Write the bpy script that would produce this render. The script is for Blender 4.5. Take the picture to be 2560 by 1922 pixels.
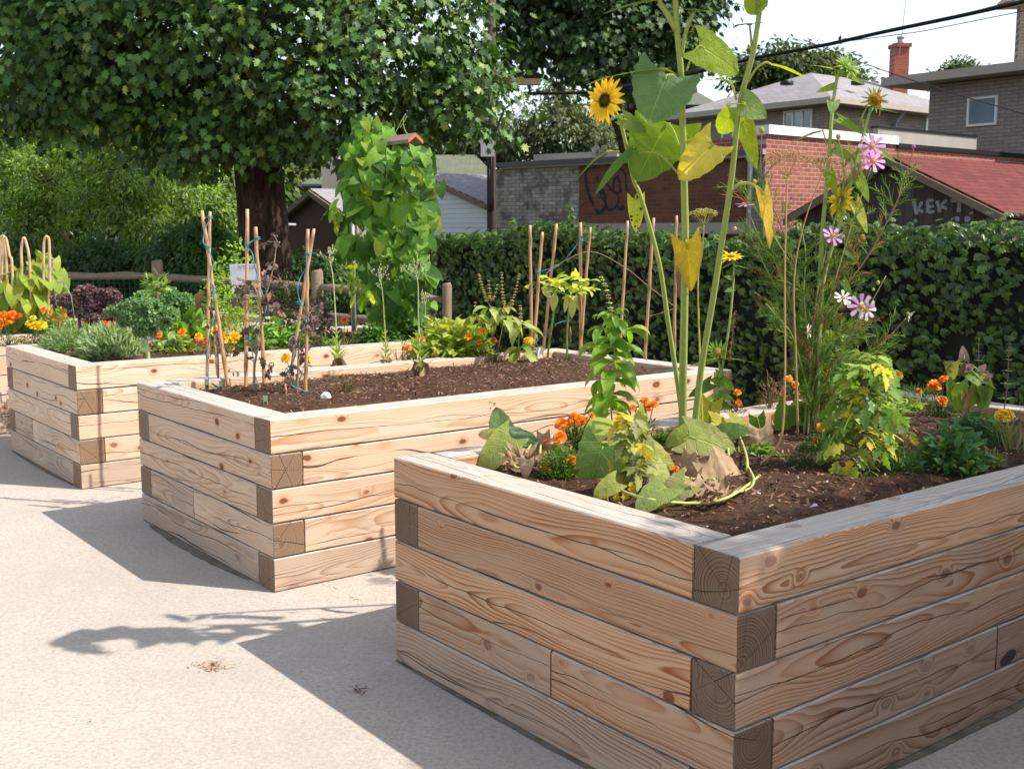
import bpy, math, random
import numpy as np
R = math.radians
for o in list(bpy.data.objects): bpy.data.objects.remove(o)
S = bpy.context.scene
C = S.collection

# ------------------------------------------------------------ camera, sky, sun, exposure
FPX, PIT, HC = 2811.6, R(7.646), 1.5277          # focal length in photo pixels, pitch, eye height (m)
cam = bpy.data.cameras.new('camera'); co = bpy.data.objects.new('camera', cam); C.objects.link(co)
co.location = (0, 0, HC); co.rotation_euler = (R(90)-PIT, 0, 0)
cam.sensor_width = 36; cam.lens = FPX/2560*36; cam.clip_end = 500; cam.clip_start = .05
cam.dof.use_dof = True; cam.dof.focus_distance = 5.0; cam.dof.aperture_fstop = 8
S.camera = co
w = bpy.data.worlds.new('World'); S.world = w; w.use_nodes = True
SUN_AZ, SUN_EL = R(105.6), R(49)                 # azimuth clockwise from +y
sk = w.node_tree.nodes.new('ShaderNodeTexSky'); sk.sky_type = 'NISHITA'; sk.sun_disc = False
sk.sun_elevation = SUN_EL; sk.sun_rotation = SUN_AZ; sk.dust_density = 1.2; sk.air_density = 1.0; sk.altitude = 80
bg = w.node_tree.nodes['Background']; bg.inputs[1].default_value = .15
hs = w.node_tree.nodes.new('ShaderNodeHueSaturation'); hs.inputs['Saturation'].default_value = .6; hs.inputs['Value'].default_value = 1.15     # hazy summer sky
w.node_tree.links.new(sk.outputs[0], hs.inputs['Color']); w.node_tree.links.new(hs.outputs[0], bg.inputs[0])
sl = bpy.data.lights.new('sun', 'SUN'); sl.energy = 4.3; sl.angle = R(.53); sl.color = (1, .93, .84)
so = bpy.data.objects.new('sun', sl); C.objects.link(so)
SD = np.array([math.sin(SUN_AZ)*math.cos(SUN_EL), math.cos(SUN_AZ)*math.cos(SUN_EL), math.sin(SUN_EL)])
from mathutils import Vector
so.rotation_euler = Vector(tuple(SD)).to_track_quat('Z', 'Y').to_euler(); so.location = (6, -2, 9)
S.view_settings.view_transform = 'Standard'; S.view_settings.look = 'None'
S.view_settings.exposure = .80; S.view_settings.gamma = 1
S.render.engine = 'CYCLES'
S.cycles.max_bounces = 8; S.cycles.transparent_max_bounces = 8

# ------------------------------------------------------------ measuring: photo pixel (2560 wide) -> metres
cp, sp = math.cos(PIT), math.sin(PIT)
LEAN = [0.]                                       # metres a plant leans towards the viewer per 1000 px of rise
def ray(x, y):
    a = (x-1280)/FPX; b = (961-y)/FPX
    return np.array([a, cp+sp*b, -sp+cp*b])
def atz(x, y, z):
    r = ray(x, y); return np.array([0, 0, HC]) + (z-HC)/r[2]*r
def at(x, y, Y):
    Y = Y - LEAN[0]*max(0, 1100-y)/1000; r = ray(x, y); return np.array([0, 0, HC]) + Y/r[1]*r
def A(*a): return np.array(a, float)
def nrm(v):
    v = np.asarray(v, float); n = np.linalg.norm(v, axis=-1, keepdims=True); return v/np.maximum(n, 1e-9)

# ------------------------------------------------------------ node helper
class G:
    def __init__(s, name):
        s.m = bpy.data.materials.new(name); s.m.use_nodes = True; s.t = s.m.node_tree
        s.t.nodes.clear(); s.out = s.t.nodes.new('ShaderNodeOutputMaterial')
    def put(s, sock, v):
        if isinstance(v, bpy.types.NodeSocket): s.t.links.new(v, sock)
        elif isinstance(v, (int, float)):
            try: sock.default_value = v
            except Exception: sock.default_value = (v, v, v)
        else:
            v = tuple(v)
            try: sock.default_value = v
            except Exception: sock.default_value = v+(1,)
    def n(s, ty, ins=None, **kw):
        nd = s.t.nodes.new('ShaderNode'+ty)
        for k, v in kw.items(): setattr(nd, k, v)
        for k, v in (ins or {}).items(): s.put(nd.inputs[k], v)
        return nd
    def ma(s, op, a, b=0., c=0., cl=False):
        nd = s.n('Math', {0: a, 1: b, 2: c}, operation=op); nd.use_clamp = cl; return nd.outputs[0]
    def ve(s, op, a, b=(0, 0, 0), sc=None):
        nd = s.n('VectorMath', {0: a, 1: b}, operation=op)
        if sc is not None: s.put(nd.inputs['Scale'], sc)
        return nd.outputs['Value' if op in ('LENGTH', 'DOT_PRODUCT', 'DISTANCE') else 'Vector']
    def mix(s, f, a, b, mode='MIX'):
        nd = s.n('Mix', data_type='RGBA', blend_type=mode, clamp_factor=True)
        s.put(nd.inputs[0], f); s.put(nd.inputs[6], a); s.put(nd.inputs[7], b); return nd.outputs[2]
    def noise(s, v, scale, det=2., ro=.5, dist=0., col=False):
        nd = s.n('TexNoise', {'Vector': v, 'Scale': scale, 'Detail': det, 'Roughness': ro, 'Distortion': dist})
        return nd.outputs[1 if col else 0]
    def vor(s, v, scale, feat='F1', rnd=1.):
        return s.n('TexVoronoi', {'Vector': v, 'Scale': scale, 'Randomness': rnd}, feature=feat)
    def sm(s, x, a, b, lo=0., hi=1.):
        nd = s.n('MapRange', {0: x, 1: a, 2: b, 3: lo, 4: hi}, interpolation_type='SMOOTHSTEP'); return nd.outputs[0]
    def sep(s, v): nd = s.n('SeparateXYZ', {0: v}); return nd.outputs
    def comb(s, x, y, z): return s.n('CombineXYZ', {0: x, 1: y, 2: z}).outputs[0]
    def obj(s): return s.n('TexCoord').outputs['Object']
    def attr(s, name, ty='GEOMETRY'):
        return s.n('Attribute', attribute_name=name, attribute_type=ty).outputs
    def bump(s, h, d=.01, st=1.):
        return s.n('Bump', {'Height': h, 'Distance': d, 'Strength': st}).outputs[0]
    def done(s, col, rough=.8, nor=None, spec=.3, metal=0., trans=None, tcol=None):
        p = s.n('BsdfPrincipled', {'Base Color': col, 'Roughness': rough, 'Specular IOR Level': spec, 'Metallic': metal})
        if nor is not None: s.put(p.inputs['Normal'], nor)
        o = p.outputs[0]
        if trans is not None:
            tb = s.n('BsdfTranslucent', {'Color': tcol if tcol is not None else col})
            mx = s.n('MixShader', {0: trans}); s.put(mx.inputs[1], o); s.put(mx.inputs[2], tb.outputs[0]); o = mx.outputs[0]
        s.t.links.new(o, s.out.inputs[0]); return s.m

def flat(name, col, rough=.7, var=.15, scale=8., metal=0., spec=.3, bump=0.):
    g = G(name); ob = g.obj(); n = g.noise(ob, scale, 4, .6)
    c = g.mix(n, tuple(x*(1-var) for x in col), tuple(min(1, x*(1+var)) for x in col))
    nr = g.bump(g.noise(ob, scale*6, 3), .01, bump) if bump else None
    return g.done(c, rough, nr, spec, metal)

def mat_wood():
    g = G('fir_timber'); oc = g.obj(); X, Y, Z = g.sep(oc)
    seed = g.attr('seed', 'OBJECT')['Fac']; wea = g.attr('weather_shade', 'OBJECT')['Fac']
    px = g.ma('ADD', X, g.ma('MULTIPLY', seed, 13.7))
    h1 = g.ma('SUBTRACT', g.ma('FRACT', g.ma('MULTIPLY', seed, 7.13)), .5)
    h2 = g.ma('SUBTRACT', g.ma('FRACT', g.ma('MULTIPLY', seed, 3.77)), .5)
    # slow wander of the pith and fine waviness
    n1 = g.ve('SUBTRACT', g.noise(g.comb(g.ma('MULTIPLY', px, 1.0), g.ma('MULTIPLY', Y, .9), g.ma('MULTIPLY', Z, .9)), 1., 2, .5, col=True), (.5, .5, .5))
    n2 = g.ve('SUBTRACT', g.noise(g.comb(g.ma('MULTIPLY', px, 3.5), g.ma('MULTIPLY', Y, 14), g.ma('MULTIPLY', Z, 14)), 1., 2, .5, col=True), (.5, .5, .5))
    a1, a2 = g.sep(n1), g.sep(n2)
    y = g.ma('ADD', g.ma('SUBTRACT', Y, g.ma('MULTIPLY', h1, .13)), g.ma('ADD', g.ma('MULTIPLY', a1[0], .13), g.ma('MULTIPLY', a2[0], .010)))
    z = g.ma('ADD', g.ma('SUBTRACT', Z, g.ma('MULTIPLY', h2, .13)), g.ma('ADD', g.ma('MULTIPLY', a1[1], .13), g.ma('MULTIPLY', a2[1], .010)))
    # knots
    kv = g.comb(g.ma('MULTIPLY', px, 5.2), g.ma('MULTIPLY', Y, 8.5), g.ma('MULTIPLY', Z, 8.5))
    kv = g.ve('ADD', kv, g.ve('SCALE', n2, sc=.25))
    vo = g.vor(kv, 1.); kd = g.ma('MULTIPLY', vo.outputs['Distance'], g.ma('ADD', .8, g.ma('MULTIPLY', g.sep(vo.outputs['Color'])[1], 1.1)))
    pick = g.ma('GREATER_THAN', g.sep(vo.outputs['Color'])[0], .22)
    kb = g.ma('MULTIPLY', g.ma('POWER', g.ma('SUBTRACT', 1., g.ma('MINIMUM', g.ma('MULTIPLY', kd, 2.6), 1.)), 2.), pick)
    r = g.ma('SQRT', g.ma('ADD', g.ma('MULTIPLY', y, y), g.ma('MULTIPLY', z, z)))
    rr = g.ma('ADD', r, g.ma('MULTIPLY', kb, .045))
    vs = g.noise(g.comb(g.ma('MULTIPLY', rr, 30), g.ma('MULTIPLY', seed, 5), 0.), 1., 1)
    ph = g.ma('ADD', g.ma('MULTIPLY', rr, 120.), g.ma('MULTIPLY', vs, 3.))
    fr = g.ma('FRACT', ph)
    late = g.ma('MULTIPLY', g.ma('POWER', fr, 2.1), g.sm(fr, 1., .88))
    mod = g.noise(g.comb(g.ma('MULTIPLY', px, 1.5), g.ma('MULTIPLY', Y, 9), g.ma('MULTIPLY', Z, 9)), 1., 3)
    late = g.ma('MULTIPLY', late, g.sm(mod, .3, .65, .3, g.ma('ADD', 1.2, g.ma('MULTIPLY', g.attr('tan', 'OBJECT')['Fac'], .5))))
    knot = g.ma('MULTIPLY', g.sm(kd, .20, .14), pick)
    halo = g.ma('MULTIPLY', g.sm(kd, .40, .12), pick)
    tone = g.ma('FRACT', g.ma('MULTIPLY', seed, 5.31))
    tan = g.attr('tan', 'OBJECT')['Fac']; early = g.mix(tan, g.mix(tone, (.68, .515, .38), (.60, .445, .325)), g.mix(tone, (.54, .325, .185), (.38, .24, .15)))
    col = g.mix(late, early, g.mix(tan, (.47, .27, .14), (.27, .095, .028)))
    col = g.mix(g.ma('MULTIPLY', halo, .55), col, (.42, .2, .09))
    kr = g.ma('FRACT', g.ma('MULTIPLY', kd, 55.))
    col = g.mix(knot, col, g.mix(kr, (.24, .085, .035), (.10, .04, .022)))
    # greying: wear, and the shade painted into the near planter's front
    gn = g.noise(g.comb(g.ma('MULTIPLY', px, 2.2), g.ma('MULTIPLY', Y, 6), g.ma('MULTIPLY', Z, 6)), 1., 4, .6)
    gs = g.noise(g.comb(g.ma('MULTIPLY', px, 6), g.ma('MULTIPLY', Y, 120), g.ma('MULTIPLY', Z, 120)), 1., 3, .6)
    gf = g.ma('MULTIPLY', g.sm(g.ma('ADD', gn, g.ma('MULTIPLY', wea, .55)), .58, 1.05), .72)
    col = g.mix(gf, col, g.mix(late, (.37, .285, .225), (.20, .125, .085)))
    # ends and tops
    nor = g.n('TexCoord').outputs['Normal']; nx = g.ma('ABSOLUTE', g.sep(nor)[0])
    wz = g.sep(g.n('NewGeometry').outputs['Normal'])[2]
    isend = g.ma('GREATER_THAN', nx, .6); istop = g.sm(wz, .55, .8)
    end = g.mix(g.ma('POWER', fr, 1.4), g.mix(tan, (.30, .19, .115), (.19, .115, .070)), g.mix(tan, (.12, .066, .037), (.058, .034, .022)))
    end = g.mix(g.sm(gn, .4, .75, 0, .4), end, (.21, .145, .10))
    col = g.mix(isend, col, end)
    top = g.mix(g.ma('MULTIPLY', late, .7), (.50, .455, .40), (.30, .25, .205))
    top = g.mix(g.sm(gs, .35, .75), top, (.37, .335, .30))
    top = g.mix(g.sm(g.ma('MULTIPLY', gn, 1.), .5, .8, 0, .5), top, (.46, .36, .27))
    top = g.mix(g.ma('MULTIPLY', knot, .7), top, (.3, .2, .13))
    col = g.mix(g.ma('MULTIPLY', istop, .9), col, top)
    # drying checks: radial cracks running along the timber
    th = g.ma('ADD', g.ma('ARCTAN2', y, z), g.ma('MULTIPLY', a1[2], .7))
    k = 6.; tt = g.ma('FRACT', g.ma('ADD', g.ma('MULTIPLY', th, k/6.28318), g.ma('MULTIPLY', seed, 2.9)))
    dist = g.ma('MULTIPLY', g.ma('MULTIPLY', g.ma('ABSOLUTE', g.ma('SUBTRACT', tt, .5)), 6.28318/k), r)
    cn = g.noise(g.comb(g.ma('MULTIPLY', px, 1.7), g.ma('MULTIPLY', g.ma('FLOOR', g.ma('ADD', g.ma('MULTIPLY', th, k/6.28318), g.ma('MULTIPLY', seed, 2.9))), 9.), 3.), 1., 2)
    wdt = g.sm(cn, .38, .66, .0, .0024)
    crack = g.ma('LESS_THAN', dist, g.ma('MULTIPLY', wdt, g.ma('MAXIMUM', g.sm(r, .03, .06), g.ma('MULTIPLY', isend, .8))))
    col = g.mix(g.ma('MULTIPLY', crack, .88), col, (.035, .022, .016))
    # one long meandering check along each face
    cy = g.mix(istop, g.comb(Z, 0, 0), g.comb(Y, 0, 0)); wy = g.noise(g.comb(g.ma('MULTIPLY', px, 1.6), g.ma('MULTIPLY', seed, 31.), istop), 1., 3, .55)
    line = g.ma('ABSOLUTE', g.ma('SUBTRACT', g.sep(cy)[0], g.ma('ADD', g.ma('MULTIPLY', h2, .07), g.ma('MULTIPLY', g.ma('SUBTRACT', wy, .5), .11))))
    lw = g.sm(g.noise(g.comb(g.ma('MULTIPLY', px, .9), g.ma('MULTIPLY', seed, 17.), 5.), 1., 2), .38, .6, .0, .0016)
    c2 = g.ma('MULTIPLY', g.ma('LESS_THAN', line, lw), g.ma('SUBTRACT', 1., isend)); crack = g.ma('MAXIMUM', crack, c2)
    col = g.mix(g.ma('MULTIPLY', c2, .9), col, (.03, .02, .015))
    # thin horizontal dirt specks
    col = g.mix(g.ma('MULTIPLY', g.sm(g.noise(oc, 150, 2), .72, .78), g.ma('MULTIPLY', istop, .55)), col, (.06, .045, .035))
    h = g.ma('SUBTRACT', g.ma('MULTIPLY', late, .18), g.ma('ADD', g.ma('MULTIPLY', crack, 1.), g.ma('MULTIPLY', gs, .5)))
    return g.done(col, .78, g.bump(h, .0022, .9), .25)

def mat_concrete():
    g = G('brushed_concrete'); ob = g.obj()
    a = g.noise(ob, 1.1, 5, .6); b = g.noise(ob, 260, 2, .6); c = g.noise(ob, 60, 4, .65); d = g.noise(ob, 9, 4, .6)
    col = g.mix(g.sm(a, .3, .7), (.37, .325, .275), (.43, .385, .33))
    col = g.mix(g.sm(c, .4, .68), col, (.31, .275, .24))
    col = g.mix(g.sm(d, .5, .75, 0, .35), col, (.47, .43, .39))
    v = g.vor(ob, 150.); sp_ = g.ma('MULTIPLY', g.sm(v.outputs['Distance'], .35, .15), g.ma('GREATER_THAN', g.sep(v.outputs['Color'])[0], .62))
    col = g.mix(g.ma('MULTIPLY', sp_, .5), col, (.25, .21, .18))
    v2 = g.vor(ob, 105.); s2 = g.ma('MULTIPLY', g.sm(v2.outputs['Distance'], .4, .2), g.ma('GREATER_THAN', g.sep(v2.outputs['Color'])[1], .6))
    col = g.mix(g.ma('MULTIPLY', s2, .35), col, (.58, .54, .49))
    col = g.mix(g.sm(b, .5, .8, 0, .35), col, (.30, .26, .22))
    h = g.ma('ADD', g.ma('MULTIPLY', b, .5), c)
    return g.done(col, .9, g.bump(h, .003, .3), .2)

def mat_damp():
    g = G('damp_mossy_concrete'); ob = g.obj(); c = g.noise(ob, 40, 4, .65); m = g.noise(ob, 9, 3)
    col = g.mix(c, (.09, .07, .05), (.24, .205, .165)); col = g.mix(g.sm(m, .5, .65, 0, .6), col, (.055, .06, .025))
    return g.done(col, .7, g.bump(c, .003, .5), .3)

def mat_soil():
    g = G('mulched_soil'); ob = g.obj()
    n = g.noise(ob, 28, 6, .7); f = g.noise(g.ve('MULTIPLY', ob, (1, 1.9, 1)), 120, 4, .7); L = g.noise(ob, 2.2, 3)
    col = g.mix(g.sm(n, .3, .7), (.035, .02, .013), (.155, .072, .042))
    col = g.mix(g.sm(L, .35, .7, 0, .5), col, (.15, .088, .056))
    col = g.mix(g.sm(f, .56, .7, 0, .8), col, (.25, .15, .095))
    return g.done(col, .95, g.bump(g.ma('ADD', g.ma('MULTIPLY', n, 1.6), f), .02, 1.), .15)

def mat_dirt():
    g = G('dirt_ground'); ob = g.obj(); n = g.noise(ob, 3, 6, .7)
    col = g.mix(g.sm(n, .35, .65), (.05, .04, .025), (.05, .075, .02))
    return g.done(col, .95, g.bump(g.noise(ob, 30, 5, .7), .03, 1.), .1)

def mat_leaf(name='leaf', trans=.38, veins=False, rough=.5, gloss=.35, warm=(1.25, 1.35, .45)):
    g = G(name); c = g.attr('col')['Color']
    ob = g.obj(); n = g.noise(ob, 45, 3, .6)
    col = g.mix(n, g.mix(1., c, (.78, .8, .78), 'MULTIPLY'), g.mix(1., c, (1.18, 1.14, 1.1), 'MULTIPLY'))
    nor = None
    if veins:
        X, Y, Z = g.sep(g.attr('luv')['Vector'])        # across -1..1, along 0..1
        ax = g.ma('ABSOLUTE', X)
        mid = g.sm(ax, .055, .02)
        fr = g.ma('ABSOLUTE', g.ma('SUBTRACT', g.ma('FRACT', g.ma('SUBTRACT', g.ma('MULTIPLY', Y, 5.5), g.ma('MULTIPLY', ax, 1.7))), .5))
        side = g.ma('MULTIPLY', g.sm(fr, .075, .02), .8)
        v = g.ma('MAXIMUM', mid, side)
        nn = g.noise(ob, 26, 3, .6)
        col = g.mix(g.ma('MULTIPLY', v, .55), col, g.mix(1., c, (1.9, 1.7, 1.7), 'MULTIPLY'))
        nor = g.bump(g.ma('SUBTRACT', g.ma('MULTIPLY', nn, 1.6), g.ma('MULTIPLY', v, .7)), .006, .8)
    return g.done(col, rough, nor, gloss, 0., trans, g.mix(1., col, warm, 'MULTIPLY'))

def mat_attr(name, rough=.7, trans=None, spec=.3, bump=0., bs=60., var=.18):
    g = G(name); c = g.attr('col')['Color']; n = g.noise(g.obj(), bs, 3, .6)
    col = g.mix(n, g.mix(1., c, (1-var,)*3, 'MULTIPLY'), g.mix(1., c, (1+var,)*3, 'MULTIPLY'))
    nr = g.bump(n, .004, bump) if bump else None
    return g.done(col, rough, nr, spec, 0., trans, g.mix(1., col, (1.1, 1.1, .9), 'MULTIPLY') if trans else None)

def mat_bark():
    g = G('furrowed_bark'); ob = g.obj(); s = g.ve('MULTIPLY', ob, (1, 1, .16)); n = g.noise(s, 22, 5, .7); f = g.noise(ob, 60, 3)
    col = g.mix(g.sm(n, .35, .65), (.018, .012, .009), (.075, .048, .032)); col = g.mix(g.sm(f, .5, .8, 0, .3), col, (.09, .07, .05))
    return g.done(col, .95, g.bump(n, .05, 1.), .1)

def mat_brick(name, c1, c2, mortar, bw=.215, bh=.075, wear=None, wearf=.0):
    g = G(name); X, Y, Z = g.sep(g.obj())
    nd = g.n('TexBrick', {'Vector': g.comb(X, Z, 0), 'Color1': c1+(1,), 'Color2': c2+(1,), 'Mortar': mortar+(1,), 'Scale': 1.,
                          'Mortar Size': .006, 'Mortar Smooth': .3, 'Bias': 0., 'Brick Width': bw, 'Row Height': bh})
    nd.offset = .5
    n = g.noise(g.comb(X, Z, 0), 3, 5, .65); f = g.noise(g.comb(X, Z, 0), 40, 3, .6)
    col = g.mix(g.sm(f, .3, .8, 0, .35), nd.outputs[0], tuple(x*.55 for x in c2))
    if wear: col = g.mix(g.ma('MULTIPLY', g.sm(n, .45, .62), wearf), col, wear)
    return g.done(col, .9, g.bump(g.ma('SUBTRACT', f, g.ma('MULTIPLY', nd.outputs[1], 2.)), .004, .8), .15)

def mat_shingle(name, c1, c2):
    g = G(name); X, Y, Z = g.sep(g.obj())
    nd = g.n('TexBrick', {'Vector': g.comb(X, Y, 0), 'Color1': c1+(1,), 'Color2': c2+(1,), 'Mortar': tuple(x*.45 for x in c2)+(1,), 'Scale': 1.,
                          'Mortar Size': .008, 'Mortar Smooth': .4, 'Bias': -.2, 'Brick Width': .3, 'Row Height': .14}); nd.offset = .37
    f = g.noise(g.comb(X, Y, 0), 60, 3, .6)
    return g.done(g.mix(g.sm(f, .3, .8, 0, .4), nd.outputs[0], tuple(x*.6 for x in c1)), .95, g.bump(f, .003, .5), .1)

M = dict(

    wood=mat_wood(), conc=mat_concrete(), damp=mat_damp(), soil=mat_soil(), dirt=mat_dirt(),
    leaf=mat_leaf('soft_leaf', .42, warm=(1.45, 1.45, .4)), big=mat_leaf('veined_leaf', .5, True, .55, .3, (1.5, 1.45, .4)),
    gloss=mat_leaf('glossy_leaf', .25, False, .36, .5), tree=mat_leaf('tree_leaf', .14, False, .5, .28, (1.2, 1.5, .4)),
    stem=mat_attr('plant_stem', .6), petal=mat_attr('petal', .6, .3, .2), chip=mat_attr('bark_chip', .9), dry=mat_attr('dry_leaf', .85, .15, .1, .6, 40),
    cane=mat_attr('bamboo_cane', .45, None, .4), twine=flat('green_twine', (.045, .19, .23), .6, .2, 50), jute=flat('jute_string', (.32, .2, .11), .95, .2, 60),
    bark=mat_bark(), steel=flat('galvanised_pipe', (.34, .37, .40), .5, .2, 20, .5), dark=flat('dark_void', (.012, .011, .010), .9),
    white=flat('white_paint', (.74, .72, .69), .6, .08, 6), trim=flat('pale_trim', (.36, .31, .26), .7, .12, 5), black=flat('black_rubber', (.012, .012, .013), .5),
    rail=flat('weathered_cedar', (.20, .145, .105), .9, .35, 14, bump=.5),
    glass=flat('window_glass', (.20, .25, .30), .08, .3, 1.5, 0., 1.), pole=flat('creosoted_pole', (.075, .052, .038), .9, .3, 12),
    grey=flat('grey_metal_box', (.36, .35, .36), .6, .06, 6), mesh=flat('green_wire', (.04, .085, .07), .6, .1),
    brick_w=mat_brick('whitewashed_brick', (.44, .41, .37), (.30, .26, .22), (.12, .10, .09), wear=(.10, .075, .06), wearf=.75),
    brick_r=mat_brick('red_brick', (.21, .082, .052), (.15, .06, .04), (.17, .125, .095)),
    brick_s=mat_brick('orange_brick', (.33, .115, .075), (.21, .07, .05), (.46, .37, .31)),
    brick_g=mat_brick('grey_brick', (.34, .275, .24), (.27, .215, .19), (.13, .11, .10), .3, .085),
    brick_c=mat_brick('chimney_brick', (.36, .10, .06), (.27, .075, .05), (.3, .2, .16)),
    sh_g=mat_shingle('grey_shingle', (.30, .28, .285), (.22, .205, .21)), sh_r=mat_shingle('red_shingle', (.15, .045, .04), (.10, .03, .027)),
    sh_n=mat_shingle('green_shingle', (.145, .165, .11), (.11, .125, .09)),
    brown=flat('brown_siding', (.085, .042, .036), .8, .12, 3), tag=mat_attr('printed_plastic', .4), fence=flat('hedge_core', (.014, .018, .009), 1., .3, 6),
    plaster=flat('grey_panel', (.30, .27, .24), .8, .2, 2))
def mat_boards(name, col, pitch, vertical, dark=.25):
    g = G(name); X, Y, Z = g.sep(g.obj()); a = X if vertical else Z
    q = g.ma('DIVIDE', a, pitch); fr = g.ma('FRACT', q); rnd = g.n('TexWhiteNoise', {'W': g.ma('FLOOR', q)}, noise_dimensions='1D').outputs[0]
    st = g.noise(g.comb(g.ma('MULTIPLY', X, 30 if vertical else 2), 0, g.ma('MULTIPLY', Z, 2 if vertical else 30)), 1., 4, .6)
    lo = tuple(x*.6 for x in col) if vertical else tuple(x*.93 for x in col)
    c = g.mix(rnd, col, lo); c = g.mix(g.sm(st, .3, .8, 0, .5 if vertical else .1), c, tuple(x*.5 for x in col))
    gap = g.sm(g.ma('ABSOLUTE', g.ma('SUBTRACT', fr, .5)), .44 if not vertical else .46, .5)
    c = g.mix(g.ma('MULTIPLY', gap, .85), c, tuple(x*dark for x in col))
    return g.done(c, .8, g.bump(g.ma('SUBTRACT', fr if not vertical else st, g.ma('MULTIPLY', gap, 2)), .008, .7), .2)
M['siding'] = mat_boards('white_siding', (.80, .80, .82), .11, False)
M['boards'] = mat_boards('old_board_wall', (.105, .08, .07), .16, True)

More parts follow.
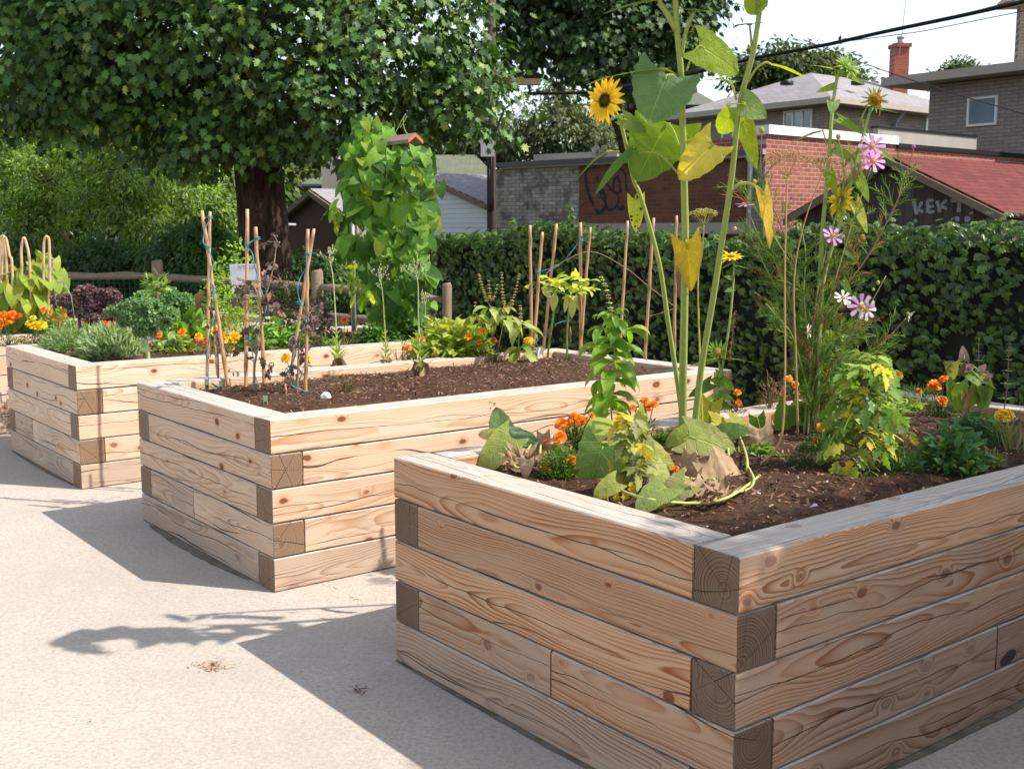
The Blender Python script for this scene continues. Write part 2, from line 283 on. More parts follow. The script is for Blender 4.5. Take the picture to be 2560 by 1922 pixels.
# ------------------------------------------------------------ mesh builder
WL = {}
class MB:
    def __init__(s): s.v = []; s.f = {}; s.c = []; s.u = []; s.n = 0
    def add(s, v, faces, col=(.5, .5, .5), uv=None):
        v = np.asarray(v, float).reshape(-1, 3); k = len(v)
        s.v.append(v)
        c = np.asarray(col, float)
        s.c.append(np.tile(c, (k, 1)) if c.ndim == 1 else c)
        s.u.append(np.zeros((k, 3)) if uv is None else np.asarray(uv, float))
        if isinstance(faces, np.ndarray): s.f.setdefault(faces.shape[1], []).append(faces + s.n)
        else:
            g = {}
            for f in faces: g.setdefault(len(f), []).append(f)
            for q, l in g.items(): s.f.setdefault(q, []).append(np.array(l) + s.n)
        s.n += k
    def scatter(s, tv, tf, pos, rot, sc, col, tuv=None):
        """copies of a small template: tv (k,3), tf (m,q), pos (n,3), rot (n,3,3), sc (n,) or (n,3), col (n,3) or (n,k,3)"""
        n, k = len(pos), len(tv)
        if n == 0: return
        sc = np.asarray(sc, float); sc = np.full(n, float(sc)) if sc.ndim == 0 else sc
        if sc.ndim == 1: sc = sc[:, None]
        P = np.einsum('nij,nkj->nki', rot, tv[None]*sc[:, None, :]) + pos[:, None]
        col = np.asarray(col, float); cc = np.repeat(col, k, 0) if col.ndim == 2 else col.reshape(-1, 3)
        F = (tf[None] + (np.arange(n)*k)[:, None, None]).reshape(-1, tf.shape[1])
        s.add(P.reshape(-1, 3), F, cc, None if tuv is None else np.tile(tuv, (n, 1)))
    def box(s, c, d, rz=0., col=(.5, .5, .5)):
        c = np.asarray(c, float); h = np.asarray(d, float)/2
        q = np.array([[i, j, k] for i in (-1, 1) for j in (-1, 1) for k in (-1, 1)])*h
        cs, sn = math.cos(rz), math.sin(rz)
        q = np.stack([q[:, 0]*cs-q[:, 1]*sn, q[:, 0]*sn+q[:, 1]*cs, q[:, 2]], 1)
        s.add(q+c, [(0, 1, 3, 2), (4, 6, 7, 5), (0, 4, 5, 1), (2, 3, 7, 6), (0, 2, 6, 4), (1, 5, 7, 3)], col)
    def tube(s, pts, r, n=6, col=(.5, .5, .5), cap=True):
        p = np.asarray(pts, float); m = len(p); r = np.broadcast_to(np.asarray(r, float), (m,))
        c = np.asarray(col, float); c = np.tile(c, (m, 1)) if c.ndim == 1 else c
        t = nrm(np.gradient(p, axis=0))
        ref = A(0, 0, 1) if abs(t[0][2]) < .9 else A(1, 0, 0)
        a = nrm(np.cross(t[0], ref)); V = []
        for i in range(m):
            a = nrm(a - t[i]*np.dot(a, t[i])); b = np.cross(t[i], a)
            th = np.arange(n)*2*math.pi/n
            V.append(p[i] + r[i]*(np.cos(th)[:, None]*a + np.sin(th)[:, None]*b))
        V = np.concatenate(V); i, j = np.meshgrid(np.arange(m-1), np.arange(n), indexing='ij')
        i, j = i.ravel(), j.ravel(); j2 = (j+1) % n
        F = np.stack([i*n+j, i*n+j2, (i+1)*n+j2, (i+1)*n+j], 1)
        s.add(V, F, np.repeat(c, n, 0))
        if cap:
            s.f.setdefault(n, []).append(np.array([[s.n-n+q for q in range(n)]])); s.f[n].append(np.array([[s.n-m*n+q for q in range(n-1, -1, -1)]]))
    def ball(s, c, r, col, nu=10, nv=7, ax=None):
        c = np.asarray(c, float); r = np.broadcast_to(np.asarray(r, float), (3,)); V = []
        for i in range(nv+1):
            ph = math.pi*i/nv
            for j in range(nu):
                th = 2*math.pi*j/nu; V.append((math.sin(ph)*math.cos(th), math.sin(ph)*math.sin(th), math.cos(ph)))
        V = np.array(V)*r
        if ax is not None: V = V @ frame(ax, A(0, 0, 1))[[1, 2, 0]]
        F = [(i*nu+j, (i+1)*nu+j, (i+1)*nu+(j+1) % nu, i*nu+(j+1) % nu) for i in range(nv) for j in range(nu)]
        s.add(V+c, F, col)
    def build(s, name, mat, parent=None, origin=None, smooth=True, rz=0.):
        v = np.concatenate(s.v); me = bpy.data.meshes.new(name)
        org = WL[parent.name] if parent is not None else (np.zeros(3) if origin is None else np.asarray(origin, float))
        v = v - org
        nl = sum(a.size for l in s.f.values() for a in l); nf = sum(len(a) for l in s.f.values() for a in l)
        me.vertices.add(len(v)); me.vertices.foreach_set('co', v.ravel().astype('f4'))
        me.loops.add(nl); me.polygons.add(nf)
        lo, st, tot, at_ = [], [], [], 0
        for q, l in s.f.items():
            a = np.concatenate(l); lo.append(a.ravel()); st.append(at_+np.arange(len(a))*q); tot.append(np.full(len(a), q)); at_ += a.size
        me.loops.foreach_set('vertex_index', np.concatenate(lo).astype('i4'))
        me.polygons.foreach_set('loop_start', np.concatenate(st).astype('i4'))
        me.polygons.foreach_set('loop_total', np.concatenate(tot).astype('i4'))
        me.polygons.foreach_set('use_smooth', np.full(nf, smooth))
        me.update(calc_edges=True)
        ca = me.attributes.new('col', 'FLOAT_COLOR', 'POINT')
        ca.data.foreach_set('color', np.concatenate([np.concatenate(s.c), np.ones((len(v), 1))], 1).ravel().astype('f4'))
        u = np.concatenate(s.u)
        if u.any():
            ua = me.attributes.new('luv', 'FLOAT_VECTOR', 'POINT'); ua.data.foreach_set('vector', u.ravel().astype('f4'))
        me.materials.append(mat); o = bpy.data.objects.new(name, me); C.objects.link(o)
        if parent is not None: o.parent = parent; WL[o.name] = org
        else: o.location = tuple(org); WL[o.name] = org
        return o

def tag(o, label, cat, group=None, kind=None):
    if label: o['label'] = label
    if cat: o['category'] = cat
    if group: o['group'] = group
    if kind: o['kind'] = kind
    return o
def thing(name, label, cat, loc=(0, 0, 0), group=None, rz=0.):
    o = bpy.data.objects.new(name, None); C.objects.link(o); o.location = tuple(float(x) for x in loc); o.empty_display_size = .1
    WL[o.name] = np.asarray(loc, float); o.rotation_euler = (0, 0, rz)
    return tag(o, label, cat, group)
def struct(name, mb, mat, kind='structure'):
    o = mb.build(name, mat); o['kind'] = kind; return o

def frame(d, up):
    """rows? returns matrix with COLUMNS (side, dir, normal) so that template x=across, y=along, z=up; as array (3,3) or (n,3,3)"""
    d = nrm(d); up = np.broadcast_to(np.asarray(up, float), d.shape)
    s = nrm(np.cross(d, up)); n = np.cross(s, d)
    return np.stack([s, d, n], -1)

# leaf templates: x across, y along (0..1), z up
def leaf_t(prof, rows=6, fold=.15, bend=.3, cols=3, lobe=0., wav=0., seed=0):
    rg = np.random.default_rng(seed); V, U = [], []; y, z, ang = 0., 0., 0.; ts = np.linspace(0, 1, rows)
    for i, t in enumerate(ts):
        if i: ang = -bend*t*1.6; y += math.cos(ang)/(rows-1); z += math.sin(ang)/(rows-1)
        w = prof(t)
        for x in np.linspace(-1, 1, cols):
            yy = y - lobe*abs(x)**1.5*(1-t)**2
            V.append((x*w/2, yy, z+fold*abs(x)*w + (wav*rg.uniform(-1, 1)*abs(x) if 0 < i < rows-1 else 0))); U.append((x, t, 0))
    F = [(i*cols+j, i*cols+j+1, (i+1)*cols+j+1, (i+1)*cols+j) for i in range(rows-1) for j in range(cols-1)]
    return np.array(V), np.array(F), np.array(U)
def P_ov(t, w=.5, a=.8): return max(.012, w*math.sin(math.pi*t**a)**.85)
T = {}
T['ov'] = leaf_t(lambda t: P_ov(t, .5), 6, .15, .35)
T['basil'] = leaf_t(lambda t: P_ov(t, .58), 6, .3, .8)
T['lance'] = leaf_t(lambda t: P_ov(t, .22, .9), 5, .15, .3)
T['strap'] = leaf_t(lambda t: .1*(1-t**3)+.01, 5, .1, .35)
T['needle'] = leaf_t(lambda t: .05*(1-t**3)+.008, 4, .0, .25, 2)
def P_heart(t, w=1.): return max(.02, w*((math.sin(math.pi*min(1, (t+.16)/1.16)**.72))**.8)*(1-.25*t))
T['heart'] = leaf_t(lambda t: max(.02, 1.22*(t+.25)**.4*(1-t)**.9), 9, .07, .42, 5, .22, .02)
T['heartw'] = leaf_t(lambda t: max(.02, 1.30*(t+.22)**.38*(1-t)**.68)*(1+.05*math.sin(t*31)), 13, .05, .40, 7, .26, .016, 3)
T['round'] = leaf_t(lambda t: max(.05, .98*math.sin(math.pi*(.06+.94*t))**.55), 7, .08, .2, 5, .08, .03)
T['diamond'] = (np.array([(0, 0, 0), (.26, .45, .05), (0, 1, 0), (-.26, .45, .05)]), np.array([(0, 1, 2, 3)]), None)
T['thin'] = (np.array([(0, 0, 0), (.13, .4, .03), (0, 1, -.05), (-.13, .4, .03)]), np.array([(0, 1, 2, 3)]), None)
def maple_t(seed):
    rg = np.random.default_rng(seed)
    pol = [(0, 0), (-18, .33), (-62, .62), (-50, .40), (-42, .50), (-30, .85), (-24, .62), (-12, .66), (0, 1.0)]
    pts = [(math.sin(R(a))*l*.95, .12+math.cos(R(a))*l*.9) for a, l in pol[1:]]
    pts = [(-.02, 0), (-.34, .02), (-.22, .2)] + [(x, y) for x, y in [(-.56, .30), (-.36, .42), (-.44, .60), (-.56, .80), (-.24, .68), (-.22, .80), (0, 1.05)]]
    full = pts + [(-x, y) for x, y in pts[::-1][1:]]
    V = np.array([(x, y, .10*abs(x)-.16*y*y+rg.uniform(-.04, .04)) for x, y in full]+[(0, .35, .0)])
    n = len(full); F = np.array([(n, (i+1) % n, i) for i in range(n)])
    return V, F, None
T['maple'] = maple_t(1); T['maple2'] = maple_t(7)
def tom_t():
    pts = [(-.03, 0), (-.2, .12), (-.13, .25), (-.33, .36), (-.2, .48), (-.3, .62), (-.15, .7), (-.12, .85), (0, 1.)]
    full = pts + [(-x, y) for x, y in pts[::-1][1:]]
    V = np.array([(x, y, .12*abs(x)-.25*y*y) for x, y in full]+[(0, .4, -.05)]); n = len(full)
    return V, np.array([(n, (i+1) % n, i) for i in range(n)]), None
T['tomato'] = tom_t()
T['square'] = (np.array([(-.5, 0, 0), (.5, 0, .05), (.45, 1, .1), (-.45, 1, 0)]), np.array([(0, 1, 2, 3)]), None)

def cols(rg, n, base, var=.2, alt=None, altp=.0):
    b = np.asarray(base, float)
    if b.ndim == 2:
        k = rg.random((n, 1)); i = rg.integers(0, len(b), n); b = b[i]
    c = b*(1+rg.uniform(-var, var, (n, 1)))*(1+rg.uniform(-var*.3, var*.3, (n, 3)))
    if alt is not None: m = rg.random(n) < altp; c = np.where(m[:, None], np.asarray(alt)*(1+rg.uniform(-var, var, (n, 1))), c)
    return np.clip(c, 0, 1)
def runit(rg, n): return nrm(rg.normal(size=(n, 3)))
# ------------------------------------------------------------ the setting: ground and patio
YAW = R(38.0); VV = A(math.cos(YAW), math.sin(YAW), 0); UU = A(-math.sin(YAW), math.cos(YAW), 0)   # VV along the planters, UU across them
m = MB(); q = 150
m.add([(-q, -30, -.004), (q, -30, -.004), (q, 2*q, -.004), (-q, 2*q, -.004)], [(0, 1, 2, 3)]); struct('ground', m, M['dirt'])
HQ = A(3.2, 7.0, 0)                                                  # a point of the hedge line, which runs along UU
def hd(t, off=0.): return HQ + UU*t + VV*off
m = MB(); a, b = hd(-16, -.1), hd(6.2, -.1)
m.add([a, b, A(-6.5, 12.3, 0), A(-14, 12.6, 0), A(-14, -8, 0), A(8, -8, 0)], [(0, 1, 2, 3, 4, 5)]); struct('patio', m, M['conc'])

# ------------------------------------------------------------ planters
HT, TT, WD, LN = .15, .15, 1.577, 2.906
seedrng = random.Random(5)
def timber(parent, p, d, L, zc, wea, hh=HT):
    """one squared timber starting at p (outer corner line centre), running along d"""
    m = MB(); h, b = (hh-.0055)/2, .0045; w = (TT-.003)/2; l = L/2-.0015
    nseg = max(2, int(L/.25)); rg = np.random.default_rng(seedrng.randrange(9999))
    prof = [(-w+b, -h), (w-b, -h), (w, -h+b), (w, h-b), (w-b, h), (-w+b, h), (-w, h-b), (-w, -h+b)]
    xs = [-l, -l+b*.5] + list(np.linspace(-l, l, nseg+1)[1:-1]) + [l-b*.5, l]
    V = []
    for i, x in enumerate(xs):
        k = .965 if i in (0, len(xs)-1) else 1.
        for (y, z) in prof: V.append((x, y*k + rg.uniform(-.0007, .0007), z*k + rg.uniform(-.0008, .0008)))
    n = len(xs); F = [(i*8+j, (i+1)*8+j, (i+1)*8+(j+1) % 8, i*8+(j+1) % 8) for i in range(n-1) for j in range(8)]
    F += [tuple(range(8)), tuple(range((n-1)*8+7, (n-1)*8-1, -1))]
    m.add(V, F); o = m.build('timber', M['wood'], None, None, False)
    o.parent = parent
    c = p + d*L/2; ang = math.atan2(d[1], d[0])
    o.location = tuple(c-WL[parent.name]) if True else 0; o.location.z = zc; o.rotation_euler = (0, 0, ang)
    o['seed'] = seedrng.random(); o['weather_shade'] = wea; o['tan'] = TAN[0]
    return o
TAN = [0.]
def planter(N, label, s, lsplit=None, rsplit=None, soil_seed=0, front_shade=0.):  # last argument: shade on the front timbers, painted in as extra greying
    root = thing('raised_planter', label, 'planter', (N[0], N[1], 0), 'raised timber planters standing in a row')
    seedrng.seed(s); N = A(N[0], N[1], 0); h = TT/2
    for c in range(5):
        z = .75 - HT*(c+.5); even = c % 2 == 0; wea = (.0, .12, .16, .32, .95)[c]
        def run(p, d, L, w_, sp_=None):
            if sp_ and c == 3:
                timber(root, p, d, sp_, z, w_+.1); timber(root, p+d*sp_, d, L-sp_, z, w_+.35 if lsplit == sp_ else w_)
            else: timber(root, p, d, L, z, w_)
        if even:
            run(N+UU*h, VV, LN-TT, wea+front_shade); run(N+VV*(LN-h), UU, WD-TT, wea)
            run(N+UU*(WD-h)+VV*TT, VV, LN-TT, wea); run(N+VV*h+UU*TT, UU, WD-TT, wea)
        else:
            run(N+UU*h+VV*TT, VV, LN-TT, wea+front_shade, rsplit); run(N+VV*(LN-h)+UU*TT, UU, WD-TT, wea)
            run(N+UU*(WD-h), VV, LN-TT, wea); run(N+VV*h, UU, WD-TT, wea, lsplit)
    # soil
    rg = np.random.default_rng(soil_seed); nu, nv = 90, 50; m = MB()
    us = np.linspace(TT+.002, LN-TT-.002, nu); vs = np.linspace(TT+.002, WD-TT-.002, nv)
    from mathutils import noise as mn
    V = np.zeros((nu, nv, 3))
    for i, a in enumerate(us):
        for j, b in enumerate(vs):
            e = min(a-TT, LN-TT-a, b-TT, WD-TT-b); z = .700 + .03*min(1, e/.25)
            z += .016*mn.noise(Vector((a*4, b*4, s))) + .010*mn.noise(Vector((a*14, b*14, s))) + .006*mn.noise(Vector((a*37, b*37, s)))
            p = N + VV*a + UU*b; V[i, j] = (p[0], p[1], z)
    I, J = np.meshgrid(np.arange(nu-1), np.arange(nv-1), indexing='ij'); I, J = I.ravel(), J.ravel()
    F = np.stack([I*nv+J, (I+1)*nv+J, (I+1)*nv+J+1, I*nv+J+1], 1); m.add(V.reshape(-1, 3), F)
    m.build('soil', M['soil'], root)
    n = 9000; a = rg.uniform(TT+.01, LN-TT-.01, n); b = rg.uniform(TT+.01, WD-TT-.01, n)
    ia = ((a-us[0])/(us[-1]-us[0])*(nu-1)).astype(int).clip(0, nu-1); ib = ((b-vs[0])/(vs[-1]-vs[0])*(nv-1)).astype(int).clip(0, nv-1)
    P = V[ia, ib].copy(); P[:, :2] = (N[:2] + VV[:2]*a[:, None] + UU[:2]*b[:, None]); P[:, 2] += rg.uniform(-.002, .006, n)
    d = runit(rg, n); d[:, 2] *= .35; up = runit(rg, n)*.45 + A(0, 0, 1)
    sc = np.stack([rg.uniform(.002, .008, n), rg.uniform(.008, .034, n)*rg.random(n)**.5, np.full(n, .01)], 1)
    m = MB(); m.scatter(T['square'][0], T['square'][1], P, frame(d, up), sc, cols(rg, n, [(.10, .055, .034), (.05, .03, .02), (.19, .095, .055), (.27, .15, .09)], .3, (.38, .28, .2), .025))
    tag(m.build('mulch', M['chip'], root), None, None, None, 'stuff')
    return root
PA, PB, PC, PD = (-2.588, 6.619), (-1.018, 4.661), (.552, 2.650), (-4.16, 8.33)
TAN[0] = 1.
planter(PC, 'nearest timber planter, with the tall sunflowers and cosmos growing in it', 3, .71, 1.1, 3, .38)
TAN[0] = .25
planter(PB, 'second timber planter from the front, mostly bare mulch with cane tripods', 14, .86, None, 2)
TAN[0] = .1
planter(PA, 'third timber planter, full of kale, lavender and the bean trellis', 22, 1.0, None, 7)
planter(PD, 'farthest timber planter at the left edge, with bent canes and climbing beans', 31, None, None, 9)
TAN[0] = 1.
planter((2.122, .639), 'added timber planter outside the lower right edge, blocking light from the near planter', 41, None, None, 11)  # unseen, added to cut sky and bounce light on the near planter's front
# damp stains along the feet of the planters
def stain(name, pts, label):
    m = MB(); P = np.array(pts, float); n = len(P)
    m.add(np.concatenate([P, [P.mean(0)]]), [(i, (i+1) % n, n) for i in range(n)]); o = m.build(name, M['damp']); tag(o, None, None, None, 'structure')
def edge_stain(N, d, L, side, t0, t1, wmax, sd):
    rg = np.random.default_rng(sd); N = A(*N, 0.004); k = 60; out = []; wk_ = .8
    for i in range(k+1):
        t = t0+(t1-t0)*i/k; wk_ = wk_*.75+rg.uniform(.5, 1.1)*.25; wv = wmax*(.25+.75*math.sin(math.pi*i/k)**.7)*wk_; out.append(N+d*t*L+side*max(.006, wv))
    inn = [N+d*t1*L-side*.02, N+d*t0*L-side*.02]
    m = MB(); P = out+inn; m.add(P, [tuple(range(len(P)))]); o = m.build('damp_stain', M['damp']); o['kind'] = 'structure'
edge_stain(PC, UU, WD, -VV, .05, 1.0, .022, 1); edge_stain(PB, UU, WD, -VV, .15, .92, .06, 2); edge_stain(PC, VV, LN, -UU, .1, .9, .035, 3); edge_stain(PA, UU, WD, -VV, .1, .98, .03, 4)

# orange spray marks, litter on the concrete
def dashes(name, label, cat, pts, r, col):
    rg = np.random.default_rng(len(pts)); m = MB()
    for (a, b, n) in pts:
        p0, p1 = atz(*a, .005), atz(*b, .005)
        for i in range(n):
            c = p0+(p1-p0)*rg.random()+A(rg.normal()*r, rg.normal()*r*.5, 0); s = r*rg.uniform(.25, .7); th = np.sort(rg.random(7)*6.28)
            P = [c+A(math.cos(t)*s, math.sin(t)*s*.8, 0)*rg.uniform(.6, 1.2) for t in th]; c[2] = .005
            for pp in P: pp[2] = .005+i*.00012
            m.add(P, [tuple(range(7))], cols(rg, 1, col, .12)[0])
    return tag(m.build(name, M['chip']), label, cat)
dashes('paint_mark', 'faint orange spray paint mark on the concrete between the two nearest planters', 'paint mark', [((935, 1518), (945, 1525), 5), ((965, 1540), (990, 1548), 6)], .012, (.62, .28, .17))
dashes('paint_streak', 'faint yellow chalky streak on the concrete beside the second planter', 'paint mark', [((815, 1458), (845, 1468), 9), ((865, 1485), (925, 1508), 14)], .012, (.60, .47, .30))
def litter(px, py, n, spread, label, col, sd):
    rg = np.random.default_rng(sd); m = MB(); c = atz(px, py, .01); P = c+np.stack([rg.normal(0, spread, n), rg.normal(0, spread*.6, n), rg.uniform(-.004, .01, n)], 1)
    d = runit(rg, n); d[:, 2] *= .2
    m.scatter(T['lance'][0], T['lance'][1], P, frame(d, runit(rg, n)*.4+A(0, 0, 1)), rg.uniform(.012, .035, n), cols(rg, n, col, .25))
    return tag(m.build('dry_petals', M['dry']), label, 'plant litter')
litter(532, 1660, 60, .028, 'small heap of dry tan petals on the sunlit concrete', (.42, .27, .15), 3)
litter(895, 1722, 12, .02, 'few dark brown leaf scraps on the shaded concrete', (.10, .05, .035), 4)
rg = np.random.default_rng(77); n = 260; P = np.stack([rg.uniform(-3.5, 1.5, n), rg.uniform(2.2, 8, n), rg.uniform(.002, .008, n)], 1)
m = MB(); d = runit(rg, n); d[:, 2] *= .1; m.scatter(T['lance'][0], T['lance'][1], P, frame(d, runit(rg, n)*.3+A(0, 0, 1)), rg.uniform(.004, .020, n), cols(rg, n, [(.12, .06, .035), (.05, .03, .02), (.3, .2, .1)], .3))
o = m.build('ground_litter', M['dry']); o['kind'] = 'stuff'

# ------------------------------------------------------------ hedge: a long fence overgrown with creeper
def hedge():
    rg = np.random.default_rng(11); t0, t1 = -6.5, 6.7
    root = thing('creeper_hedge', 'long dark green hedge of creeper leaves running behind the planters', 'hedge', hd(0))
    def top(t): return 1.55 + .055*math.sin(t*1.7) + .035*math.sin(t*4.1+1) + (.10 if t < -.2 else 0)*min(1, (-.2-t)/2)
    m = MB(); L = t1-t0; k = 60; V = []
    for i in range(k+1):
        t = t0+L*i/k
        for off in (.13, .42): V += [hd(t, off)+A(0, 0, .0), hd(t, off)+A(0, 0, top(t)-.14)]
    F = []
    for i in range(k):
        a, b = i*4, (i+1)*4; F += [(a, b, b+1, a+1), (a+2, a+3, b+3, b+2), (a+1, b+1, b+3, a+3)]
    F += [(0, 1, 3, 2), (k*4, k*4+2, k*4+3, k*4+1)]; m.add(V, F); m.build('woody_core', M['fence'], root)
    n = 17000; t = rg.uniform(t0, t1, n); face = rg.random(n) < .74
    tp = np.array([top(x) for x in t]); zz = np.where(face, rg.random(n)**.85*tp, tp-.06+rg.uniform(-.07, .07, n)*np.where(rg.random(n) < .2, 1.8, 1))
    bulge = .05*np.sin(t*3.1+zz*4)+.04*np.sin(t*7.3-zz*6)
    off = np.where(face, rg.uniform(-.05, .12, n)-bulge, rg.uniform(-.05, .50, n))
    P = HQ+UU*t[:, None]+VV*off[:, None]; P[:, 2] = zz
    out = np.where(face[:, None], -VV*1.+A(0, 0, .35), A(0, 0, 1.)-VV*.35)+runit(rg, n)*.42
    d0 = np.where(face[:, None], A(0, 0, -1.), -VV*.8+A(0, 0, -.3))+runit(rg, n)*.45
    Fm = frame(d0, out)
    base = cols(rg, n, [(.065, .125, .030), (.088, .165, .036), (.045, .095, .034), (.12, .20, .042)], .3, (.11, .20, .035), .06)
    m = MB()
    for a in (-62, -32, 0, 32, 62):                                  # five leaflets fan from one point
        c, s_ = math.cos(R(a)), math.sin(R(a)); Rl = np.array([(c, s_, 0), (-s_, c, 0), (0, 0, 1)]).T
        m.scatter(T['ov'][0], T['ov'][1], P, Fm @ Rl, rg.uniform(.034, .064, n)*(1-.2*abs(a)/62), base*(1+rg.uniform(-.1, .1, (n, 1))))
    m.build('foliage', M['gloss'], root)
    for t, h in ((-3.9, .4), (-3.0, .3), (-1.9, .15), (1.9, .1), (4.4, .2), (5.2, .12)):
        m = MB(); p = hd(t, .1)+A(0, 0, top(t)-.05); e = p+A(rg.normal()*.05, 0, h); m.tube([p, (p+e)/2+A(.02, 0, 0), e], [.005, .004, .002], 5, (.16, .12, .05))
        k = int(h*40)+3; q = p+(e-p)*np.linspace(.1, 1, k)[:, None]; d = runit(rg, k); d[:, 2] *= .3
        for a in (-30, 0, 30):
            m.scatter(T['ov'][0], T['ov'][1], q, frame(d+runit(rg, k)*.3, np.tile(A(0, 0, 1), (k, 1))), .075, cols(rg, k, (.11, .19, .04), .25))
        m.build('shoot', M['gloss'], root)
hedge()

# ------------------------------------------------------------ split rail fence with wire mesh
def rail_fence():
    F0 = [A(-9.6, 13.4, 0), A(-6.7, 12.95, 0), A(-3.93, 12.5, 0), A(-1.99, 11.5, 0), A(-.61, 10.5, 0)]; HTs = [1.24, 1.24, 1.235, 1.16, 1.07]
    root = thing('split_rail_fence', 'rustic split rail fence with green wire mesh behind the planters', 'fence', F0[2])
    rg = np.random.default_rng(4)
    for p, h in zip(F0, HTs):
        m = MB(); r = .062 if h > 1.1 else .045
        m.tube([p, p+A(0, 0, h*.5), p+A(.005, 0, h-.03), p+A(0, 0, h)], [r*1.05, r, r, r*.82], 8); m.build('post', M['rail'], root)
    for a, b, ha, hb in zip(F0[:-1], F0[1:], HTs[:-1], HTs[1:]):
        for fr in (.85, .60, .24):
            p, q = a+A(0, 0, ha*fr), b+A(0, 0, hb*fr); m = MB(); k = 9
            pts = [p+(q-p)*i/(k-1)+rg.normal(0, .006, 3) for i in range(k)]
            m.tube(pts, [.022]+[.043+rg.uniform(-.006, .006) for _ in range(k-2)]+[.022], 7); m.build('rail', M['rail'], root)
    m = MB()
    for a, b, ha, hb in zip(F0[:-1], F0[1:], HTs[:-1], HTs[1:]):
        L = np.linalg.norm(b-a); d = (b-a)/L; nx = A(d[1], -d[0], 0)*.05; n = int(L/.06)
        for i in range(n+1):
            p = a+d*L*i/n+nx; m.tube([p, p+A(0, 0, ha*.83)], 0.002, 3, cap=False)
        for j in range(18):
            z = .02+j*.06; m.tube([a+nx+A(0, 0, min(z, ha*.83)), b+nx+A(0, 0, min(z, hb*.83))], 0.002, 3, cap=False)
    m.build('wire_mesh', M['mesh'], root)
rail_fence()

# ------------------------------------------------------------ buildings
def wall(parent, name, p0, p1, z0, z1, th, mat, back=True):
    """upright slab from p0 to p1 (xy); its local x runs along it so brick and boards follow"""
    p0, p1 = A(p0[0], p0[1], 0), A(p1[0], p1[1], 0); L = np.linalg.norm(p1-p0); ang = math.atan2(p1[1]-p0[1], p1[0]-p0[0])
    m = MB(); m.box((L/2, th/2, (z0+z1)/2), (L, th, z1-z0)); o = m.build(name, mat, None, None, False)
    o.parent = parent; o.location = tuple(p0-WL[parent.name]) if parent else tuple(p0); o.rotation_euler = (0, 0, ang); return o
def poly(parent, name, pts, mat, th=.06, local=None):
    """thick flat polygon; local x along first edge, y up the slope"""
    P = np.array(pts, float); x = nrm(P[1]-P[0]); n = nrm(np.cross(x, P[-1]-P[0])); y = np.cross(n, x)
    Q = np.stack([(P-P[0]) @ x, (P-P[0]) @ y, (P-P[0]) @ n], 1); k = len(P)
    V = np.concatenate([Q, Q-A(0, 0, th)]); F = [tuple(range(k)), tuple(range(2*k-1, k-1, -1))]+[(i, i+k, (i+1) % k+k, (i+1) % k) for i in range(k)]
    m = MB(); m.add(V, F); o = m.build(name, mat, None, None, False)
    from mathutils import Matrix
    Rm = Matrix([[x[i], y[i], n[i]] for i in range(3)]).to_4x4(); Rm.translation = Vector(tuple(P[0]-(WL[parent.name] if parent else 0)))
    o.parent = parent; o.matrix_local = Rm; return o
def bxw(parent, name, p0, p1, z0, z1, mat, out=.04, th=.06):
    """a band lying against a wall face p0-p1, standing proud of it by out"""
    p0, p1 = A(p0[0], p0[1], 0), A(p1[0], p1[1], 0); d = nrm(p1-p0); nrm_ = A(d[1], -d[0], 0)
    return wall(parent, name, p0+nrm_*out, p1+nrm_*out, z0, z1, th, mat)
def zy(py, Y): return HC + 1.0*(ray(0, py)[2]/ray(0, py)[1])*Y       # height of photo row py at depth Y
def window(parent, p0, p1, z0, z1, panes=2, frame_m='white'):
    """glazed window set into a wall face from p0 to p1"""
    p0, p1 = A(p0[0], p0[1], 0), A(p1[0], p1[1], 0); d = nrm(p1-p0); out = A(d[1], -d[0], 0)*.02; L = np.linalg.norm(p1-p0); f = .05
    ang = math.atan2(d[1], d[0]); m = MB()
    def b(x0, x1, a, c, y=0., t=.05): m.box((( x0+x1)/2, y, (a+c)/2), (x1-x0, t, c-a))
    b(0, L, z1-f, z1); b(0, L, z0, z0+f); b(0, f, z0+f, z1-f); b(L-f, L, z0+f, z1-f)
    for i in range(1, panes): b(L*i/panes-f/2, L*i/panes+f/2, z0+f, z1-f)
    o = m.build('window', M[frame_m], None, None, False); o.parent = parent; o.location = tuple(p0+out-WL[parent.name]); o.rotation_euler = (0, 0, ang); WL[o.name] = p0+out
    m = MB(); m.box((L/2, .012, (z0+z1)/2), (L-2*f-.002, .01, z1-z0-2*f-.002)); g = m.build('pane', M['glass'], None, None, False); g.parent = o
    return o

# long low brick garage, whitewashed at its left end
gA, gB = A(-.34, 24, 0), A(4.43, 20, 0); gd = nrm(gB-gA); gn = A(gd[1], -gd[0], 0); gL = np.linalg.norm(gB-gA)
def gp(px):                                                           # point of the garage front seen at photo column px
    k = (px-1280)/FPX; t = (k*gA[1]-gA[0])/(gd[0]-k*gd[1]); return gA+gd*t
r = thing('brick_garage', 'low brick garage behind the hedge, left part whitewashed, with black graffiti', 'garage', gA)
zt = 2.86; s1, s2 = gp(1445), gp(1868)
wall(r, 'whitewashed_wall', gA, s1, 1.72, zt, .3, M['brick_w']); wall(r, 'red_brick_wall', s1, s2, 1.72, zt, .3, M['brick_r']); wall(r, 'corner_pier', s2, gB, 0, zt, .3, M['brick_w'])
wall(r, 'whitewashed_pier', gA, gp(1335), 0, 1.718, .3, M['brick_w'])
bxw(r, 'lintel', gp(1335), gp(1880), 1.52, 1.72, M['trim'], .05, .32)
wall(r, 'left_side_wall', gA-gn*5+gd*.002, gA-gn*.31+gd*.002, 0, zt, .25, M['brick_w'])
wall(r, 'garage_opening', gp(1335)+A(.1, .25, 0), gp(1868)+A(.1, .25, 0), 0, 1.52, .05, M['dark'])
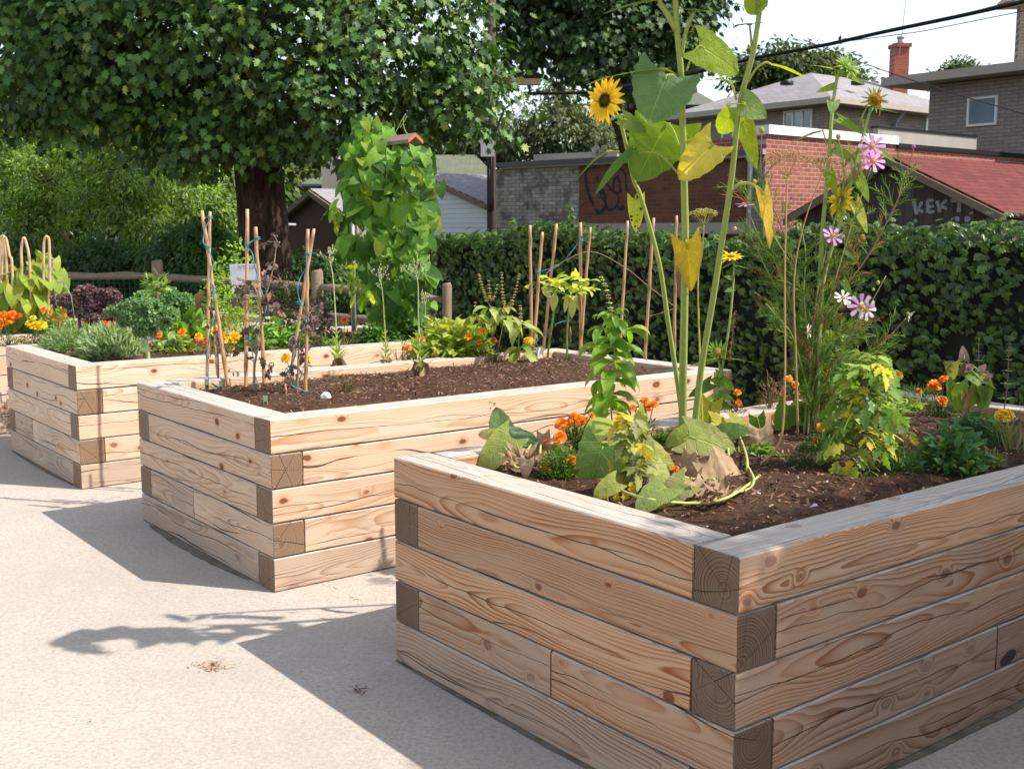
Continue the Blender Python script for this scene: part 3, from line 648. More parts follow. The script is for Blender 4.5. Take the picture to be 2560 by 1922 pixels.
bxw(r, 'gutter', gp(1262), gp(1880), zt-.01, zt+.085, M['trim'], .1, .12)
poly(r, 'roof', [gA-gn*(-.12)+A(-.1, 0, zt+.12), gB+gn*.12+A(0, 0, zt+.12), gB-gn*6+A(0, 0, zt+.35), gA-gn*6+A(-.1, 0, zt+.35)], M['sh_g'], .09)
bxw(r, 'parapet', gp(1246)-gn*1.2, gp(1440)-gn*1.4, zt+.13, zt+.36, M['plaster'], .02, .08)
m = MB(); p = gp(1870)+gn*.07; m.tube([p+A(0, 0, .1), p+A(0, 0, zt-.1), p+A(-.06, 0, zt+.03)], .045, 8); m.build('downspout', M['grey'], r)
# black graffiti strokes on the red bricks
def stroke(parent, name, pts, wpx, fn, mat, out=.006, Y=22.):
    P = []
    for (x, y) in pts: q = fn(x); P.append((q, zy(y, q[1])))
    m = MB()
    Pw = np.array([A(q[0], q[1], z) for q, z in P]); nn = gn if fn is gp else SHN
    # resample smooth
    ts = np.linspace(0, len(Pw)-1, len(Pw)*4); Q = np.stack([np.interp(ts, range(len(Pw)), Pw[:, i]) for i in range(3)], 1)
    tg = nrm(np.gradient(Q, axis=0)); sd = nrm(np.cross(tg, nn)); w_ = wpx/FPX*Q[:, 1:2]/2*(1+.15*np.sin(ts*5))[:, None]
    V = np.concatenate([Q+sd*w_, Q-sd*w_])+nn*out; k = len(Q); m.add(V, [(i, i+1, k+i+1, k+i) for i in range(k-1)])
    return m
def gz(x, y): return (1430+x*.0963, 400+y*.0963)
gr = MB()
for pts, wd in (([(330, 240), (330, 420), (345, 600), (390, 820), (450, 1000), (530, 1180)], 9), ([(330, 250), (450, 215), (700, 190)], 4), ([(620, 420), (620, 520), (640, 560)], 7),
                ([(700, 870), (730, 800), (800, 830), (830, 1000), (850, 1180), (800, 1300), (690, 1380), (610, 1330), (600, 1260)], 9), ([(700, 870), (740, 980), (830, 1090)], 3),
                ([(850, 1180), (920, 1280), (1050, 1280), (1150, 1160), (1190, 1000), (1160, 880)], 5), ([(820, 580), (920, 680), (1000, 800), (1130, 880), (1220, 820), (1200, 600), (1150, 420), (1070, 500), (1030, 640), (1050, 830)], 6),
                ([(1150, 1220), (1230, 1290), (1310, 1190)], 8), ([(1180, 210), (1290, 280), (1350, 420), (1370, 700), (1430, 900), (1510, 1040), (1520, 1110)], 4),
                ([(100, 1580), (170, 1400), (220, 1260), (290, 1110), (400, 1085), (480, 1090)], 1.5), ([(930, 1290), (1000, 1310)], 6)):
    mm = stroke(r, 'x', [gz(*p) for p in pts], wd, gp, None); gr.v += mm.v; gr.c += mm.c; gr.u += mm.u
    for q_, l in mm.f.items(): gr.f.setdefault(q_, []).extend([a+gr.n for a in l])
    gr.n += mm.n
gr.build('graffiti', M['black'], r)
for px in (1418, 1438):
    m = MB(); c = gp(px)-gn*1.; c = A(c[0], c[1], zy(383, c[1])); ax = nrm(A(-.8, -.5, .25)); f_ = frame(A(0, 0, 1.), ax)
    V = [c+f_ @ A(math.cos(t)*q, math.sin(t)*q*1.15, (q/.14)**2*.04) for q in (.05, .10, .145) for t in np.arange(12)*math.pi/6]+[c]
    m.add(V, [(36, j, (j+1) % 12) for j in range(12)]+[(i*12+j, i*12+(j+1) % 12, (i+1)*12+(j+1) % 12, (i+1)*12+j) for i in (0, 1) for j in range(12)])
    m.tube([c, c-A(0, 0, .3)], .015, 6); m.tube([c, c+ax*.15], .006, 5)
    tag(m.build('satellite_dish', M['plaster']), 'left' if 0 else ('left one of the two satellite dishes on the flat garage roof' if px < 1420 else 'right one of the two satellite dishes on the flat garage roof'), 'satellite dish', 'satellite dishes on the roof')

# sunlit brick building with white coping
k0 = gB.copy(); bd = VV; bn = A(bd[1], -bd[0], 0)
r = thing('brick_building', 'orange brick building with white coping, lit by the sun behind the cosmos', 'building', k0)
zt = 3.24; wall(r, 'brick_wall', k0+bd*.01, k0+bd*9, 0, zt, .3, M['brick_s']); wall(r, 'side_wall', k0-bn*3.3+bd*.012, k0-bn*.312+bd*.012, 0, zt, .3, M['brick_s'])
bxw(r, 'coping', k0, k0+bd*3.9, zt+.002, zt+.16, M['white'], .06, .42); bxw(r, 'metal_flashing', k0+bd*3.91, k0+bd*9, zt-.06, zt+.03, M['black'], .05, .42)
m = MB(); p = k0-bn*1.0
r2 = bxw(r, 'roof_upstand', k0+bd*3.95-bn*.45, k0+bd*7.6-bn*.45, zt+.031, zt+.36, M['plaster'], 0, .12)
bxw(r, 'upstand_cap', k0+bd*3.93-bn*.45, k0+bd*7.6-bn*.45, zt+.362, zt+.40, M['black'], .03, .2)

# dark board shed with a red roof
apex = A(*at(2236, 398, 17.0)); SHN = -VV; ke, eh = 1.72, 1.82
r = thing('wooden_shed', 'weathered board shed with red shingled gable roof and white graffiti', 'shed', (apex[0], apex[1], 0))
e1, e2 = apex+UU*ke, apex-UU*ke
def gable(parent, name, apex, k, zb, ze, mat, th=.12):
    d = -UU; p0 = A(apex[0], apex[1], 0)+UU*k; m = MB(); L = 2*k
    V = [(0, 0, zb), (L, 0, zb), (L, 0, ze), (L/2, 0, apex[2]), (0, 0, ze)]; V += [(x, th, z) for x, y, z in V]
    m.add(V, [(0, 1, 2, 3, 4), (9, 8, 7, 6, 5), (0, 5, 6, 1), (1, 6, 7, 2), (2, 7, 8, 3), (3, 8, 9, 4), (4, 9, 5, 0)])
    o = m.build(name, mat, None, None, False); o.parent = parent; o.location = tuple(p0-WL[parent.name]); o.rotation_euler = (0, 0, math.atan2(d[1], d[0])); return o
gable(r, 'board_wall', apex-A(0, 0, .03), ke, 0, eh-.03, M['boards'])
def roofpair(parent, apex, k, eh, L, mat, over=.12, trim='rail', th=.07, front=.15):
    sl_ = (apex[2]-eh)/k
    for sg, nm in ((1, 'roof'), (-1, 'roof')):
        e = A(apex[0], apex[1], 0)+UU*sg*(k+over); e[2] = eh-sl_*over+.05; a = apex+A(0, 0, .05+.002*sg)
        f = -VV*front; pts = [e+f, e+VV*L, a+VV*L, a+f] if sg < 0 else [e+VV*L, e+f, a+f, a+VV*L]
        poly(parent, nm, pts, mat, th)
        m = MB(); w1, w2 = e+f-VV*.01-A(0, 0, .09), a+f-VV*.01-A(0, 0, .09)
        q = nrm(w2-w1); up = A(0, 0, .055)
        m.add([w1-up, w2-up, w2+up, w1+up, w1-up-VV*.035, w2-up-VV*.035, w2+up-VV*.035, w1+up-VV*.035], [(0, 1, 2, 3), (7, 6, 5, 4), (0, 4, 5, 1), (3, 2, 6, 7), (0, 3, 7, 4), (1, 5, 6, 2)])
        m.build('barge_board', M[trim], parent, None, False)
roofpair(r, apex, ke, eh, 7, M['sh_r'], .15, 'rail')
wall(r, 'side_wall', A(e2[0], e2[1], 0)+VV*.13, A(e2[0], e2[1], 0)+VV*6.5, 0, eh-.1, .1, M['boards'])
def text_mesh(txt, size, name='lettering', mat=None, ext=.0):
    cu = bpy.data.curves.new('t', 'FONT'); cu.body = txt; cu.size = size; cu.extrude = ext; cu.align_x = 'CENTER'; cu.align_y = 'CENTER'
    ob = bpy.data.objects.new('t', cu); C.objects.link(ob); dg = bpy.context.evaluated_depsgraph_get(); dg.update()
    me = bpy.data.meshes.new_from_object(ob.evaluated_get(dg)); bpy.data.objects.remove(ob); me.materials.clear(); me.materials.append(mat)
    o = bpy.data.objects.new(name, me); C.objects.link(o); return o
def shp(px):
    k = (px-1280)/FPX; a0 = A(apex[0], apex[1], 0)-VV*0; d = -UU; t = (k*a0[1]-a0[0])/(d[0]-k*d[1]); return a0+d*t
gr = MB()
def sz(x, y): return (2200+x*.1266, 460+y*.1266)
for pts, wd in (([(570, 340), (610, 480), (640, 600)], 8), ([(730, 350), (680, 470), (640, 490)], 6), ([(640, 490), (740, 540), (760, 570)], 6), ([(840, 330), (850, 450), (860, 570)], 7), ([(840, 330), (960, 320)], 6),
                ([(860, 450), (970, 440)], 5), ([(860, 560), (980, 545)], 6), ([(1020, 330), (1060, 450), (1090, 560)], 7), ([(1210, 320), (1100, 420)], 6), ([(1090, 440), (1230, 490)], 6), ([(1290, 320), (1520, 330)], 7),
                ([(1460, 340), (1460, 450), (1460, 560)], 8), ([(1715, 350), (1715, 490)], 7), ([(1700, 555), (1710, 600)], 8), ([(1430, 660), (1450, 740)], 9), ([(1580, 700), (1690, 690)], 10), ([(20, 560), (60, 640)], 7), ([(120, 590), (130, 720)], 6), ([(600, 700), (640, 760)], 7)):
    mm = stroke(r, 'x', [sz(*p) for p in pts], wd*1.25, shp, None); gr.v += mm.v; gr.c += mm.c; gr.u += mm.u
    for q_, l in mm.f.items(): gr.f.setdefault(q_, []).extend([a+gr.n for a in l])
    gr.n += mm.n
gr.build('graffiti', flat('faded_white_spray', (.30, .29, .30), .8, .35, 14), r)

# grey brick house with hip roof, chimney and antenna
c0 = at(2081, 244, 32); zc_ = c0[2]; c0 = A(c0[0], c0[1], 0); r = thing('grey_brick_house', 'grey brick house with a grey hip roof and red chimney', 'house', c0)
ov = .45; w0 = c0+VV*ov+UU*ov; Lu, Lv = 6.6, 7.5
wall(r, 'wall', w0+UU*(Lu-ov*2), w0, 0, zc_-.12, .25, M['brick_g']); wall(r, 'wall', w0+VV*.001, w0+VV*(Lv-ov), 0, zc_-.12, .25, M['brick_g'])
ez = zc_; E = [c0+A(0, 0, ez), c0+VV*Lv+A(0, 0, ez), c0+VV*Lv+UU*Lu+A(0, 0, ez), c0+UU*Lu+A(0, 0, ez)]
hz = ez+1.3; p1 = c0+VV*Lu/2+UU*Lu/2+A(0, 0, hz); p2 = c0+VV*(Lv-1)+UU*Lu/2+A(0, 0, hz)
for pts in ((E[3], E[0], p1), (E[0], E[1], p2, p1), (E[2], E[3], p1, p2), (E[1], E[2], p2)): poly(r, 'roof', pts, M['sh_g'], .08)
poly(r, 'soffit', [E[0]-A(0, 0, .14), E[3]-A(0, 0, .14), E[2]-A(0, 0, .14), E[1]-A(0, 0, .14)], M['trim'], .02)
for a, b in ((E[3], E[0]), (E[0], E[1])): bxw(r, 'gutter', a, b, ez-.14, ez+.02, M['trim'], .08, .1)
def onl(p, d, px):
    k = (px-1280)/FPX; t = (k*p[1]-p[0])/(d[0]-k*d[1]); return p+d*t
a, b = onl(w0, UU, 1945), onl(w0, UU, 2015); window(r, a, b, zy(328, a[1]), zy(279, a[1]), 3)
a, b = onl(w0, UU, 1795), onl(w0, UU, 1850); window(r, a, b, zy(372, a[1]), zy(320, a[1]), 2)
a, b = onl(w0, VV, 2290), onl(w0, VV, 2318); window(r, a, b, zy(335, a[1]), zy(290, a[1]), 2)
m = MB(); a = onl(w0, VV, 2212)-UU*.08; m.tube([a+UU*-.3+A(0, 0, ez-.15), a+A(0, 0, ez-.45), a+A(0, 0, .2)], .05, 8); m.build('downspout', M['grey'], r)
for px, py in ((1967, 208), (2144, 208)):
    q = at(px, py, 33.6 if px < 2000 else 34.2); m = MB(); m.box(q, (.3, .25, .12), YAW); m.build('roof_vent', M['black'], r)
cq = at(2252, 206, 37.5); m = MB(); s_ = 37.5/FPX; cb, ct = zy(208, 37.5)-.5, zy(118, 37.5)
ch = None
o = wall(r, 'chimney', (cq[0]-18*s_, 37.5), (cq[0]+18*s_, 37.5), cb, ct, .5, M['brick_c']); WL[o.name] = A(cq[0]-18*s_, 37.5, 0)
o2 = wall(r, 'chimney_cap', (cq[0]-22*s_, 37.44), (cq[0]+22*s_, 37.44), ct+.002, ct+.12, .6, M['brick_c'])
m = MB(); m.tube([A(cq[0], 37.7, ct+.1), A(cq[0], 37.7, ct+.3)], .1, 10); m.tube([A(cq[0], 37.7, ct+.3), A(cq[0], 37.7, ct+.36)], .13, 10); m.build('chimney_pot', M['grey'], r)
m = MB(); b = A(cq[0]-.12, 37.4, ct-.3); tp_ = b+A(.2, 0, 2.6); m.tube([b, tp_], .015, 5)
for zz in (2.1, 2.35, 2.55): m.tube([b+A(-.2, 0, zz), b+A(.55, 0, zz)], .007, 4)
for xx in (-.2, .05, .35, .55): m.tube([b+A(xx, -.2, 2.35), b+A(xx, .2, 1.75+.2)], .006, 4)
tag(m.build('tv_antenna', M['grey']), 'tall thin television antenna beside the red chimney', 'antenna')

# grey brick building at the right
q0 = at(2325, 215, 28); z5 = q0[2]; q0 = A(q0[0], q0[1], 0); r = thing('grey_brick_building', 'grey brick building with one window at the right edge', 'building', q0)
wall(r, 'wall', q0, q0-UU*9, 0, z5, .3, M['brick_g']); wall(r, 'wall', q0+UU*0+VV*6+A(0, 0, 0), q0+VV*.301+A(0, 0, 0), 0, z5-.005, .3, M['brick_g'])
poly(r, 'roof', [q0-VV*.7+UU*.9+A(0, 0, z5+.22), q0-VV*.7-UU*9+A(0, 0, z5+.22), q0+VV*7-UU*9+A(0, 0, z5+.35), q0+VV*7+UU*.9+A(0, 0, z5+.35)], M['trim'], .2)
a, b = onl(q0, UU, 2393), onl(q0, UU, 2466); window(r, a, b, zy(318, a[1]), zy(246, a[1]), 1)
t0 = at(2552, 0, 31); r = thing('tall_dark_building', 'corner of a taller dark brick building at the top right edge', 'building', (t0[0], t0[1], 0))
wall(r, 'wall', A(t0[0], t0[1], 0), A(t0[0]+4, t0[1]-1, 0), 0, zy(14, 31), .5, M['brick_g'])
o = wall(r, 'eave', A(t0[0]-.6, t0[1]-.5, 0), A(t0[0]+4, t0[1]-1.5, 0), zy(14, 31)+.002, zy(-2, 31), 1.2, M['trim'])

# white sided garage
ap = at(1058, 437, 27.5); r = thing('white_garage', 'small garage with white lap siding and grey shingled gable roof', 'garage', (ap[0], ap[1], 0))
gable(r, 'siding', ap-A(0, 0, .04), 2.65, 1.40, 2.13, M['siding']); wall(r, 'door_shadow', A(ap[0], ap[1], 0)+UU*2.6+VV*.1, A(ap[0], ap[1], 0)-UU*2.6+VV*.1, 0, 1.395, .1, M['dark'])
roofpair(r, ap, 2.65, 2.17, 2.6, M['sh_g'], .12, 'rail')
ap = at(792, 478, 23); r = thing('brown_garage', 'dark brown gabled garage between the big trunk and the bean trellis', 'garage', (ap[0], ap[1], 0))
gable(r, 'siding', ap-A(0, 0, .04), 1.36, 0, 1.85, M['brown']); roofpair(r, ap, 1.36, 1.87, 1.1, M['sh_g'], .12, 'rail')
m = MB(); c = at(733, 562, 22.6)-VV*.2; m.ball(c, (.06, .06, .06), (.6, .6, .6), 8, 6); m.tube([c, c+VV*.25], .03, 6); m.build('wall_lamp', M['grey'], r)
# distant houses
def hip_house(name, label, px0, px1, pye, pyr, Y, wallm, roofm, extra=None):
    a, b = at(px0, pye, Y), at(px1, pye, Y); r = thing(name, label, 'house', (a[0], a[1], 0)); ze = a[2]; L = b[0]-a[0]
    m = MB(); m.box(((a[0]+b[0])/2, Y+3.4, ze/2), (L-.5, 6, ze-.1)); m.build('walls', wallm, r, None, False)
    zr = zy(pyr, Y+3); E = [A(a[0], Y, ze), A(b[0], Y, ze), A(b[0], Y+7, ze), A(a[0], Y+7, ze)]; p1, p2 = A(a[0]+L*.28, Y+3.5, zr), A(b[0]-L*.28, Y+3.5, zr)
    for pts in ((E[0], E[1], p2, p1), (E[1], E[2], p2), (E[2], E[3], p1, p2), (E[3], E[0], p1)): poly(r, 'roof', pts, roofm, .08)
    return r
hip_house('green_roofed_house', 'distant house with a mossy green shingle roof', 1000, 1250, 450, 385, 36, M['brick_g'], M['sh_n'])
r = hip_house('small_grey_house', 'distant house with pale gable and chimney right of the trunk', 735, 880, 466, 425, 34, M['plaster'], M['sh_n'])
m = MB(); c = at(828, 425, 34); m.box(c, (.5, .5, 1.4)); m.build('chimney', M['plaster'], r, None, False)
hip_house('far_gabled_house', 'distant dark house roof just left of the grey hip roof', 1715, 1800, 262, 226, 48, M['brown'], M['sh_n'])

# utility pole, cables
pp = at(1229, 583, 19.3); pp = A(pp[0], pp[1], 0)
r = thing('utility_pole', 'dark wooden utility pole with a grey box beside the brick garage', 'utility pole', pp)
m = MB(); m.tube([pp, pp+A(0, 0, 3), pp+A(.02, 0, 5.6)], [.085, .078, .065], 10); m.build('pole', M['pole'], r)
m = MB(); zb, ztp = zy(393, 19.1), zy(322, 19.1); m.box((pp[0]-.06, 19.05, (zb+ztp)/2), (.22, .18, ztp-zb)); m.build('junction_box', M['grey'], r, None, False)
m = MB(); z9 = zy(212, 19.3); m.box((pp[0]+.25, 19.22, z9+.03), (1.15, .1, .1)); m.build('crossarm', M['rail'], r, None, False)
m = MB()
for k in range(3): m.tube([pp+A(-.03+.03*k, -.1, z) for z in np.linspace(1.9, 2.6+.2*k, 5)], .012, 5)
m.build('conduit', M['black'], r)
def cable(pts, rad, label, grp='overhead cables', sag=0.):
    P = [at(*p) for p in pts]; Q = []
    ts = np.linspace(0, len(P)-1, 24)
    Q = np.stack([np.interp(ts, range(len(P)), [p[i] for p in P]) for i in range(3)], 1)
    m = MB(); m.tube(Q, rad, 6); return tag(m.build('overhead_cable', M['black']), label, 'cable', grp)
cable([(1310, 235, 19.2), (1480, 232, 19), (1610, 210, 18.5), (1740, 182, 18), (1880, 147, 17.3), (2060, 114, 16.5), (2220, 78, 15.8), (2380, 45, 15), (2560, 5, 14.2), (2750, -50, 13.4)], .028, 'thick black bundled cable sloping up across the sky to the right')
cable([(2080, 108, 24), (2280, 68, 23), (2500, 12, 22), (2640, -30, 21)], .008, 'thin cable just above the thick black one'); cable([(2110, 105, 24), (2300, 80, 23), (2560, 28, 22), (2700, 0, 21)], .010, 'thin cable just below the thick black one')
cable([(2010, 100, 27), (2140, 152, 25), (2270, 198, 23), (2420, 245, 21), (2560, 285, 19.5), (2700, 330, 18)], .011, 'thin cable running down to the right across the grey building')
cable([(700, 362, 20), (800, 350, 19.5), (1000, 330, 19.4), (1218, 318, 19.3)], .018, 'short cable crossing left of the utility pole')
cable([(1330, 225, 19.2), (1290, 250, 19.1), (1260, 275, 19.1), (1235, 340, 19.1)], .018, 'drooping cable from the crossarm to the grey box')
cable([(1340, 228, 19.2), (1400, 236, 19.2), (1500, 226, 19.2), (1650, 196, 19), (1760, 170, 19)], .014, 'cable under the dark tree crown right of the pole')
# ------------------------------------------------------------ trees
def limb(m, a, b, r0, r1, rg, n=7, wob=.06):
    a, b = np.asarray(a, float), np.asarray(b, float); L = np.linalg.norm(b-a)
    P = a+(b-a)*np.linspace(0, 1, n)[:, None]; P[1:-1] += rg.normal(0, wob*L*.25, (n-2, 3)); m.tube(P, np.linspace(r0, r1, n), 8); return P
def crown_mesh(m, blobs, nleaf, size, tmpl, base, rg, clump=.45, per=26, droop=.7, alt=None, altp=0., var=.28, outw=.75):
    """blobs: (centre, radii). clumps of leaves sit mostly near the skin of each blob, leaving gaps between."""
    vol = np.array([b[1][0]*b[1][1]+b[1][0]*b[1][2] for b in blobs]); vol /= vol.sum()
    for (c, rd), f in zip(blobs, vol):
        c, rd = np.asarray(c, float), np.asarray(rd, float); k = max(2, int(nleaf*f/per))
        u = runit(rg, k); cc = c+u*rd*(rg.random((k, 1))**.42)
        cr = clump*rg.uniform(.6, 1.3, k); tone = rg.uniform(1-var, 1+var, k); n = k*per; i = np.repeat(np.arange(k), per)
        v = runit(rg, n); v[:, 2] *= .6; P = cc[i]+v*cr[i][:, None]*(rg.random((n, 1))**.35)
        out = nrm((P-c)/rd)*outw+v*.5+A(0, 0, .55)+runit(rg, n)*.45
        d = (P-c)/rd*.4+v*.5+A(0, 0, -droop)+runit(rg, n)*.5
        col = cols(rg, n, base, .16, alt, altp)*tone[i][:, None]
        tt = tmpl if isinstance(tmpl, list) else [tmpl]; w_ = rg.integers(0, len(tt), n)
        for q, tn in enumerate(tt):
            s_ = w_ == q; m.scatter(T[tn][0], T[tn][1], P[s_], frame(d[s_], out[s_]), size*rg.uniform(.65, 1.2, s_.sum()), col[s_])
def px_blob(px, py, rx, ry, Y, ry_=None): 
    c = at(px, py, Y); s_ = Y/FPX; return (c, (rx*s_, ry_ if ry_ else rx*s_*.8, ry*s_))
def tree(name, label, base, trunk_pts, rad, blobs, nleaf, size, tmpl, col, seed, limbs=(), group=None, clump=.45, per=26, mat='tree', lmin=1, lth=.45, **kw):
    rg = np.random.default_rng(seed); r = thing(name, label, 'tree', (base[0], base[1], 0), group)
    m = MB(); P = np.array(trunk_pts, float); m.tube(P, rad, 14)
    for i, (c, rd) in enumerate(blobs):
        if limbs == 'all' or i in limbs:
            j = min(len(P)-1, max(lmin, 1+i % (len(P)-1))); limb(m, P[j], np.asarray(c), np.atleast_1d(rad)[min(j, len(np.atleast_1d(rad))-1)]*lth, .015, rg, 8, .12)
    m.build('trunk', M['bark'], r); m = MB(); crown_mesh(m, blobs, nleaf, size, tmpl, col, rg, clump, per, **kw); m.build('crown', M[mat], r); return r

G1 = [(.070, .140, .034), (.100, .180, .040), (.045, .10, .030)]
b0 = at(650, 583, 14.5); bx, by = b0[0], 14.5
blobs = [px_blob(330, 60, 300, 180, 12.6), px_blob(620, 40, 260, 200, 12.2), px_blob(900, 60, 240, 190, 12.4), px_blob(1130, 110, 170, 190, 13.), px_blob(1010, 260, 160, 120, 13.2),
         px_blob(770, 240, 190, 120, 12.2), px_blob(560, 250, 190, 130, 13.3), px_blob(80, 90, 230, 260, 12.8), px_blob(40, 290, 110, 80, 13.6), px_blob(960, 400, 120, 90, 13.6), px_blob(1200, 230, 90, 130, 14.),
         px_blob(400, 320, 140, 100, 14.6), px_blob(700, 340, 130, 80, 14.4), px_blob(470, 390, 110, 60, 13.2), px_blob(1090, 280, 120, 100, 14.2),
         (A(-1.9, 12.2, 6.6), (2.0, 2.2, 1.1)), (A(-3.9, 12.3, 5.9), (2.0, 2.0, 1.0)), px_blob(200, 180, 220, 150, 13.2), px_blob(480, 330, 150, 70, 13.0), px_blob(560, 300, 130, 70, 12.6), px_blob(720, 330, 130, 60, 12.8), px_blob(860, 330, 110, 60, 12.8), px_blob(300, 260, 200, 100, 13.4), px_blob(620, 340, 90, 45, 13.2), px_blob(200, 40, 240, 120, 14.5),
         (A(bx, 14.5, 7.2), (3.6, 3.2, 1.8)), (A(bx-2.5, 14.6, 6.2), (2.4, 2.6, 1.6)), (A(bx+2.6, 14.9, 6.4), (2.2, 2.4, 1.7)), (A(bx, 16.5, 6.3), (3.2, 2., 1.8))]
tree('maple_tree', 'big maple with broad dark trunk whose leafy crown fills the top left', (bx, by), [(bx+.05, by, 0), (bx+.06, by, .9), (bx+.05, by, 1.6), (bx, by, 2.4), (bx-.03, by, 3.4), (bx-.1, by, 5), (bx, by, 7)],
     [.37, .34, .315, .30, .285, .26, .2], blobs, 82000, .096, ['maple', 'maple2'], G1, 21, limbs='all', lmin=4, lth=.26, clump=.42, per=26, var=.42, alt=(.20, .26, .05), altp=.05)
b2x = at(1610, 583, 27)
blobs = [px_blob(1420, 40, 150, 130, 25), px_blob(1560, 80, 150, 130, 25), px_blob(1700, 60, 130, 150, 25.5), px_blob(1400, -60, 250, 120, 25), px_blob(1660, -80, 220, 120, 26), px_blob(1570, 180, 100, 80, 26), px_blob(1700, 110, 80, 90, 27), px_blob(1480, 150, 120, 70, 25), px_blob(1300, 90, 90, 110, 25)]
tree('dark_shade_tree', 'dark leafed tree standing behind the brick garage, its crown above the sunflower', (b2x[0], 27), [(b2x[0], 27, 0), (b2x[0], 27, 3), (b2x[0]-.3, 27, 5), (b2x[0]-.8, 27, 7.5)], [.3, .26, .22, .14], blobs, 19000, .15, ['maple'], [(.04, .08, .028), (.055, .11, .032)], 22, limbs='all', clump=.5, alt=(.09, .13, .03), altp=.06)
# feathery trees beyond the fence at left
G2 = [(.085, .15, .04), (.065, .125, .038), (.11, .18, .05)]
n_ = 0
for i, (px, py, rx, ry, Y, lab) in enumerate([(120, 420, 200, 190, 21, 'pale green feathery tree at the far left beyond the fence'), (330, 400, 190, 190, 19.5, 'bright feathery tree left of the big maple trunk'),
                                        (500, 500, 130, 150, 22, 'narrow feathery tree just left of the maple trunk'), (150, 250, 260, 130, 26, 'tall feathery tree seen through the maple leaves at upper left')]):
    c = at(px, 583, Y); top = at(px, py, Y)
    blobs = [px_blob(px+dx*rx, py+dy*ry, rx*.5, ry*.42, Y+dz) for dx, dy, dz in ((-.5, -.3, 0), (.4, -.45, .5), (0, .1, -.6), (-.4, .45, -.2), (.5, .35, .3), (0, .75, -.5), (.1, -.8, .4))]
    tree('feathery_tree', lab, (c[0], Y), [(c[0], Y, 0), (c[0]+.1, Y, 1.2), (c[0]-.1, Y, 2.2), (top[0], Y, top[2])], [.13, .11, .09, .05], blobs, 15000, .12, 'thin', [(.22, .33, .08), (.15, .25, .06), (.28, .40, .09)], 40+i, limbs='all', group='feathery trees beyond the fence', clump=.24, per=30, droop=.4, var=.45, alt=(.04, .08, .02), altp=.15, mat='leaf')
# shrubs beyond the fence
for i, (px, py, rx, ry, Y, lab, cc) in enumerate([(60, 600, 130, 90, 17, 'dark shrub beyond the fence at the far left', [(.11, .19, .05), (.07, .13, .035)]), (260, 610, 150, 80, 16.5, 'dark shrub beyond the left fence rail', [(.05, .11, .03)]), (455, 600, 110, 100, 16, 'dark shrub beside the fence left of the maple trunk', [(.09, .17, .06), (.06, .12, .04)]), (520, 570, 60, 110, 15.6, 'broad leafed green sapling against the maple trunk', [(.07, .16, .03)]),
                                        (760, 640, 90, 60, 15.5, 'low dark shrub right of the maple trunk', G1), (900, 660, 110, 70, 16.5, 'dark shrub behind the bean trellis', G1), (1040, 640, 60, 60, 14.5, 'dark shrub at the left end of the hedge', G1)]):
    rg = np.random.default_rng(60+i); c = at(px, 583, Y); r = thing('shrub', lab, 'shrub', (c[0], Y, 0), 'shrubs beyond the fence')
    m = MB(); bl = [px_blob(px+dx*rx*.8, py+dy*ry*.6+40, rx*.42, ry*.42, Y+dz) for dx, dy, dz in ((-.6, 0, 0), (.6, 0, 0), (0, -.6, .2), (0, .6, -.3), (-.3, 1.3, 0), (.4, 1.3, 0))]
    crown_mesh(m, bl, 3600, .085, 'ov', cc, rg, .25, 20); m.build('foliage', M['leaf'], r)
    m = MB()
    for k in range(5): limb(m, A(c[0]+.05*k-.1, Y, 0), np.asarray(bl[k][0]), .025, .008, rg)
    m.build('stems', M['bark'], r)
# far wooded backdrop
G3 = [(.12, .16, .07), (.10, .135, .06), (.15, .17, .08)]
for i, (px, py, rx, ry, Y, lab) in enumerate([(1180, 330, 130, 90, 50, 'distant sunlit tree above the green roof'), (1390, 290, 130, 120, 48, 'distant sunlit tree behind the low garage roof'), (1570, 300, 110, 100, 52, 'distant tree behind the sunflower stem'), (1050, 370, 90, 60, 55, 'distant low tree left of the utility pole'),
                                        (780, 370, 110, 90, 45, 'distant yellowish tree right of the maple trunk'), (700, 430, 70, 70, 40, 'small distant tree close to the maple trunk'), (1960, 160, 130, 70, 46, 'tree with rounded clumps behind the grey hip roof, left of the chimney'), (2080, 190, 90, 70, 47, 'lower tree right behind the grey hip roof'), (2400, 185, 50, 30, 60, 'small treetop above the grey building roof')]):
    c = at(px, 583, Y); col_ = G3 if i < 6 else [(.055, .085, .025), (.075, .10, .03)]
    blobs = [px_blob(px+dx*rx, py+dy*ry, rx*.42, ry*.42, Y+dz) for dx, dy, dz in ((-.55, .1, 0), (.5, 0, .5), (0, -.45, 0), (-.2, .5, 0), (.4, .6, .3), (.1, .1, -.8), (-.75, .6, 0), (.75, .5, 0))]
    top = at(px, py, Y); tree('distant_tree', lab, (c[0], Y), [(c[0], Y, 0), (c[0], Y, 2), (top[0], Y, top[2])], [.3, .25, .1], blobs, 6000, .26, 'diamond', col_, 80+i, limbs='all', group='distant trees', clump=.7, per=24, mat='leaf')
rg = np.random.default_rng(88); m = MB(); bl = [px_blob(x, y, 170, 110, 33+rg.uniform(-2, 4)) for x in range(-250, 660, 105) for y in (230, 380, 520)] + [px_blob(x, 540, 120, 70, 40) for x in range(600, 900, 100)]
crown_mesh(m, bl, 26000, .34, 'diamond', [(.08, .13, .035), (.10, .16, .045)], rg, 1.0, 24); struct('far_wood', m, M['leaf'], 'stuff')
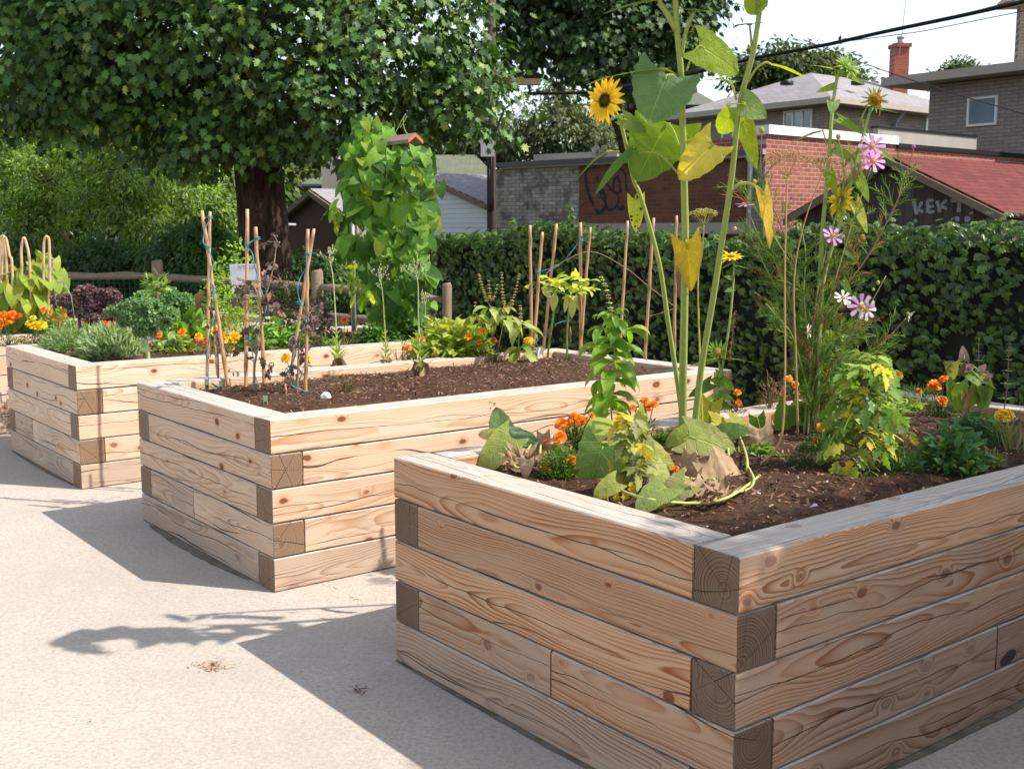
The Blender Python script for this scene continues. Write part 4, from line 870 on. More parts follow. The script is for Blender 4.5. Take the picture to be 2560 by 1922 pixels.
# leafy tree outside the frame whose shade falls on the near planter's right end
def shade_pt(px, py, z, t): return atz(px, py, z)+SD*t
blobs = []
rg = np.random.default_rng(5)
for i in range(9):
    for j in range(15):
        v_, u_ = .33+.42*i+rg.uniform(-.08, .08), -3.05+.42*j+rg.uniform(-.08, .08)
        if u_ > (.04+.22*v_ if v_ < 3.1 else 2.7): continue
        p = A(*PC, .75)+VV*v_+UU*u_; blobs.append((p+SD*5.2, (.40, .40, .26)))
for v_ in (3.3, 3.8): 
    for u_ in (1.4, 1.9, 2.4): blobs.append((A(*PC, .75)+VV*v_+UU*u_+SD*5.2, (.4, .4, .26)))
x, y = 3., 3.
tc = A(x, y, 0); tp0 = A(6.6, 1.2, 0)
tree('honeylocust_tree', 'leafy tree just outside the right edge, shading the near planter', tp0, [tp0, tp0+A(0, 0, 2), tp0+A(-.1, 0, 3.6), tp0+A(-.3, .2, 5)], [.2, .17, .14, .1], blobs, 90000, .12, 'ov', [(.06, .12, .03)], 99, limbs=range(0, 90, 7), clump=.16, per=20, mat='leaf')
# ------------------------------------------------------------ plant builders
T['pet'] = leaf_t(lambda t: .14+.52*t**.9 if t < .92 else .46, 6, -.05, .15, 3)
T['ray'] = leaf_t(lambda t: P_ov(t, .34, .9), 5, .1, .2)
GR, YG, LG, DG = (.085, .19, .03), (.27, .36, .05), (.15, .25, .095), (.045, .10, .03)
YL, BR, STM, OR, YE, PK, WH = (.62, .47, .06), (.34, .21, .12), (.27, .33, .08), (.86, .24, .012), (.88, .56, .02), (.60, .27, .60), (.78, .78, .74)
MAR = (.13, .045, .05)
TOCAM = A(0, -1, .15)
def plant(name, label, cat, px, py, z=.715, group=None):
    b = atz(px, py, z); r = thing(name, label, cat, b, group); r['_'] = 0; del r['_']; return r, b
def P3(pts, Y):
    out = []
    for p in pts: out.append(at(p[0], p[1], Y+(p[2] if len(p) > 2 else 0)))
    return np.array(out)
def curve(pts, n=4):
    P = np.asarray(pts, float); k = len(P)
    if k < 3: return P
    ts = np.linspace(0, k-1, (k-1)*n+1); out = []
    for t in ts:
        i = min(int(t), k-2); f = t-i; p0, p1, p2, p3 = P[max(i-1, 0)], P[i], P[i+1], P[min(i+2, k-1)]
        out.append(.5*((2*p1)+(-p0+p2)*f+(2*p0-5*p1+4*p2-p3)*f*f+(-p0+3*p1-3*p2+p3)*f**3))
    return np.array(out)
def stem(mb, pts, Y, r0, r1, col=STM, n=7): 
    P = curve(P3(pts, Y)); mb.tube(P, np.linspace(r0, r1, len(P)), n, col); return P
def one_leaf(mb, base, tip, wid, tm, up, col, col2=None, wav=.0, rg=None, spot=None):
    V, F, U = T[tm]; d = tip-base; L = np.linalg.norm(d); Fm = frame(d, np.asarray(up, float)); tl = V[-1 if tm not in ('heart', 'heartw', 'round') else len(V)-len(V)//8//1-1]
    Q = V*np.array([wid, L/max(.6, V[:, 1].max()), wid])
    if wav and rg is not None: Q = Q + A(0, 0, 1)*(rg.uniform(-wav, wav, (len(Q), 1))*wid)
    P = Q @ Fm.T + base
    c = np.tile(np.asarray(col, float), (len(V), 1))
    if col2 is not None and U is not None:
        w_ = np.clip(np.abs(U[:, 0:1])*.75+U[:, 1:2]*.55-.45, 0, 1)
        if rg is not None: w_ = np.clip(w_+rg.uniform(-.15, .2, w_.shape), 0, 1)
        c = c*(1-w_)+np.asarray(col2)*w_
    mb.add(P, F, c, U)
def sleaf(root, Y, stempt, base, tip, wpx, face='cam', col=YG, col2=None, tm='heartw', dy=(0, 0), rg=None, name='leaf', mat='big', pr=.004):
    """a leaf with its petiole, as one part. stempt, base, tip: photo pixels; face: cam / up / side / down"""
    m = MB(); b, t = at(base[0], base[1], Y+dy[0]), at(tip[0], tip[1], Y+dy[1])
    up = {'cam': A(0, -1, .25), 'up': A(.0, -.12, 1), 'edge': A(0, -.02, 1), 'side': A(.8, -.7, .3), 'sidel': A(-.7, -.7, .35), 'back': A(.1, 1, .1), 'down': A(0, -.5, -1)}[face]
    wid = wpx*Y/FPX
    one_leaf(m, b, t, wid, tm, up, col, col2, .025, rg)
    if stempt is not None:
        s = at(stempt[0], stempt[1], Y); mid = (s+b)/2+A(0, 0, np.linalg.norm(b-s)*.16); m.tube(curve([s, mid, b, b+(t-b)*.12]), pr, 6, STM)
    return m.build(name, M[mat], root)
def fan(mb, c, n, r, k, tm, col, wid, tilt, rg, r0=.0, var=.1, jit=.12, off=0., up0=None):
    """ring of k petals round axis n"""
    n = nrm(np.asarray(n, float)); a = nrm(np.cross(n, A(0, 0, 1) if abs(n[2]) < .9 else A(1, 0, 0))); b = np.cross(n, a)
    th = np.arange(k)*2*math.pi/k+off+rg.uniform(-jit, jit, k); d = np.cos(th)[:, None]*a+np.sin(th)[:, None]*b
    ti = np.radians(tilt+rg.uniform(-8, 8, k))[:, None]; dd = d*np.cos(ti)+n*np.sin(ti); up = n*np.cos(ti)-d*np.sin(ti)
    L = r*rg.uniform(1-var, 1+var*.5, k); cc = cols(rg, k, col, .12)
    mb.scatter(T[tm][0], T[tm][1], c+d*r0, frame(dd, up), np.stack([np.full(k, wid)*r, L, np.full(k, wid)*r], 1), cc, T[tm][2])
def marigold_head(root, c, r, col, rg, n=None, name='flower'):
    n = nrm(A(0, -.75, .8)+rg.normal(0, .25, 3)) if n is None else nrm(n)
    m = MB(); c2 = tuple(min(1, x*1.15+.02) for x in col); c0 = tuple(x*.8 for x in col)
    for i, (k, rr, t_, h) in enumerate(((11, 1., 5, 0), (10, .86, 22, .08), (9, .68, 42, .14), (7, .5, 60, .2), (5, .35, 78, .22))):
        fan(m, c+n*r*h, n, r*rr, k, 'pet', (col, c2, c0)[i % 3], .95, t_, rg, 0, .15, .3, i*.4)
    m.ball(c-n*r*.25, r*.28, (.07, .13, .03), 8, 5)
    return m.build(name, M['petal'], root)
def daisy(root, c, n, r, k, col, disc, rg, dr=.22, tm='pet', wid=.62, tilt=8, rows=1, name='flower', dcol2=None):
    f = thing_part(root, name); n = nrm(np.asarray(n, float)); m = MB()
    for i in range(rows): fan(m, c+n*r*.02*i, n, r*(1-.08*i), k, tm, col, wid, tilt+6*i, rg, r*dr*.5, .1, .1, i*math.pi/k)
    pe = m.build(name, M['petal'], root)
    m = MB(); a = nrm(np.cross(n, A(0, 0, 1) if abs(n[2]) < .9 else A(1, 0, 0))); b = np.cross(n, a)
    i = np.arange(90); rad = np.sqrt(i/90)*r*dr*1.25; th = i*2.39996
    P = c+n*(r*.10*(1-(i/90)[:, None]*.6))+a*(rad*np.cos(th))[:, None]+b*(rad*np.sin(th))[:, None]
    cc = cols(rg, 90, disc, .2); 
    if dcol2 is not None: cc = np.where((i < 40)[:, None], cc, cols(rg, 90, dcol2, .2))
    m.ball(c+n*r*.01, r*dr*.9, disc, 10, 6)
    m.scatter(T['diamond'][0], T['diamond'][1], P, np.repeat(frame(n, a)[None], 90, 0), r*.11, cc)
    o = m.build('disc', M['dry'], pe) if False else m.build('disc', M['dry'], None); o.parent = pe; o.location = tuple(WL[pe.name]*0); fixchild(o, pe)
    return pe
def thing_part(root, name): return None
def fixchild(o, par):
    """o was built in world metres; shift it into the frame of its parent part"""
    og = WL[par.name]; me = o.data; n = len(me.vertices); co_ = np.empty(n*3, 'f4'); me.vertices.foreach_get('co', co_)
    co_ = (co_.reshape(-1, 3)-og).ravel().astype('f4'); me.vertices.foreach_set('co', co_); me.update(); WL[o.name] = og
def mound(mb, b, rx, ry, h, n, tm, size, col, rg, out=.8, up=.6, lie=.3, shell=.5, stems=8, scol=(.10, .15, .05), alt=None, altp=0., smat=None, ntw=.5, var=.22, zmin=0.):
    """leaves spread through a dome standing on b"""
    u = runit(rg, n); u[:, 2] = np.abs(u[:, 2]); rr = rg.random((n, 1))**shell
    P = b+u*rr*A(rx, ry, h); P[:, 2] = np.maximum(P[:, 2], b[2]+zmin)
    d = u*A(1, 1, lie)*out+A(0, 0, up-.35)+runit(rg, n)*.5; nn = u*.5+A(0, 0, .8)+runit(rg, n)*ntw
    mb.scatter(T[tm][0], T[tm][1], P, frame(d, nn), size*rg.uniform(.6, 1.2, n), cols(rg, n, col, var, alt, altp), T[tm][2])
    for i in range(stems):
        e = P[rg.integers(n)]; mid = (b+e)/2+A(0, 0, h*.12)+rg.normal(0, rx*.06, 3); mb.tube(curve([b+rg.normal(0, .008, 3)*A(1, 1, 0), mid, e], 3), .0022, 4, scol, False)
def marigold(label, px, py, flowers, rpx, hpx, col=GR, n=520, seed=1, z=.712, tm='thin', lf=.022, grp='marigold plants', alt=None, altp=0., fac=None):
    rg = np.random.default_rng(seed); r, b = plant('marigold_plant', label, 'marigold', px, py, z, grp); Y = b[1]; s = Y/FPX; m = MB()
    mound(m, b, rpx*s, rpx*s*.9, hpx*s, n, tm, lf, col, rg, stems=14, shell=.45, alt=alt, altp=altp)
    for (fx, fy, fr, fc) in flowers:
        c = at(fx, fy, Y+rg.uniform(-.05, .05)); m.tube(curve([b, (b+c)/2+A(0, 0, .01), c]), .002, 5, (.12, .18, .06))
    m.build('foliage', M['leaf'], r)
    for (fx, fy, fr, fc) in flowers:
        c = at(fx, fy, Y); marigold_head(r, c, fr*s*1.18, fc, rg)
    return r

# ------------------------------------------------------------ near planter: sunflowers
rg = np.random.default_rng(100)
Y0 = atz(1705, 1112, .715)[1]
def sunflower_head(root, c, n, r, rg, disc=(.13, .055, .02), col=YE, k=17, name='flower_head', sep=True, wilt=0.):
    n = nrm(n); m = MB()
    if k:
        fan(m, c, n, r*1.1, k, 'ray', col, .85, 6, rg, r*.32, .18, .14); fan(m, c+n*r*.02, n, r*1.0, k, 'ray', tuple(x*.93 for x in col), .8, 16, rg, r*.3, .2, .2, .18)
        pe = m.build(name, M['petal'], root); m = MB()
    a = nrm(np.cross(n, A(0, 0, 1))); b = np.cross(n, a); q = 240; i = np.arange(q); rad = np.sqrt(i/q)*r*.46; th = i*2.39996
    P = c+n*(.10*r*(1-(rad/(r*.46))**2))[:, None]+a*(rad*np.cos(th))[:, None]+b*(rad*np.sin(th))[:, None]
    f_ = frame(n, a); V = [c-n*r*.05+(a*math.cos(t)+b*math.sin(t))*r*.47 for t in np.arange(16)*math.pi/8]+[c+n*r*.10]
    m.add(V, [(j, (j+1) % 16, 16) for j in range(16)], disc)
    cc = cols(rg, q, disc, .35); cc[(i > 60) & (i < 150)] *= .55; cc[i > 200] = cols(rg, (i > 200).sum(), tuple(min(1, x*2.4) for x in disc), .3)
    m.scatter(T['diamond'][0], T['diamond'][1], P, np.repeat(f_[None], q, 0), r*.10, cc)
    d_ = m.build('disc' if k else name, M['dry'], None)
    if k: d_.parent = pe; fixchild(d_, pe)
    else: d_.parent = root; fixchild(d_, root); pe = d_; WL[d_.name] = WL[root.name]
    m = MB(); fan(m, c-n*r*.06, n, r*.62, 14, 'ov', (.14, .25, .05), .35, 18, rg, r*.3, .2, .2); fan(m, c-n*r*.09, n, r*.7, 12, 'ov', (.12, .22, .05), .3, -12, rg, r*.2, .2, .2)
    m.ball(c-n*r*.14, r*.3, (.14, .24, .06), 10, 6); o = m.build('sepals', M['leaf'], None); o.parent = pe; fixchild(o, pe)
    return pe
# main stem
LEAN[0] = .6
r, b = plant('sunflower', 'tallest sunflower with the thickest stem, big leaves and a hanging yellow leaf', 'sunflower', 1706, 1112, .71)
m = MB(); stem(m, [(1706, 1112), (1707, 1000), (1708, 900), (1711, 750), (1713, 600), (1710, 450), (1706, 300), (1703, 190), (1691, 54), (1686, -60), (1680, -200)], Y0, .0172, .0075)
stem(m, [(1703, 140), (1712, 90), (1722, 60), (1737, 28)], Y0, .008, .005); stem(m, [(1690, 75), (1665, 30), (1650, 5), (1655, -60), (1640, -160)], Y0, .010, .005)
m.build('stem', M['stem'], r)
sleaf(r, Y0, (1672, 40), (1640, 0), (1507, 19), 42, 'up', LG, YG, rg=rg, dy=(0, .05)); sleaf(r, Y0, (1722, 60), (1738, 28), (1830, 20), 55, 'up', LG, rg=rg, dy=(0, -.05))
sleaf(r, Y0, (1722, 60), (1735, 28), (1696, 12), 32, 'up', LG, rg=rg)
sleaf(r, Y0, (1716, 178), (1748, 116), (1858, 172), 100, 'cam', (.23, .33, .035), rg=rg, dy=(.05, .02)); sleaf(r, Y0, (1704, 200), (1628, 176), (1464, 188), 60, 'up', YG, rg=rg, dy=(-.02, -.05))
sleaf(r, Y0, (1705, 215), (1668, 188), (1630, 279), 172, 'cam', (.13, .23, .11), rg=rg, dy=(-.04, -.14)); sleaf(r, Y0, (1701, 375), (1668, 309), (1606, 420), 180, 'back', (.13, .22, .03), rg=rg, dy=(.08, .14))
sleaf(r, Y0, (1703, 360), (1782, 361), (1694, 447), 100, 'cam', (.66, .55, .12), (.50, .42, .05), rg=rg, dy=(-.06, -.09)); sleaf(r, Y0, (1697, 436), (1600, 381), (1692, 395), 26, 'edge', LG, (.3, .2, .08), rg=rg, dy=(-.05, -.1))
sleaf(r, Y0, (1713, 600), (1716, 606), (1737, 738), 92, 'cam', (.60, .44, .03), (.40, .24, .11), rg=rg, dy=(-.03, -.06), tm='heart'); sleaf(r, Y0, (1708, 640), (1692, 668), (1704, 757), 26, 'cam', BR, (.2, .12, .07), rg=rg, tm='ov', dy=(.02, .02), mat='dry', name='dry_leaf')
sleaf(r, Y0, (1703, 80), (1695, 82), (1668, 74), 14, 'up', YG, tm='ov', rg=rg); sleaf(r, Y0, (1710, 90), (1715, 84), (1733, 75), 14, 'up', YG, tm='ov', rg=rg)
for (s_, e_, w_) in (((1686, -20), (1550, -90), 190), ((1684, -100), (1810, -150), 190), ((1682, -160), (1620, -250), 160), ((1684, -60), (1780, -60), 150), ((1655, -80), (1570, -190), 150)): sleaf(r, Y0, s_, ((s_[0]+e_[0])/2, (s_[1]+e_[1])/2-20), e_, w_, 'up', GR, rg=rg, dy=(0, .1 if w_ > 100 else -.1))
sunflower_head(r, at(1672, -225, Y0-.05), A(-.5, -.6, -.1), .10, rg)
# second stem, leaning right
r, b = plant('sunflower', 'tall sunflower leaning right beside the thick main stem, no open flower in view', 'sunflower', 1728, 1122, .71)
Yb = b[1]+.02; m = MB(); stem(m, [(1728, 1122), (1740, 1030), (1753, 919), (1783, 742), (1808, 583), (1828, 450), (1850, 258), (1883, 130), (1902, 0), (1915, -110)], Yb, .0138, .0075)
stem(m, [(1880, 140), (1878, 100), (1874, 62)], Yb, .005, .003); m.build('stem', M['stem'], r)
sleaf(r, Yb, (1841, 250), (1822, 203), (1736, 186), 58, 'up', (.24, .35, .035), rg=rg, dy=(0, .04)); sleaf(r, Yb, (1850, 280), (1832, 288), (1786, 336), 66, 'cam', (.25, .33, .035), rg=rg, dy=(.03, .05))
sleaf(r, Yb, (1850, 285), (1852, 288), (1906, 434), 66, 'cam', (.30, .38, .03), rg=rg, dy=(.02, .05), tm='heart'); sleaf(r, Yb, (1848, 262), (1856, 256), (1922, 292), 78, 'sidel', (.24, .33, .13), rg=rg, dy=(-.03, -.06), tm='heart')
sleaf(r, Yb, (1852, 262), (1850, 262), (1822, 250), 40, 'up', (.20, .30, .12), rg=rg, dy=(-.03, -.06)); sleaf(r, Yb, (1866, 212), (1912, 157), (2020, 182), 44, 'up', (.27, .36, .03), rg=rg, dy=(0, .04), tm='ov')
sleaf(r, Yb, (1895, 30), (1893, 0), (1862, 32), 62, 'cam', (.27, .36, .04), rg=rg); sleaf(r, Yb, (1898, 20), (1902, -5), (1926, 12), 40, 'cam', (.27, .36, .04), rg=rg)
sleaf(r, Yb, (1874, 62), (1873, 62), (1832, 58), 34, 'up', LG, rg=rg, dy=(0, -.04), tm='ov'); sleaf(r, Yb, (1874, 62), (1876, 62), (1910, 50), 22, 'up', LG, rg=rg, tm='ov')
m = MB(); pts = P3([(1822, 487), (1845, 462), (1870, 458), (1895, 470), (1908, 486)], Yb); m.tube(curve(pts), .0055, 6, STM); one_leaf(m, pts[-1], at(1940, 622, Yb-.05), .085, 'heart', A(.5, -.9, .1), (.68, .48, .07), (.6, .42, .1), .05, rg); m.build('leaf', M['big'], r)
for (s_, e_, w_) in (((1905, -30), (1980, -60), 90), ((1908, -60), (1830, -110), 90), ((1912, -100), (1960, -160), 70)): sleaf(r, Yb, s_, ((s_[0]+e_[0])/2, (s_[1]+e_[1])/2-15), e_, w_, 'up', GR, rg=rg, dy=(0, .08))
# third stem, left, open flower
r, b = plant('sunflower', 'sunflower leaning left with a fully open yellow flower and dark centre', 'sunflower', 1712, 1100, .71)
Yc = b[1]; m = MB(); stem(m, [(1712, 1100), (1700, 1000), (1688, 919), (1668, 790), (1647, 653), (1602, 492), (1584, 450), (1563, 352), (1549, 301), (1535, 275), (1524, 262)], Yc, .0108, .005); m.build('stem', M['stem'], r)
hc = at(1513, 252, Yc-.03); sunflower_head(r, hc, A(-.85, -.85, .1), .060, rg)
sleaf(r, Yc, (1552, 310), (1556, 288), (1512, 296), 38, 'up', LG, rg=rg, dy=(-.02, -.06)); sleaf(r, Yc, (1556, 325), (1560, 298), (1614, 328), 42, 'sidel', (.22, .32, .12), rg=rg, dy=(-.02, -.05))
sleaf(r, Yc, (1569, 405), (1522, 378), (1434, 432), 46, 'up', (.13, .24, .05), rg=rg, tm='ov', dy=(-.02, -.03)); sleaf(r, Yc, (1570, 400), (1597, 357), (1476, 480), 54, 'sidel', (.11, .22, .06), rg=rg, tm='ov', dy=(-.03, -.1))
m = MB(); pts = P3([(1599, 490), (1592, 486), (1589, 492), (1590, 500)], Yc); m.tube(curve(pts), .0035, 6, STM); one_leaf(m, pts[-1], at(1592, 585, Yc-.03), .086, 'heart', TOCAM, (.40, .46, .05), (.72, .62, .15), .04, rg)
m.build('leaf', M['big'], r); m = MB()
for sx, sy, sr in ((1602, 522, 3.4), (1578, 541, 3.2), (1579, 550, 2.8), (1593, 538, 1.8), (1599, 549, 1.6), (1592, 553, 1.8), (1588, 566, 2.4), (1575, 561, 1.4), (1596, 571, 2.4)):
    c = at(sx, sy, Yc-.045); m.ball(c, sr*Yc/FPX, (.07, .03, .03), 8, 5)
m.build('spots', M['dry'], r); sleaf(r, Yc, (1588, 452), (1588, 452), (1628, 420), 20, 'cam', (.25, .36, .05), rg=rg, tm='ov'); sleaf(r, Yc, (1690, 930), (1700, 950), (1700, 1010), 14, 'cam', BR, rg=rg, tm='ov', mat='dry', name='dry_leaf')
# small one right of the stems
LEAN[0] = 0.
r, b = plant('sunflower', 'short sunflower with a half open yellow flower facing up, right of the tall stems', 'sunflower', 1783, 1068, .715)
Yd = b[1]; m = MB(); stem(m, [(1783, 1068), (1795, 970), (1808, 906), (1822, 820), (1830, 748), (1835, 670), (1830, 650)], Yd, .006, .004); stem(m, [(1795, 965), (1800, 930), (1797, 905)], Yd, .006, .005); m.build('stem', M['stem'], r)
sunflower_head(r, at(1828, 642, Yd), A(-.1, -.35, .95), .040, rg, (.5, .32, .04), (.88, .55, .02), 13)
bud = MB(); c = at(1794, 882, Yd-.02); fan(bud, c, A(-.2, -.7, .6), .055, 14, 'ov', (.20, .32, .05), .3, 40, rg, .015); fan(bud, c, A(-.2, -.7, .6), .05, 12, 'ov', (.26, .36, .06), .3, 62, rg, .012, .2, .2, .3); bud.ball(c, .024, (.34, .30, .05), 10, 7); bud.build('bud', M['leaf'], r)
for bs, tp, w_, fc, cl in (((1828, 660), (1800, 668), 20, 'up', LG), ((1838, 665), (1873, 667), 18, 'up', LG), ((1832, 697), (1815, 690), 18, 'cam', LG), ((1832, 722), (1815, 727), 18, 'cam', LG), ((1812, 896), (1886, 898), 28, 'edge', (.16, .30, .03)), ((1786, 900), (1722, 906), 34, 'up', YG), ((1790, 903), (1745, 912), 26, 'edge', YG),
                           ((1790, 942), (1838, 974), 46, 'cam', (.13, .27, .04)), ((1785, 945), (1835, 940), 24, 'up', GR), ((1776, 958), (1724, 990), 44, 'cam', (.06, .14, .03)), ((1795, 985), (1838, 1000), 30, 'cam', (.10, .22, .03)), ((1785, 1000), (1830, 1022), 40, 'cam', (.07, .15, .03)), ((1790, 990), (1760, 1000), 22, 'cam', YG)):
    sleaf(r, Yd, None, bs, tp, w_, fc, cl, rg=rg, tm='heart', dy=(0, -.03))
m = MB(); P = curve(P3([(1836, 780), (1832, 830), (1826, 880), (1820, 900)], Yd-.02)); m.tube(P, .0012, 4, BR)
i_ = rg.integers(0, len(P), 60); m.scatter(T['ov'][0], T['ov'][1], P[i_]+rg.normal(0, .005, (60, 3)), frame(runit(rg, 60), runit(rg, 60)), .014, cols(rg, 60, (.17, .08, .05), .3)); m.build('seed_strand', M['dry'], r)
# tall budded one, right group
r, b = plant('sunflower', 'tall slim sunflower ending in a spiky green bud in front of the grey roof', 'sunflower', 2031, 1090, .715)
Ye = b[1]; m = MB(); stem(m, [(2031, 1090), (2033, 978), (2040, 820), (2048, 716), (2056, 577), (2063, 500), (2070, 411), (2081, 275), (2094, 190), (2110, 172)], Ye, .011, .006); m.build('stem', M['stem'], r)
c = at(2116, 170, Ye); m = MB(); q = A(.3, -.6, .5)
for k_, rr, t_ in ((16, .048, 10), (16, .05, 32), (14, .045, 55)): fan(m, c, q, rr, k_, 'lance', (.24, .36, .05), .9, t_, rg, .010)
m.ball(c, .022, (.22, .34, .07), 10, 7); m.build('bud', M['leaf'], r)
for s_, bs, tp, w_, fc, cl in (((2090, 200), (2087, 175), (2033, 156), 24, 'up', YG), ((2088, 225), (2084, 217), (2046, 227), 26, 'cam', YG), ((2098, 188), (2116, 187), (2165, 209), 22, 'cam', YG), ((2066, 365), (2056, 328), (1975, 346), 34, 'up', (.10, .2, .04)),
                               ((2076, 325), (2098, 298), (2172, 338), 30, 'cam', (.2, .32, .04)), ((2158, 320), (2156, 300), (2098, 287), 24, 'up', (.13, .24, .05)), ((2074, 400), (2086, 370), (2142, 405), 36, 'sidel', (.24, .34, .12)), ((2064, 440), (2070, 432), (2096, 489), 42, 'cam', (.25, .36, .03))):
    sleaf(r, Ye, s_, bs, tp, w_, fc, cl, rg=rg, tm='heart', dy=(0, -.03), pr=.003)
sleaf(r, Ye, None, (2083, 252), (2083, 274), 46, 'cam', (.24, .34, .13), rg=rg, tm='heart', dy=(0, -.04))
# drooping seed head one
r, b = plant('sunflower', 'sunflower with a spent petalless round head, right of the slim budded one', 'sunflower', 2042, 1088, .715)
Yf = b[1]-.04; m = MB(); stem(m, [(2042, 1088), (2046, 900), (2053, 757), (2062, 685), (2085, 602), (2110, 526), (2130, 443), (2140, 400), (2157, 342), (2176, 275), (2184, 258)], Yf, .010, .005)
stem(m, [(2085, 602), (2108, 540), (2118, 500), (2122, 450), (2138, 420), (2150, 405)], Yf+.03, .005, .003); m.build('stem', M['stem'], r)
sunflower_head(r, at(2188, 250, Yf-.02), A(.1, -1, .15), .062, rg, (.42, .25, .02), YE, 0)
m = MB(); c = at(2192, 240, Yf-.04); fan(m, c, A(0, -1, 0), .022, 3, 'ray', OR, .5, 20, rg); c = at(2200, 272, Yf-.03); one_leaf(m, c, c+A(.0, 0, -.03), .012, 'ray', TOCAM, OR); m.build('last_petals', M['petal'], r)
sunflower_head(r, at(2103, 502, Yf+.02), A(-.75, -.45, .2), .052, rg, (.4, .3, .05), (.85, .60, .03), 13, 'side_flower')
for s_, bs, tp, w_, fc, cl in (((2150, 310), (2170, 268), (2245, 277), 16, 'edge', (.2, .32, .04)), ((2145, 392), (2122, 372), (2086, 368), 24, 'up', LG), ((2165, 320), (2180, 358), (2244, 406), 24, 'cam', (.22, .33, .04)), ((2140, 410), (2140, 398), (2141, 446), 46, 'cam', (.24, .33, .13)),
                               ((2138, 432), (2146, 443), (2176, 502), 40, 'cam', (.24, .36, .03)), ((2120, 500), (2138, 507), (2173, 580), 42, 'cam', (.55, .52, .12)), ((2115, 530), (2125, 562), (2168, 574), 14, 'edge', YG), ((2105, 630), (2112, 628), (2138, 648), 18, 'cam', LG), ((2110, 705), (2108, 702), (2130, 736), 28, 'cam', (.10, .2, .03))):
    sleaf(r, Yf, s_, bs, tp, w_, fc, cl, rg=rg, tm='heart', dy=(0, -.03), pr=.003)

# cosmos: one shrubby plant, feathery
rg = np.random.default_rng(200)
r, b = plant('cosmos_plant', 'feathery cosmos bush with pink and white flowers around the slim sunflower stems', 'cosmos', 2025, 1092, .715); Yk = b[1]
heads_k = .88; heads = [((2180, 366), 34, PK, A(-.1, -.9, .5)), ((2183, 404), 33, (.66, .30, .66), A(.1, -.9, .55)), ((2081, 590), 30, PK, A(.25, -.8, .5)), ((2153, 766), 36, (.68, .34, .66), A(0, -1, .1)), ((2166, 774), 28, WH, A(.1, -1, .1)), ((2108, 745), 25, WH, A(0, -.75, .7)), ((2021, 828), 20, WH, A(.8, -.5, 0)), ((1862, 512), 27, PK, A(-.1, -.15, 1))]
stems_ = [[(2028, 900), (2060, 700), (2130, 600), (2155, 480), (2176, 380)], [(2028, 860), (2075, 740), (2130, 560), (2178, 420)], [(2025, 860), (2055, 720), (2080, 600)], [(2045, 1000), (2110, 870), (2150, 790)], [(2050, 960), (2120, 860), (2163, 780)], [(2030, 900), (2080, 800), (2106, 755)], [(2025, 950), (2022, 835)], [(2020, 900), (1985, 780), (1940, 660), (1905, 610), (1870, 525)],
          [(2025, 900), (2100, 740), (2170, 640), (2235, 520), (2262, 450), (2284, 372)], [(2025, 950), (1975, 760), (1925, 690), (1880, 600), (1842, 570)], [(2022, 930), (1995, 700), (1950, 560), (1905, 450), (1904, 330)], [(2025, 900), (2000, 720), (1965, 640), (1900, 540), (1862, 485), (1848, 460)], [(2030, 900), (2075, 760), (2110, 660), (2150, 600)], [(2035, 960), (2080, 860), (2150, 800), (2215, 690)],
          [(2045, 1050), (2105, 950), (2175, 880), (2235, 830)], [(2028, 900), (2048, 700), (2100, 500), (2110, 420), (2096, 348)], [(2045, 1000), (2150, 900), (2215, 850), (2265, 795)], [(2025, 1000), (1985, 850), (1950, 800), (1915, 760)], [(2025, 980), (2010, 850), (1940, 770), (1885, 730)], [(2030, 1000), (2060, 880), (2100, 830), (2160, 790)], [(2035, 1000), (2085, 900), (2140, 850), (2190, 840)], [(2025, 900), (2010, 740), (2015, 640), (2000, 560)], [(2025, 940), (1980, 800), (1960, 720), (1948, 640)]]
m = MB(); fm = MB(); red = [(.20, .10, .07), (.26, .30, .09), (.28, .12, .12), (.22, .28, .07)]
for i, st in enumerate(stems_):
    dz = rg.uniform(-.14, .14); P = curve([b+rg.normal(0, .012, 3)*A(1, 1, 0)]+[at(p[0], p[1], Yk+dz*(j+1)/len(st)) for j, p in enumerate(st)], 6)
    m.tube(P, np.linspace(.0042, .0018, len(P)), 5, red[i % 4])
    for j in range(4, len(P)-5, 2):
        for _ in range(3):
            d = nrm(nrm(P[min(j+1, len(P)-1)]-P[j-1])*.8+runit(rg, 1)[0]*A(1, .7, .5)); L = rg.uniform(.06, .13); q = P[j]
            cl = cols(rg, 1, [(.22, .36, .05), (.15, .28, .04), (.28, .38, .07)], .2, (.42, .20, .05), .10)[0]
            cv = curve([q, q+d*L*.5+A(0, 0, .012), q+d*L]); fm.tube(cv, np.linspace(.0012, .0007, len(cv)), 3, cl, False)
            for k in range(1, len(cv)-1):
                for sgn in (-1, 1):
                    e = nrm(d+nrm(np.cross(d, runit(rg, 1)[0]))*.65*sgn)*L*.42*(1-k/len(cv)*.5); fm.tube([cv[k], cv[k]+e*.55+A(0, 0, .003), cv[k]+e], (.0009, .0008, .0004), 3, cl, False)
m.build('stems', M['stem'], r); fm.build('foliage', M['leaf'], r)
for (px, py), rp, cl, nn in heads:
    s = Yk/FPX; daisy(r, at(px, py, Yk-.05), nn, rp*s*heads_k, 8, cl, (.75, .42, .02), rg, .20, 'pet', .62, 10)
